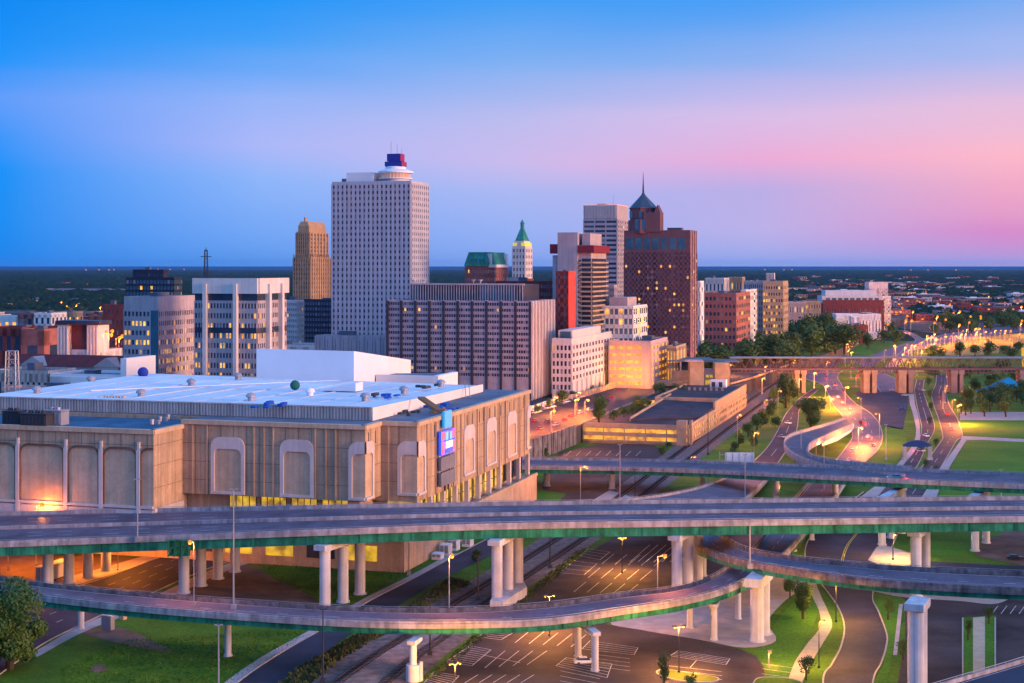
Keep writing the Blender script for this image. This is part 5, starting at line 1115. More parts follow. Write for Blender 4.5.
# ---- scattered houses of the distant town, each small in the picture
WL = ['brick', 'brick2', 'bricktan', 'offwhite', 'pinkwall', 'precast', 'concrete', 'cream']
RL = ['roofgrey', 'roofdark', 'roofwhite', 'redroof', 'navy']
NAMEW = {'brick': 'maroon brick', 'brick2': 'rose brick', 'bricktan': 'tan brick', 'offwhite': 'off-white', 'pinkwall': 'pink', 'precast': 'rosy grey', 'concrete': 'grey', 'cream': 'cream'}
NAMER = {'roofgrey': 'grey-blue', 'roofdark': 'dark', 'roofwhite': 'white', 'redroof': 'red', 'navy': 'navy'}
PROT = {}
def far_house(px, py, wpx, hpx, wl_, rl_, side, th=.06):
    """py: where its foot stands"""
    p = W(px, py, 0 if side == 'right' else TZ if py > 315 else 0); Y = p.y; w = wpx * Y / F; h = hpx * Y / F; d = min(w * .8, 45)
    key = (round(w / 6), round(h / 3), wl_, rl_)
    if key not in PROT:
        w, h = max(1, round(w / 6)) * 6.0, max(1, round(h / 3)) * 3.0; d = min(w * .8, 40)
        b = MB(); b.box(0, w, 0, d, -.3, h); fs = faces_of(w, d)
        rows = max(1, int(h / 4)); cols = max(2, int(w / 6)); wins = facade(b, fs['front'], .5, h - .6, rows, cols, .5, .5, .2, .2)
        me = b.build('wall', M[wl_]); 
        r = MB(); r.box(-.3, w + .3, -.3, d + .3, h, h + .5); r.box(w * .2, w * .45, d * .3, d * .6, h + .5, h + 2.6); rm = r.build('roof', M[rl_])
        q = MB(); q2 = MB(); R = random.Random(key[0] * 7 + key[1])
        for f_ in wins: f_[0].box(q2 if R.random() < .14 else q, f_[1] - f_[3] / 2, f_[1] + f_[3] / 2, f_[2] - f_[4] / 2, f_[2] + f_[4] / 2, -.1, .06)
        parts = [me, rm]
        n1 = len(q.v)
        if q2.v: parts.append(q2.build('window', M['lit']))
        if q.v: parts.append(q.build('window', M['glass']))
        PROT[key] = [(o.name.split('.')[0], o.data) for o in parts]
        for o in parts: bpy.data.objects.remove(o)
    e = empty('town_building', (p.x - w / 2, p.y, p.z), -th)
    tag(e, '%s low-rise with a %s flat roof in the distant %s-hand town' % (NAMEW[wl_], NAMER[rl_], 'west' if side == 'right' else 'east'), 'building', '%s buildings with %s roofs in the %s town' % (NAMEW[wl_], NAMER[rl_], 'western' if side == 'right' else 'eastern'))
    e['label'] = '%s low-rise with a %s flat roof in the distant town %s' % (NAMEW[wl_], NAMER[rl_], 'beyond the truss bridge' if side == 'right' else 'east of the towers' if side == 'left' else 'between the towers')
    for nm_, me in PROT[key]:
        o = link(nm_, me, e)
        if nm_ == 'window': o['kind'] = 'stuff'
R = random.Random(11)
for i in range(190):
    t = R.random(); px = R.uniform(795, 1045); py = 279 + 46 * t ** 1.0 + R.uniform(-2, 2)
    if px < 900 and py > 308: py = R.uniform(286, 303)
    if py > 322 and px > 900: py = R.uniform(290, 318)
    far_house(px, py, R.uniform(10, 26) * (.45 + (py - 275) / 45), R.uniform(4, 8.5) * (.45 + (py - 275) / 50), R.choice(WL[:5] + ['brick', 'brick2', 'brick']), R.choice(RL), 'right')
for i in range(80):
    px = R.uniform(-20, 128); py = R.uniform(283, 345)
    if py < 306 and R.random() < .6: continue
    far_house(px, py, R.uniform(8, 20) * (.5 + (py - 280) / 45), R.uniform(3, 6) * (.5 + (py - 280) / 50), R.choice(WL), R.choice(RL), 'left', TH)
for i in range(26):
    px = R.uniform(690, 830); py = R.uniform(300, 335)
    far_house(px, py, R.uniform(9, 18), R.uniform(4, 9), R.choice(WL), R.choice(RL), 'mid')

# ------------------------------------------------------------------ low garage, station, truss bridge
r_, w, d, h, fs = building('rail_side_garage', 'low tan parking garage with amber lit open storeys beside the railway', 'car park', 583, 688, 746, 425.5, 667, 'bricktan', 'asphalt',
    front=dict(z=(.8, -1.4), rows=2, cols=5, wf=.94, hf=.5, pd=.5, sd=.45), right=None, glass='lito', units=0, seed=80, parapet=1.0)
wnr = []; b = MB(); fr = fs['right']
wnr = facade(b, fr, .8, h - 1.3, 2, 34, .7, .42, .35, .3); b.build('side_wall', M['bricktan'], r_); put_windows(r_, wnr, 'roofdark', seed=2)
sub(r_, 'stair_tower', 'bricktan', lambda b: (b.box(w - 5, w - .6, -1.2, 4, -.2, h + 2.0), b.box(w + .36, w + 1.4, 1.5, 5, -.2, h + 2.0)))
def updeck(b):
    b.hexa([(w * .38, 18, h - .8), (w - .6, 40, h - .8), (w - .6, d - 40, h - .8), (w * .38, d - 70, h - .8), (w * .38, 18, h + .1), (w - .6, 40, h + .1), (w - .6, d - 40, h + 3.0), (w * .38, d - 70, h + 3.0)])
sub(r_, 'ramp_deck', 'asphalt', updeck)
def raised(b): b.box(w * .30, w - .7, d * .52, d - 2, h - .8, h + 3.0)
sub(r_, 'upper_deck', 'asphalt', raised)
sub(r_, 'parapet', 'bricktan', lambda b: (b.box(w - .65, w + .3, d * .40, d - .1, h, h + 4.0), b.box(w * .29, w - .7, d * .515, d * .52, h - .8, h + 3.8), b.box(w * .29, w * .30, d * .52, d - 2, h - .5, h + 3.9), b.hexa([(w * .365, 18, h - .8), (w * .38, 18, h - .8), (w * .38, d - 70, h - .8), (w * .365, d - 70, h - .8), (w * .365, 18, h + 1), (w * .38, 18, h + 1), (w * .38, d - 70, h + 4), (w * .365, d - 70, h + 4)])))
sub(r_, 'lit_opening', 'lito', lambda b: b.box(4, w * .28, d * .515, d * .53, h - .9, h + 1.6))
sub(r_, 'kiosk', 'white', lambda b: (b.box(w * .62, w * .62 + 9, d - 14, d - 9, h + 3, h + 7.2), ))
for kx in (1, 5): sub(r_, 'kiosk_opening', 'roofdark', lambda b: b.box(w * .62 + kx, w * .62 + kx + 2, d - 14.2, d - 14.02, h + 3.2, h + 6))
for i in range(7): sub(r_, 'wall_pier', 'bricktan', lambda b: b.box(w * .45 + i * 3, w * .45 + i * 3 + 1.2, d * .80, d * .80 + 1, h + 3, h + 4.6))

# monorail station with its two big blank walls
def wcorner(px, Y): return PY(px, Y)
st_ = empty('monorail_station', PY(665, 905), 0.0); tag(st_, 'tan station with two big blank walls and yellow stair lights at the truss bridge end', 'station')
so = st_.location.copy()
def sbox(name, m, xl, xr, yt, yb, Y, dep, lift=0):
    b = MB(); a, c = PY(xl, Y).x - so.x, PY(xr, Y).x - so.x; b.box(a, c, Y - so.y, Y - so.y + dep, zat(yb, Y), zat(yt, Y)); return b.build(name, M[m] if isinstance(m, str) else m, st_)
sbox('tower_wall', 'bricktan', 690, 704, 362, 392, 880, 10); sbox('tower_wall', 'bricktan', 715, 729.5, 363, 392, 885, 10)
sbox('tower_cap', 'precast', 687, 703.5, 360.5, 362, 879, 11)
sbox('stair_core', 'precast', 704.1, 714.9, 369, 392, 893, 8); sbox('stair_light', 'lity', 705.5, 713.5, 380, 385, 892.5, .4); sbox('stair_light', 'lity', 706, 708.5, 375, 377.5, 892.5, .4); sbox('stair_light', 'lity', 710, 713, 375, 377.5, 892.5, .4)
sbox('roof', 'roofgrey', 668, 716, 360.2, 361.6, 900, 30); sbox('roof', 'roofgrey', 703.6, 740, 361, 362.2, 896, 20)
sbox('platform_slab', 'bricktan', 672, 690, 371, 380, 897, 16); sbox('platform_slab', 'bricktan', 650, 689.5, 381, 386, 890, 18); sbox('platform_room', 'roofdark', 674, 690, 363, 371, 905, 10); sbox('platform_post', 'precast', 667, 669.5, 362, 392, 903, 4)
sbox('platform_post', 'precast', 680, 681.5, 362, 372, 898, 1.5); sbox('lower_room', 'roofdark', 672, 690, 386, 392, 899, 8)
sbox('lit_window', 'lity', 673, 678, 365, 370, 904.7, .25)

# truss bridge on tall slab piers
tb = empty('truss_bridge', PY(870, 950), 0); tag(tb, 'long brown steel truss footbridge on tall paired piers crossing above the orange roads', 'bridge')
to = tb.location.copy(); steel_b = mat('truss_brown', (.17, .105, .10), rough=.6, var=.2)
def tp_(px, z, dy=0): Y = 945.0; p = PY(px, Y); return Vector((p.x - to.x, p.y - to.y + dy, z))
xa, xb = 730, 1042; zb, zt = 15.0, 22.2
for name, z, th_ in (('top_chord', zt, .45), ('bottom_chord', zb, .6)):
    b = MB()
    for dy in (0, 7): a, c = tp_(xa, z, dy), tp_(xb, z, dy); b.box(a.x, c.x, a.y - .35, a.y + .35, z - th_, z + th_)
    if name == 'bottom_chord': b.box(a.x, c.x, a.y - 6.6, a.y - .4, z - .4, z)
    else: b.box(a.x, c.x, a.y - 6.6, a.y - .4, z + .1, z + .4)
    b.build(name, steel_b if name == 'bottom_chord' else mat('truss_top', (.20, .22, .26), var=.2), tb)
b = MB(); n_ = 62; x0, x1 = tp_(xa, 0).x, tp_(xb, 0).x
for dy in (0, 7):
    for i in range(n_):
        p, q = x0 + (x1 - x0) * i / n_, x0 + (x1 - x0) * (i + 1) / n_; y = tp_(xa, 0, dy).y
        if i % 2: b.cyl((p, y, zb), (q, y, zt), .24, n=4, cap=False)
        else: b.cyl((p, y, zt), (q, y, zb), .24, n=4, cap=False)
        if i % 2 == 0: b.cyl((p, y, zb), (p, y, zt), .16, n=4, cap=False)
b.build('truss_web', steel_b, tb)
b = MB(); a, c = tp_(xa, 0), tp_(xb, 0)
for i in range(80): x = a.x + (c.x - a.x) * i / 80; b.box(x, x + .5, a.y - .8, a.y - .4, zb - 2.2, zb - .62)
b.box(a.x, c.x, a.y - .9, a.y - .5, zb - 2.4, zb - 2.0); b.build('monorail_beam', steel_b, tb)
for pl, pr in ((795, 799), (801.5, 805.5), (863.5, 869.5), (872, 876.5), (898.5, 906), (908.5, 913), (951, 957), (959.5, 963), (1020, 1024)):
    b = MB(); a, c = tp_(pl, 0), tp_(pr, 0); b.hexa([(a.x, a.y - 1, -.3), (c.x, a.y - 1, -.3), (c.x, a.y + 8, -.3), (a.x, a.y + 8, -.3), (a.x, a.y - 1, zb - 2.5), (c.x, a.y - 1, zb - 2.5), (c.x, a.y + 8, zb - 2.5), (a.x, a.y + 8, zb - 2.5)])
    b.box(a.x - .5, c.x + .5, a.y - 1.4, a.y + 8.4, zb - 3.2, zb - .65); b.build('bridge_pier', M['bricktan'] if pl < 900 else mat('pier_rose', (.30, .21, .19)), tb)
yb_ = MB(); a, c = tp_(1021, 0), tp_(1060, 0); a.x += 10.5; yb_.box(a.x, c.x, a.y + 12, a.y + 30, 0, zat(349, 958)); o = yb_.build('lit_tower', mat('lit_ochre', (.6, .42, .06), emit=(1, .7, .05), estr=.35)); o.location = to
o2 = MB()
for k_ in range(10): o2.box(a.x - .3, c.x, a.y + 11.6, a.y + 11.95, 4 + k_ * 2.4, 4.5 + k_ * 2.4)
o2.build('floor_band', M['bricktan'], o)
tag(o, 'narrow yellow lit building cut off by the frame at the end of the truss bridge', 'building')
# blue tent-roofed pavilion
pv = empty('pavilion', PY(1012, 915)); tag(pv, 'pavilion with a wide turquoise pyramid roof behind dark trees below the truss bridge', 'pavilion')
hw = 15.5; zr = zat(394, 915)
sub(pv, 'roof', mat('tent_turquoise', (.01, .22, .42), var=.2, scale=.05), lambda b: b.hexa([(-hw, -8, zr), (hw, -8, zr), (hw, 22, zr), (-hw, 22, zr), (-.4, 7, zat(378, 920)), (.4, 7, zat(378, 920)), (.4, 7.6, zat(378, 920)), (-.4, 7.6, zat(378, 920))]))
for x, y in ((-13, -6), (13, -6), (13, 20), (-13, 20)): sub(pv, 'post', 'bricktan', lambda b: b.box(x - .4, x + .4, y - .4, y + .4, -.2, zr))
sub(pv, 'roof_emblem', emi('emblem_yellow', (.8, .6, .1), .4), lambda b: b.hexa([(-1.6, -1.9, zat(389, 915)), (1.6, -1.9, zat(389, 915)), (1.6, -1.6, zat(389, 915)), (-1.6, -1.6, zat(389, 915)), (-.1, 0.3, zat(386, 915)), (.1, .3, zat(386, 915)), (.1, .5, zat(386, 915)), (-.1, .5, zat(386, 915))]))
# retaining walls of the terrace
def wallrun(name, label, pts, z0, z1, m, th_=.6):
    """pts pixels on plane z1"""
    P_ = [W(x, y, z1) for x, y in pts]; b = MB()
    for i in range(len(P_) - 1):
        a, c = P_[i].copy(), P_[i + 1].copy(); n_ = Vector(((c - a).y, -(c - a).x, 0)).normalized() * th_; n_ = n_ if n_.y < 0 else -n_
        b.hexa([(a.x + n_.x, a.y + n_.y, z0), (c.x + n_.x, c.y + n_.y, z0), (c.x, c.y, z0), (a.x, a.y, z0), (a.x + n_.x, a.y + n_.y, z1 + 1.0), (c.x + n_.x, c.y + n_.y, z1 + 1.0), (c.x, c.y, z1 + 1.0), (a.x, a.y, z1 + 1.0)])
        L_ = (c - a).length; k_ = 0
        while k_ < L_:
            q = a.lerp(c, k_ / L_) + n_ * 1.0; b.box(q.x - .3, q.x + .3, q.y - .3, q.y + .1, z0, z1 + 1.15); k_ += 6
    o = b.build(name, m); tag(o, label, 'wall'); return o
stone = mat('wall_stone_stained', (.24, .20, .20), var=.45, streak=.4, scale=.25)
wallrun('retaining_wall', 'stained grey stone wall holding up the red lit street beside the hall', [(500, 448), (527, 443.5), (552, 435), (575, 426.5)], -.2, TZ, stone)
wallrun('retaining_wall', 'tan wall glowing orange under the start of the truss bridge', [(730, 384.5), (752, 378.5), (772, 371.5), (795, 363)], -.2, TZ, M['tan2'])
wallrun('street_wall', 'long pale ramp wall along the lit street in front of the white loft block', [(556, 401), (590, 391), (618, 383), (645, 379)], TZ - .1, TZ + 2.2, M['bricktan'])
wallrun('street_wall', 'cream garden wall at the foot of the broad mauve slab', [(528, 409), (545, 403), (572, 396)], TZ - .1, TZ + 2.0, M['offwhite'])

# ------------------------------------------------------------------ small things near the viaducts
# highway sign seen from behind
sgn = empty('highway_sign', PY(739.5, 560)); tag(sgn, 'pale highway sign seen from behind on two posts above the slip road', 'road sign')
zt_, zb_ = zat(452.5, 560), zat(462.5, 560)
pn = sub(sgn, 'sign_board', M['white'], lambda b: b.box(-5.4, 5.4, 0, .15, zb_, zt_))
sub(pn, 'stiffener', 'steel', lambda b: [b.box(-5 + i * 2.4, -4.85 + i * 2.4, -.12, -.005, zb_ - .2, zt_ + .2) for i in range(5)])
for x in (-7.4, 4.6): sub(sgn, 'post', 'steel', lambda b: b.cyl((x, .4, -.2), (x, .4, zt_ + .3), .16, n=8))
sub(sgn, 'cross_beam', 'steel', lambda b: b.box(-7.5, 5.6, .3, .5, zt_ - 1, zt_ - .7))
# arched gantry over the riverside road
gt = empty('arch_gateway', PY(917, 920)); gt.location = W(917, 460); gt.location.z = 0
tag(gt, 'blue arched gateway spanning the riverside road on pale posts', 'gateway')
Y_ = gt.location.y
def gx(px): return (px - 917) / F * Y_
for x in (904.5, 930): sub(gt, 'gate_post', 'concrete', lambda b: (b.box(gx(x) - .7, gx(x) + .7, -.6, .6, -.1, 5.6), b.box(gx(x) - 1, gx(x) + 1, -.9, .9, -.1, 1.0)))
def archb(b):
    n_ = 14
    for i in range(n_):
        t0, t1 = i / n_, (i + 1) / n_; f = lambda t: (gx(903) + (gx(931) - gx(903)) * t, 6.1 + 1.8 * math.sin(math.pi * t))
        (x0, z0), (x1, z1) = f(t0), f(t1); b.hexa([(x0, -.5, 5.5), (x1, -.5, 5.5), (x1, .5, 5.5), (x0, .5, 5.5), (x0, -.5, z0 + .3), (x1, -.5, z1 + .3), (x1, .5, z1 + .3), (x0, .5, z0 + .3)])
sub(gt, 'arch_beam', mat('gate_blue', (.03, .07, .20)), archb)
# trailer and crates below the hall
def boxy(name, label, cat, px, py, w, d, h, m, rz=0, group=None, wheels=False):
    p = W(px, py); e = empty(name, p, rz); tag(e, label, cat, group)
    sub(e, 'body', m, lambda b: (b.box(-w / 2, w / 2, 0, d, .6 if wheels else 0, h), b.box(-w / 2 - .05, w / 2 + .05, -.05, d + .05, h, h + .08)))
    sub(e, 'door', 'steel', lambda b: [b.box(-w / 2 + .15 + i * (w / 2), i * (w / 2) - .15, -.06, -.01, .8, h - .2) for i in range(2)])
    if wheels:
        for x in (-w / 2 + .3, w / 2 - .3):
            for y in (1.2, d - 1.4): sub(e, 'wheel', 'roofdark', lambda b: b.cyl((x - .2, y, .5), (x + .2, y, .5), .5, n=12))
    return e
boxy('cargo_trailer', 'white box trailer parked behind the leftmost highway columns', 'trailer', 41, 584, 3.2, 11, 4.2, 'white', -.3, None, True)
for i, (px, py, m_, lb) in enumerate([(466, 547, 'white', 'small white storage cabin standing furthest from the street, beside the hall'), (452, 551, 'white', 'middle white storage cabin in the row beside the hall'), (444, 556, 'cream', 'cream storage cabin in the row beside the hall, nearest the wall'), (436, 560, 'white', 'low white cabin at the near end of the row beside the hall')]):
    boxy('storage_cabin', lb, 'cabin', px, py, 2.6, 3.2, 3.0 if i < 3 else 1.6, m_, -TH, 'storage cabins beside the hall')
boxy('utility_cabinet', 'grey double cabinet on the grass under the lower ramp', 'cabinet', 106, 630, 2.8, 1.2, 3.0, 'steel', -.5)
boxy('utility_cabinet', 'small tan cabinet right of the grey one under the lower ramp', 'cabinet', 121, 620, 1.4, 1.2, 1.3, 'tan2', -.5)

def lampdata(color, power, r=.25, key={}):
    k_ = (color, power, r)
    if k_ not in key:
        l = bpy.data.lights.new('lamp_glow', 'POINT'); l.color = color; l.energy = power; l.shadow_soft_size = r; key[k_] = l
    return key[k_]
# cars
paintm = {n: mat('car_paint_' + n, c, rough=.3, var=.05, spec=.6) for n, c in (('white', (.7, .7, .72)), ('silver', (.35, .36, .38)), ('black', (.02, .02, .025)), ('blue', (.03, .06, .22)), ('red', (.35, .03, .03)), ('teal', (.04, .16, .22)))}
def car_proto(paint, lights=False):
    e = empty('parked_car')
    def body(b):
        b.hexa([(-2.2, -.88, .35), (2.2, -.88, .35), (2.2, .88, .35), (-2.2, .88, .35), (-2.25, -.9, .75), (2.25, -.9, .70), (2.25, .9, .70), (-2.25, .9, .75)])
        b.hexa([(-2.25, -.9, .751), (2.25, -.9, .701), (2.25, .9, .701), (-2.25, .9, .751), (-2.1, -.8, .98), (1.9, -.78, .90), (1.9, .78, .90), (-2.1, .8, .98)])
        b.hexa([(-1.2, -.66, 1.38), (.4, -.66, 1.38), (.4, .66, 1.38), (-1.2, .66, 1.38), (-1.1, -.6, 1.45), (.3, -.6, 1.45), (.3, .6, 1.45), (-1.1, .6, 1.45)])
    sub(e, 'body', paint, body)
    sub(e, 'cabin_glass', 'glass', lambda b: b.hexa([(-1.75, -.78, .96), (1.05, -.78, .92), (1.05, .78, .92), (-1.75, .78, .96), (-1.2, -.66, 1.379), (.4, -.66, 1.379), (.4, .66, 1.379), (-1.2, .66, 1.379)]))
    for x in (-1.4, 1.4):
        for y in (-.85, .85): sub(e, 'wheel', 'roofdark', lambda b: (b.cyl((x, y - .1, .33), (x, y + .1, .33), .33, n=14), b.cyl((x, y - .12, .33), (x, y + .12, .33), .18, n=10)))
    for y in (-.62, .62):
        sub(e, 'headlight', 'bulbw' if lights else 'white', lambda b: b.box(2.2, 2.27, y - .16, y + .16, .58, .74)); sub(e, 'taillight', 'bulbr' if lights else 'redlit', lambda b: b.box(-2.27, -2.2, y - .18, y + .18, .62, .78))
    return e
cars = {}
def put_car(p, rz, label, paint, lights=False, group=None, cat='car', glow=700):
    k_ = (paint, lights)
    if k_ not in cars: cars[k_] = car_proto(paintm[paint], lights); e = cars[k_]
    else: e = copy_tree(cars[k_], kids(cars[k_]))
    e.location = p; e.rotation_euler = (0, 0, rz); tag(e, label, cat, group)
    if lights:
        e.name = 'driving_car'
        for c_, k_x, pw, col_ in ((0, -3.2, glow, (1, .05, .03)), (1, 7.5, glow * .14, (1, .72, .42))):
            if pw: l = link('lamp_glow', lampdata(col_, pw, .3), e); l.location = (k_x, 0, .8)
    return e
put_car(W(585, 664), .1, 'white car standing between the twin ramp columns in the car park', 'white')
put_car(W(664, 603, .03) if False else W(706, 470.5, 0) * 0 + W(793, 474), 2.0, 'dark car on the grass verge street below the slip road', 'black') if False else None
put_car(W(1015, 560) + Vector((0, 0, .08)), -.1, 'dark car with pale windows on the cross street near the frame edge', 'black')
put_car(W(793, 541) , .3, 'silver car parked beneath the highway near the buff path', 'silver')
put_car(PY(895, 447, 16.5), math.pi - .06, 'long blue-green car crossing the long viaduct', 'teal', True)
for i, (px, py, rz, pt) in enumerate([(905, 396, .3, 'silver'), (902, 410, .2, 'blue'), (893, 391, .1, 'white')]):
    put_car(W(px, py) + Vector((0, 0, .04)), rz, ['silver car at the middle of the right edge of the dark blue lot', 'blue car nearest the camera on the dark blue lot', 'white car at the far side of the dark blue lot'][i], pt, False, 'cars on the dark blue lot')
for i, (px, py, rz, pt, lb) in enumerate([(788, 424, -1.2, 'white', 'lead car with headlights on, coming down the left-hand road'), (782, 438, -1.25, 'silver', 'second car with headlights on, following down the left-hand road'), (923, 391, -1.6, 'white', 'car with bright headlights near the piers on the left riverside lane'), (920, 452, -1.0, 'silver', 'car with headlights passing through the blue gateway'), (926, 437, -1.5, 'white', 'car with headlights on just beyond the blue gateway'),
    (947, 415, 1.45, 'red', 'red car with tail lights going away on the right riverside lane'), (940, 398, 1.5, 'black', 'black car with tail lights far up the right riverside lane'), (951, 430, 1.3, 'silver', 'silver car with tail lights by the lawn corner'),
    (843, 392, 1.4, 'black', 'black car with tail lights at the top of the orange S-curve'), (862, 424, 1.9, 'red', 'red car with tail lights midway up the orange S-curve')]):
    put_car(W(px, py) + Vector((0, 0, .1)), rz, lb, pt, True, 'cars driving on the riverside roads')
for i, (px, py) in enumerate([(548, 423), (572, 417), (590, 411), (606, 402), (622, 392)]):
    put_car(W(px, py, TZ) + Vector((0, 0, .1)), .9, ['car with tail lights, nearest to the hall on the red lit street', 'second car from the hall on the red lit street', 'third car from the hall on the red lit street', 'fourth car from the hall on the red lit street', 'furthest car from the hall on the red lit street'][i], ['black', 'red', 'silver', 'black', 'blue'][i], True, 'cars on the red lit street')
for i in range(14):
    put_car(W(534 + i * 3.6, 414 - i * 1.25, TZ) + Vector((0, 0, .12)), .75, 'small car parked in the row beside the cream garden wall', ['silver', 'white', 'black', 'blue'][i % 4], False, 'cars parked beside the cream garden wall')
for i in range(8):
    put_car(W(618 + i * 5, 385 - i * .5, TZ) + Vector((0, 0, .12)), .2, 'small car parked below the rose parking deck', ['white', 'blue', 'silver', 'black'][i % 4], False, 'cars parked below the rose parking deck')
R = random.Random(21)
def on_px(x, y, z, x2, y2, label, pt, grp, glow=900):
    p, q = W(x, y, z), W(x2, y2, z); put_car(p + Vector((0, 0, .08)), math.atan2((q - p).y, (q - p).x), label, pt, True, grp, glow=glow)
for i, (x, y, x2, y2) in enumerate([(868, 438, 872, 432), (873, 447, 866, 455), (850, 410, 855, 414), (838, 398, 836, 395), (835, 385, 834, 382), (852, 452, 862, 440), (848, 464, 858, 452), (826, 378, 820, 374), (843, 404, 838, 399)]):
    on_px(x, y, 0, x2, y2, 'car with glowing tail lights in the stream on the orange S-curve', ['white', 'black', 'silver'][i % 3], 'cars streaming round the S-curve', 2200)
for i, (x, y, x2, y2) in enumerate([(540, 430, 548, 427), (556, 426, 564, 424), (565, 421, 573, 418), (535, 422, 544, 419), (580, 414, 586, 411), (598, 408, 604, 404), (612, 398, 618, 394), (636, 381, 640, 378), (628, 386, 632, 383)]):
    on_px(x, y, TZ, x2, y2, 'car in the evening queue glowing red on the street beside the hall', ['black', 'silver', 'red'][i % 3], 'cars queueing on the red lit street', 2600)
put_car(PY(672, 760, 9.2), .3, 'blue car alone on the roof of the low garage', 'blue')

# ------------------------------------------------------------------ street lamps
lamp_count = [0]
SOD = (1.0, .27, .035); YEL = (1.0, .55, .08)
LP = {}
def lamp(p, hgt, label, group=None, arm=1.6, ang=0, m='steel', bulb='bulb', br=.42, power=2600, color=SOD, twin=False, pr=.13, name='street_lamp', base=True):
    k_ = (round(hgt, 1), arm, m, bulb, br, twin, pr)
    if k_ not in LP:
        a = MB(); a.cyl((0, 0, -.1), (0, 0, hgt), pr, pr * .55, n=8); a.cyl((0, 0, -.1), (0, 0, .5), pr * 2.2, n=10) if base else None
        pl = a.build('pole', M[m]); me_p = pl.data; bpy.data.objects.remove(pl)
        a = MB()
        for s_ in ((1, -1) if twin else (1,)):
            a.cyl((0, 0, hgt - .1), (s_ * arm, 0, hgt + .25), .07, n=6); a.box(s_ * arm - .45, s_ * arm + .45, -.2, .2, hgt + .2, hgt + .38)
        pl = a.build('lamp_arm', M[m]); me_a = pl.data; bpy.data.objects.remove(pl)
        a = MB()
        for s_ in ((1, -1) if twin else (1,)): a.ball((s_ * arm, 0, hgt + .02), br, n=10)
        pl = a.build('bulb', M[bulb]); me_b = pl.data; bpy.data.objects.remove(pl)
        LP[k_] = (me_p, me_a, me_b)
    e = empty(name, p, ang); tag(e, label, 'street lamp', group)
    for n_, me in zip(('pole', 'lamp_arm', 'bulb'), LP[k_]): link(n_, me, e)
    if power:
        power *= 2.6
        l = link('lamp_glow', lampdata(color, power, br), e); l.location = (arm if not twin else 0, 0, hgt - br - .35)
    return e
# (bulb x, foot y, bulb y, plane of the foot, label)
def lamp_px(bx, fy, by, label, z=0.0, **k):
    p = W(bx, fy, z); hgt = max(zat(by, p.y) - z, 3.0); ang = k.pop('ang', 0); arm = k.get('arm', 1.6)
    p = p - Vector((math.cos(ang), math.sin(ang), 0)) * arm
    return lamp(p, round(hgt, 1), label, ang=ang, **k)
g_ = 'orange street lamps round the viaducts'
lamp(PY(36, 403, 0), round(zat(505, 403), 1), 'orange lamp blazing in front of the left arched wing', g_, power=2200, br=.6)
for i_, px_ in enumerate((8, 66, 118)): lamp(PY(px_, 394, 0), 10.8, 'street lamp hidden low between the arched wing and the highway deck', 'street lamps under the arched wing', power=6000, br=.4)
lamp_px(186, 517, 470, 'orange lamp in the inner corner between the wing and the hall front', z=14 * 0 + 9, group=g_, power=2500)
lamp_px(214, 516, 494, 'small orange lamp below the first arch of the hall front', z=9, group=g_, power=2200)
lamp_px(411, 507, 473, 'orange lamp in front of the arch at the hall corner', z=9, group=g_, power=2200)
lamp_px(190, 604.5, 542, 'orange lamp between the highway columns, rising from the lower ramp', z=10, group=g_, power=3500, arm=.8, ang=math.pi)
lamp_px(452, 611, 556, 'orange lamp rising from the lower ramp above the railway tracks', z=10, group=g_, power=3500, arm=.6)
lamp_px(665, 592, 556, 'orange lamp on the lower ramp beside the pale highway column', z=10, group=g_, power=3500, arm=1.6)
lamp_px(587, 505, 467, 'orange lamp standing on the paved yard behind the highway', group=g_, power=5000, arm=2.2)
lamp_px(758, 463, 433, 'orange lamp on the verge right of the highway sign', group=g_, power=7000)
lamp_px(779, 505, 486, 'orange lamp below the long viaduct beside its pier', group=g_, power=4000)
lamp_px(741, 445, 415, 'orange lamp on the near bank of the railway', group=g_, power=6000)
lamp_px(767, 424, 400, 'orange lamp beside the bushes along the railway bank', group=g_, power=6000)
lamp_px(781, 414, 391, 'orange lamp left of the big round tree', group=g_, power=6000)
lamp_px(695, 470, 457, 'orange lamp seen between the long viaduct and the slip road', group=g_, power=4000)
lamp_px(876, 438, 414, 'orange lamp on the green bank between the S-curve and the dark lot', group=g_, power=6000, ang=math.pi)
lamp_px(858, 419, 398, 'pale yellow lamp at the near corner of the dark blue lot', group=g_, power=3000, bulb='bulby', ang=math.pi)
lamp_px(848, 407, 387, 'orange lamp beside the upper bend of the S-curve', group=g_, power=26000)
lamp_px(862, 446, 428, 'orange lamp inside the big bend of the S-curve', group=g_, power=26000)
lamp_px(833, 410, 399, 'orange lamp at the edge of the striped gore of the S-curve', group=g_, power=26000)
lamp_px(828, 398, 386, 'orange lamp above the narrow neck of the S-curve', group=g_, power=26000)
lamp_px(961, 425, 405, 'orange lamp with its pole on the corner of the lit lawn', group=g_, power=45000)
lamp_px(955, 410, 400, 'orange lamp among the dark trees behind the lit lawn', group=g_, power=5000)
lamp_px(820, 460, 441, 'orange lamp standing inside the looping ramp', group=g_, power=5000)
lamp_px(762, 510, 500, 'orange lamp glowing low beyond the highway parapet', z=9, group=g_, power=3000)
lamp_px(528, 452, 427, 'orange lamp at the street wall beside the hall end', z=0, group=g_, power=4000)
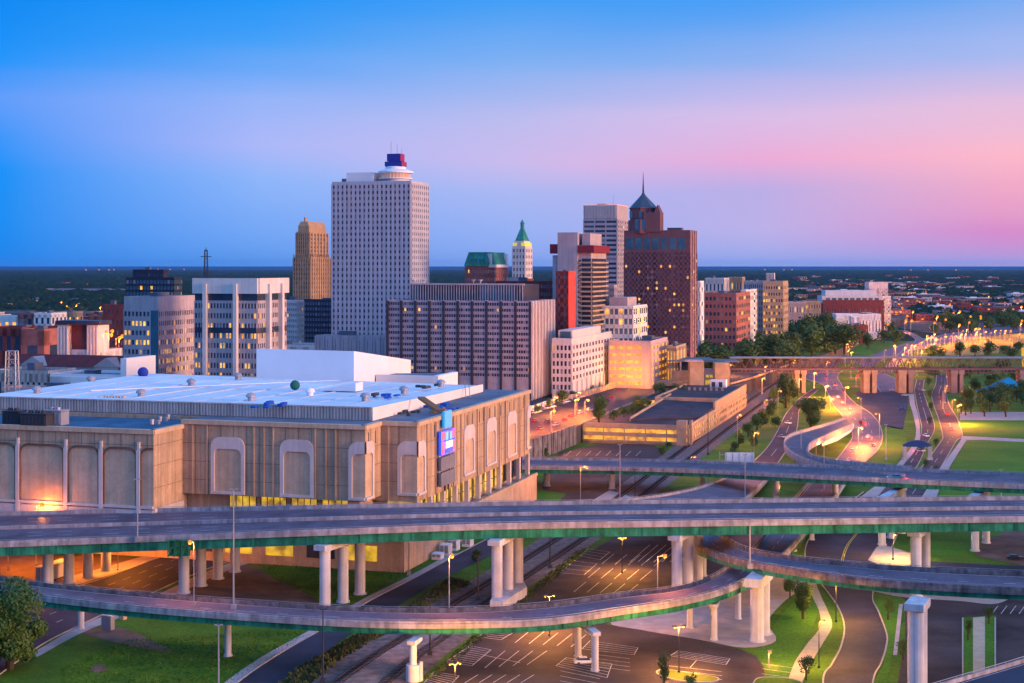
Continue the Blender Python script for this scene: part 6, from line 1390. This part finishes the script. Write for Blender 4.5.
# sodium lamps in the centre street
for i, (bx, by) in enumerate([(554, 397), (577, 392), (585, 400), (551, 411), (622, 372), (693, 347), (629, 375), (575, 399)]):
    Y_ = (H - 17) * F / (by - HY); lamp(PY(bx, Y_, TZ), 9, ['orange lamp by the garden wall of the mauve slab', 'orange lamp before the loft block colonnade', 'orange lamp above the tall street tree', 'orange lamp over the parked car row', 'orange lamp under the rose parking deck', 'orange lamp at the foot of the granite tower', 'orange lamp at the kerb below the parking deck lights', 'orange lamp nearer the garden wall end'][i], 'orange lamps along the red lit street', power=16000, br=.5)
def farlamps(lst, label, group, zb_=9.0, base=0.0, br=.8, bulb='bulb', power=6000, every=1, color=SOD):
    for i, (bx, by) in enumerate(lst):
        Y_ = (H - zb_ - base) * F / (by - HY)
        s_ = br * max(1.0, min(2.0, (Y_ / 1000)))
        lamp(PY(bx, Y_, base), zb_, label, group, arm=1.2, br=round(s_, 1), bulb=bulb, power=power * max(1, (Y_ / 1000)) if i % every == 0 else 0, m='steel', pr=.25, color=color)
for i, (bx, by) in enumerate([(103, 332), (109, 331), (116, 338), (119, 336), (108, 335)]):
    lamp(PY(bx, 700, TZ), round(zat(by, 700) - TZ, 1), 'orange lamp blazing against the dark red brick block of the left town', 'orange lamps before the dark red brick block', power=3000, br=.8)
R = random.Random(5)
farlamps([(103, 332), (109, 331), (116, 338), (119, 336), (108, 335), (61, 302), (66, 306), (76, 305), (100, 307), (87, 284), (52, 377), (28, 380), (129, 369), (80, 380)], 'orange lamp among the low roofs of the left town', 'orange lamps of the left town', base=6, power=7000, br=.6)
farlamps([(300 - 175 + R.uniform(-120, 0), R.uniform(272, 300)) for i in range(12)], 'tiny orange lamp in the woods beyond the left town', 'far lamps in the left woods', base=2, power=0, br=.55)
farlamps([(730, 363 + 2), (743, 349), (756, 358), (765, 366), (762, 378), (700, 352), (712, 356), (720, 366), (752, 344), (771, 352), (777, 349), (790, 352), (814, 373), (799, 379), (793, 360), (827, 362), (846, 344), (851, 352), (848, 349), (845, 357)], 'orange lamp at the edge of the dark park by the truss bridge', 'lamps round the dark park', base=6, power=7000, br=.45)
far = []
for t in range(24): far.append((R.uniform(880, 905) + t * 4.3, 349 - t * 1.05 + R.uniform(-3, 3)))
far += [(902 + i * 3.2, 354 - i * 2.0) for i in range(11)] + [(912, 349), (915, 357), (919, 343), (921, 351), (917, 362), (908, 362), (949, 368), (949, 372), (945, 377), (945, 386), (943, 391)] + [(935 + i * 5, 338 - i * .55 + R.uniform(-1, 1)) for i in range(16)] + [(1004, 333), (1010, 332), (1018, 334)]
farlamps(far, 'orange lamp along the far curving avenue beyond the truss bridge', 'lamps along the far avenue', base=0, zb_=10, power=9000, br=.42, every=2)
farlamps([(R.uniform(800, 1030), R.uniform(276, 325)) for i in range(120)], 'tiny lamp between the roofs of the distant western town', 'far lamps of the western town', base=2, zb_=12, power=16000, br=.75, every=4)
farlamps([(x, y) for x, y in ((911, 269), (928, 269.5), (956, 269.3), (765, 267.6), (784, 268.3), (787, 267.8), (792, 267.7))] and [(911, 270.2), (928, 270.2), (956, 270), (765, 269.5), (784, 270), (792, 269.6), (86, 269.8), (99, 269.8), (109, 269.9), (114, 269.7), (158, 269.3), (170, 269.5), (184, 269.4)], 'red and orange beacon light on the horizon', 'beacon lights on the horizon', base=0, zb_=10, power=0, br=5, bulb='bulb')
farlamps([(700 + R.uniform(0, 320), R.uniform(269.5, 275)) for i in range(22)] + [(R.uniform(0, 300), R.uniform(269.5, 275)) for i in range(12)], 'faint white light far off near the horizon', 'faint lights near the horizon', base=0, zb_=8, power=0, br=1.4, bulb='bulbw')
farlamps([(851, 368), (856, 376), (742, 350)], 'red traffic signal glowing by the park', 'red traffic signals', base=0, zb_=7, power=3000, br=.8, bulb='bulbr', color=(1, .05, .03))
# lot fixtures with twin heads
for bx, fy, by, lb in ((622, 573, 538, 'twin headed lot lamp in the upper car park'), (549.5, 636, 596, 'twin headed lot lamp just below the lower ramp'), (455, 697, 664, 'lot lamp cut off by the lower frame edge'), (679, 673, 627, 'twin headed lot lamp on the small planted island')):
    p = W(bx, fy); hg = zat(by, p.y); lamp(p, round(hg, 1), lb, 'car park lamps', arm=1.0, twin=True, m='darksteel', bulb='bulby', br=.2, power=15000, color=(1.0, .38, .04), ang=.3)
for bx, fy, by, lb in ((819, 668, 622, 'dark post on the grass beside the buff path'), (836, 622, 585, 'dark post near the upper kerb of the curving road'), (788, 563, 532, 'dark post beneath the highway by the path'), (893, 560, 535, 'short dark post at the pavement nose')):
    p = W(bx, fy); hg = zat(by, p.y); lamp(p, round(hg, 1), lb, 'car park lamps', arm=.8, twin=False, m='darksteel', bulb='bulby', br=.14, power=5500, color=(1.0, .48, .06), ang=0)
lamp_px(770, 667, 662, 'low orange light at the kerb beside the car park exit', group=g_, power=900, arm=.3, br=.35)
# tall unlit masts
def mast(px, fy, ty, label, z=0, m='steel', pr=.2):
    p = W(px, fy, z); e = empty('unlit_mast', p); tag(e, label, 'lamp post'); h_ = zat(ty, p.y) - z
    sub(e, 'pole', m, lambda b: (b.cyl((0, 0, -.1), (0, 0, h_), pr, pr * .6, n=8), b.box(-.5, .5, -.5, .5, -.1, .9)))
    sub(e, 'lamp_head', m, lambda b: (b.box(-.6, .6, -.1, .1, h_, h_ + .2), b.box(-.8, -.3, -.2, .2, h_ + .1, h_ + .3), b.box(.3, .8, -.2, .2, h_ + .1, h_ + .3)))
for a in ((233.5, 609, 490, 'tall pale mast rising from the lower ramp past the hall front', 10), (218.5, 690, 626, 'pale mast on the lower grass left of a ramp column', 0), (137.5, 541, 480, 'mast on the near highway parapet in front of the left wing', 14.3), (750, 568, 522, 'mast rising from the red tinted ramp', 15.6), (323, 683, 610, 'dark thin pole among the railway weeds', 0),
          (745, 505, 455, 'thin mast standing behind the highway near the slip road', 3), (824, 505, 440, 'mast behind the highway left of the gateway', 0), (801, 475, 432, 'thin mast inside the looping ramp', 0), (886, 460, 425, 'thin mast on the green bank by the S-curve', 0), (1001, 505, 470, 'mast near the right frame edge behind the highway', 0), (620, 500, 445, 'thin mast by the pale yard behind the highway', 0), (409, 575, 535, 'thin post beside the kerb under the highway', 0), (478, 600, 556, 'dark pole between the two railway tracks', 0), (430, 655, 600, 'dark pole on the grass strip by the tracks', 0), (550, 568, 528, 'dark pole by the tracks beyond the highway column', 0), (635, 505, 470, 'dark pole by the tracks below the long viaduct', 0), (708, 455, 410, 'dark pole by the tracks near the garage', 0), (692, 445, 408, 'dark pole at the garage foot', 0)):
    mast(a[0], a[1], a[2], a[3], a[4], 'darksteel' if 'dark' in a[3] else 'steel')
# lattice mast behind the town and pylon by the roof edge
def lattice(name, label, p, h_, wb, wt, m):
    e = empty(name, p); tag(e, label, 'mast'); n_ = max(6, int(h_ / (wb * 1.1)))
    def f(b):
        for i in range(n_):
            z0, z1 = h_ * i / n_, h_ * (i + 1) / n_; w0, w1 = wb + (wt - wb) * i / n_, wb + (wt - wb) * (i + 1) / n_
            c0 = [(-w0, -w0), (w0, -w0), (w0, w0), (-w0, w0)]; c1 = [(-w1, -w1), (w1, -w1), (w1, w1), (-w1, w1)]
            for k_ in range(4):
                b.cyl((*c0[k_], z0), (*c1[k_], z1), wb * .08, n=4, cap=False); b.cyl((*c0[k_], z0), (*c1[(k_ + 1) % 4], z1), wb * .05, n=4, cap=False); b.cyl((*c1[k_], z1), (*c1[(k_ + 1) % 4], z1), wb * .05, n=4, cap=False)
    sub(e, 'lattice', m, f); return e
e = lattice('radio_mast', 'dark lattice radio mast above the piered white office block', PY(206, 1400), zat(250, 1400), 3.2, 1.2, 'darksteel')
sub(e, 'antenna', 'darksteel', lambda b: (b.box(-5, 5, -.3, .3, zat(257, 1400), zat(256.3, 1400)), b.cyl((0, 0, zat(251, 1400)), (0, 0, zat(247.5, 1400)), .35, n=6)))
lattice('lattice_pylon', 'pale green lattice pylon at the left edge of the white roof', PY(12, 520), zat(351, 520), 2.6, 1.6, 'steel')

# ------------------------------------------------------------------ TREES
def crown_mesh(name, n, rx, rz, seed, leaf, lumps=9, m='leaf', low=.15):
    """many small leaf faces grouped in clumps of different size"""
    r = np.random.default_rng(seed)
    cl = []
    for i in range(lumps):
        a = r.uniform(0, 6.28); q = r.uniform(0, .62); z = r.uniform(-.62, .62); q *= math.sqrt(max(.15, 1 - z * z))
        cl.append((q * math.cos(a) * rx, q * math.sin(a) * rx, z * rz, r.uniform(.30, .52)) if lumps < 20 else (q * 1.25 * math.cos(a) * rx, q * 1.25 * math.sin(a) * rx, z * 1.1 * rz, r.uniform(.14, .42)))
    cl = np.array(cl)
    k = r.integers(0, lumps, n); d = r.normal(size=(n, 3)); d /= np.linalg.norm(d, axis=1)[:, None]
    rad = r.uniform(.45, 1.0, n) ** .5
    c = cl[k, :3] + d * (cl[k, 3] * rad)[:, None] * np.array([rx, rx, rz])
    c += r.normal(scale=leaf * .8, size=(n, 3))
    nrm = d + r.normal(scale=.55, size=(n, 3)); nrm /= np.linalg.norm(nrm, axis=1)[:, None]
    t = np.cross(nrm, r.normal(size=(n, 3))); t /= np.linalg.norm(t, axis=1)[:, None]; u = np.cross(nrm, t)
    s = (leaf * r.uniform(.6, 1.4, n))[:, None]
    v = np.stack([c - t * s, c - u * s * .6, c + t * s, c + u * s * .6], 1).reshape(-1, 3)
    me = bpy.data.meshes.new('crown'); me.vertices.add(n * 4); me.vertices.foreach_set('co', v.ravel())
    me.loops.add(n * 4); me.loops.foreach_set('vertex_index', np.arange(n * 4)); me.polygons.add(n)
    me.polygons.foreach_set('loop_start', np.arange(n) * 4); me.polygons.foreach_set('loop_total', np.full(n, 4)); me.update(); me.materials.append(M[m]); return me
CR = {}
def crown(kind, i):
    k_ = (kind, i)
    if k_ not in CR:
        if kind == 'big': CR[k_] = crown_mesh('c', 26000, 1, 1, 10 + i, .030, 26, 'leafdark')
        elif kind == 'near': CR[k_] = crown_mesh('c', 3200, 1, 1, 20 + i, .055, 9)
        elif kind == 'mid': CR[k_] = crown_mesh('c', 1100, 1, 1, 40 + i, .085, 8, 'leafdark')
        elif kind == 'slim': CR[k_] = crown_mesh('c', 1100, 1, 1, 60 + i, .075, 9)
    return CR[k_]
TRK = {}
def trunk_mesh():
    if 't' not in TRK:
        b = MB(); b.cyl((0, 0, -.05), (0, 0, .55), .045, .028, n=8)
        for a, l in ((.3, .30), (2.2, .34), (4.1, .28), (5.3, .36)): b.cyl((0, 0, .34 + .03 * a), (math.cos(a) * l * .6, math.sin(a) * l * .6, .72), .02, .006, n=5)
        o = b.build('trunk', M['bark']); TRK['t'] = o.data; bpy.data.objects.remove(o)
    return TRK['t']
tc_ = [0]
def tree(p, hgt, wid, label, kind='near', group=None, name='leafy_tree', low=.22):
    tc_[0] += 1; e = empty(name, p, random.uniform(0, 6.28)); tag(e, label, 'tree', group)
    t = link('trunk', trunk_mesh(), e); t.scale = (hgt, hgt, hgt)
    c = link('crown', crown(kind, tc_[0] % (1 if kind == 'big' else 4)), e); ch = hgt * (1 - low) / 2
    c.location = (0, 0, hgt * low + ch); c.scale = (wid / 2 * 1.12, wid / 2 * 1.12, ch * 1.08); return e
def tree_px(cx_, yb_, yt_, wpx, label, z=0.0, **k):
    p = W(cx_, yb_, z); return tree(p, zat(yt_, p.y) - z, wpx * p.y / F, label, **k)
tree_px(10, 669, 577, 92, 'big dense round tree in the lower left corner on the grass', kind='big', low=.0)
tree_px(803, 619, 580, 27, 'dark green tree on the lawn left of the buff path', kind='near', name='small_tree')
tree_px(790, 598, 578, 18, 'smaller tree half hidden behind the red ramp column', kind='near')
tree_px(664, 690, 652, 16, 'thin sapling on the car park island, tallest of the pair', kind='slim', name='sapling', low=.3)
tree_px(690, 696, 674, 12, 'short sapling at the frame edge on the car park island', kind='slim', name='sapling', low=.25)
tree_px(741, 676, 652, 18, 'light green sapling beside the buff path at the lower edge', kind='slim', name='sapling') if False else None
tree_px(806, 680, 655, 20, 'yellow-green sapling overlapping the buff path', kind='slim', name='sapling', low=.25)
tree_px(888, 620, 596, 14, 'young tree at the tip of the kerbed island', kind='slim', name='sapling', low=.25)
tree_px(903, 660, 638, 14, 'young tree lower down the kerbed island', kind='slim', name='sapling', low=.25)
tree_px(968, 640, 618, 10, 'sapling on the left grass strip beside the straight path', kind='slim', name='sapling', low=.3)
tree_px(989, 624, 606, 12, 'sapling at the head of the straight path', kind='slim', name='sapling', low=.3)
for i, (x, y, t_, w_) in enumerate([(542, 457, 441, 13), (532, 452, 444, 8), (545, 457, 447, 9)]):
    tree_px(x, y, t_, w_, ['bushy tree against the stained stone wall', 'small bush nearest the hall end', 'low bush right of the bushy tree'][i], kind='mid', name='bush', low=.02)
tree_px(524 + 2, 497, 478, 15, 'round shrub at the hall end above the grass wedge', kind='mid', name='bush', low=.02)
tree_px(475, 560, 549, 14, 'lone bush between the blue-black street and the tracks', kind='mid', name='bush', low=.02)
tree_px(599, 423, 390, 22, 'tall street tree left of the low garage', z=TZ, kind='near', low=.15)
for i, (x, y, t_, w_) in enumerate([(614, 421, 409, 12), (624, 418, 407, 13), (634, 415, 404, 14), (641, 411, 395, 17), (648, 408, 399, 12), (660, 396, 383, 14), (672, 396, 384, 16), (684, 396, 385, 12)]):
    tree_px(x, y, t_, w_, 'street tree in the hedge-like row along the low garage', z=TZ, kind='mid', group='trees along the low garage', low=.03)
for i, (x, y, t_, w_) in enumerate([(562, 406, 389, 15), (573, 399, 391, 10), (548, 409, 399, 10), (590, 392, 384, 10), (597, 389, 381, 12), (607, 386, 379, 12), (617, 384, 377, 12), (538, 413, 404, 9)]):
    tree_px(x, y, t_, w_, 'small tree along the pavement before the loft block', z=TZ, kind='mid', group='trees before the loft block', low=.1)
tree_px(786, 408, 373, 27, 'big round dark tree on the railway bank before the S-curve', kind='near', low=.02)
tree_px(811, 427, 396, 27, 'broad low tree inside the fork of the left-hand road', kind='near', low=.08)
tree_px(806, 412, 398, 30, 'dark flat tree behind the broad low tree', kind='near', low=.05)
for i, (x, y, t_, w_) in enumerate([(740, 444, 430, 13), (748, 437, 422, 14), (757, 430, 415, 15), (764, 424, 410, 16), (772, 415, 400, 15), (735, 452, 441, 11), (776, 428, 417, 12), (754, 446, 435, 12), (662, 455, 446, 10), (668, 449, 441, 9), (774, 402, 388, 14), (795, 395, 380, 12)]):
    tree_px(x, y, t_, w_, 'bush in the dark thicket on the railway bank', kind='mid', name='bush', group='bushes on the railway bank', low=.0)
R = random.Random(8)
park = []
for i in range(46):
    x = R.uniform(690, 850); y = R.uniform(342, 372) if x < 800 else R.uniform(336, 358)
    park.append((x, y, R.uniform(19, 28), R.uniform(26, 38)))
for x, y, h_, w_ in sorted(park, key=lambda q: q[1]):
    tree_px(x, y, y - h_, w_, 'large dark tree in the park behind the truss bridge', z=TZ, kind='mid', group='large dark trees of the park', low=.05)
for x, y, h_, w_ in [(752, 364, 22, 26), (771, 362, 24, 28), (792, 360, 30, 34), (812, 356, 32, 36), (700, 372, 17, 22), (716, 372, 16, 20), (678, 372, 14, 20), (706, 366, 26, 24)]:
    tree_px(x, y, y - h_, w_, 'large dark tree in the park behind the truss bridge', z=TZ, kind='mid', group='large dark trees of the park', low=.04)
for i in range(30):
    x = R.uniform(955, 1045); y = R.uniform(398, 419) if x < 990 else R.uniform(400, 418); h_ = R.uniform(14, 22)
    tree_px(x, y, y - h_, R.uniform(13, 20), 'dark tree in the grove beside the turquoise pavilion', kind='mid', group='trees of the grove by the pavilion', low=.25)
for i, (x, y, h_, w_) in enumerate([(962, 376, 12, 18), (970, 378, 13, 22), (985, 377, 11, 20), (990, 386, 13, 22), (975, 390, 12, 18), (1003, 376, 16, 24), (935, 378, 10, 14), (928, 374, 10, 14), (1015, 380, 14, 20)]):
    tree_px(x, y, y - h_, w_, 'rounded dark tree under the truss bridge', kind='mid', group='trees under the truss bridge', low=.05)
for i, (x, y, h_, w_) in enumerate([(960, 357, 16, 17), (975, 356, 11, 14), (988, 355, 14, 17), (932, 357, 12, 20), (1003, 354, 9, 12), (1018, 352, 10, 16), (940, 358, 10, 16), (1012, 358, 12, 18), (884, 343, 14, 20), (868, 349, 16, 18), (896, 342, 12, 14), (890, 336, 15, 14)]):
    tree_px(x, y, y - h_, w_, 'dark tree beyond the truss bridge beside the lit avenue', kind='mid', group='trees beside the lit avenue', low=.04)
for i in range(46):
    x = R.uniform(935, 1050); y = R.uniform(322, 333) + (0 if x < 990 else -3); h_ = R.uniform(9, 15)
    tree_px(x, y, y - h_, R.uniform(10, 16), 'dark tree of the belt above the lit avenue', kind='mid', group='tree belt above the lit avenue', low=.08)
for i, (x, y) in enumerate([(937, 474), (930, 478), (921, 452), (930, 425), (932, 411), (930, 398), (905, 477), (936, 447), (925, 468), (912, 488), (928, 386)]):
    tree_px(x, y, y - 9, 7, 'little tree on the planted strip between the riverside lanes', kind='slim', name='sapling', group='saplings between the riverside lanes', low=.2)
for i in range(16):
    x = R.uniform(-10, 125); y = R.uniform(322, 362); tree_px(x, y, y - R.uniform(8, 12), R.uniform(10, 15), 'street tree between the low roofs of the left town', z=TZ, kind='mid', group='trees of the left town', low=.05)

# far-off woods: one mass of crowns reaching towards the horizon
def woods():
    r = np.random.default_rng(99); P_ = []
    bands = [(1300, 2000, 15, 1500, .55, -1, -.30), (1850, 3200, 19, 9000, 1, -1.0, 1.0), (3200, 5500, 30, 13000, 1, -1, 1), (5500, 11000, 60, 14000, 1, -1, 1), (11000, 22000, 130, 9000, 1, -1, 1)]
    for y0, y1, s, n, dn, xa_, xb_ in bands:
        y = r.uniform(y0, y1, n); x = r.uniform(xa_, xb_, n) * y * .43
        px = CX + x / y * F; py = HY + (H) * F / y
        keep = np.ones(n, bool)
        if y0 < 3000:       # leave clearings for the town blocks
            nn = np.sin(x * .011 + 1.3) * np.cos(y * .008) + np.sin(x * .023 + y * .013)
            keep &= (nn > -.35) | ((px < 700))
            keep &= ~((px > 795) & (py > 284) & (nn < .85)); keep &= ~((px > 690) & (px < 830) & (py > 308)); keep &= ~((px > 0) & (px < 130) & (py > 316))
        keep2 = keep
        for X_, Y_ in zip(x[keep2], y[keep2]): P_.append((X_, Y_, s * r.uniform(.5, .85), s))
    P_ = np.array(P_); n = len(P_)
    ic_v = []; N_ = 7
    base = [(math.cos(2 * math.pi * k / N_), math.sin(2 * math.pi * k / N_), 0) for k in range(N_)] + [(math.cos(2 * math.pi * (k + .5) / N_) * .85, math.sin(2 * math.pi * (k + .5) / N_) * .85, .55) for k in range(N_)] + [(math.cos(2 * math.pi * k / N_) * .42, math.sin(2 * math.pi * k / N_) * .42, .9) for k in range(N_)] + [(0, 0, 1.0)]
    base = np.array(base); m = len(base)
    fc = []
    for ring in range(2):
        for k in range(N_):
            a, b_ = ring * N_ + k, ring * N_ + (k + 1) % N_; c, d = a + N_, ring * N_ + N_ + (k + 1) % N_; fc += [(a, b_, d), (a, d, c)]
    for k in range(N_): fc.append((2 * N_ + k, 2 * N_ + (k + 1) % N_, 3 * N_))
    fc = np.array(fc)
    hts = np.where(P_[:, 3] < 25, 11, np.where(P_[:, 3] < 40, 12, 13)) * r.uniform(.7, 1.3, n)
    j = r.normal(1, .16, size=(n, m, 3))
    v = base[None] * j * np.stack([P_[:, 2], P_[:, 2], hts], 1)[:, None, :]
    v[:, :, 0] += P_[:, 0][:, None]; v[:, :, 1] += P_[:, 1][:, None]
    f = (fc[None] + (np.arange(n) * m)[:, None, None]).reshape(-1)
    me = bpy.data.meshes.new('woods'); me.vertices.add(n * m); me.vertices.foreach_set('co', v.ravel().astype(np.float32)); nf = n * len(fc)
    me.loops.add(nf * 3); me.loops.foreach_set('vertex_index', f); me.polygons.add(nf); me.polygons.foreach_set('loop_start', np.arange(nf) * 3); me.polygons.foreach_set('loop_total', np.full(nf, 3)); me.update()
    me.materials.append(mat('woods_far', (.005, .020, .014), rough=1, col2=(.018, .042, .022), scale=.02, spec=.1))
    o = link('woods', me); o['kind'] = 'stuff'; return o
woods()

# ------------------------------------------------------------------ evening haze
hz = MB(); hz.box(-32500, 32500, -2000, 36500, -1.6, 190); ho = hz.build('haze', M['white']); ho['kind'] = 'stuff'
hm = bpy.data.materials.new('haze'); hm.use_nodes = True; hm.node_tree.nodes.clear()
hv = hm.node_tree.nodes.new('ShaderNodeVolumePrincipled'); hv.inputs['Color'].default_value = (.22, .52, 1.0, 1); hv.inputs['Density'].default_value = 0.000011; hv.inputs['Anisotropy'].default_value = 0.2
hout = hm.node_tree.nodes.new('ShaderNodeOutputMaterial'); hm.node_tree.links.new(hv.outputs[0], hout.inputs['Volume'])
ho.data.materials.clear(); ho.data.materials.append(hm)
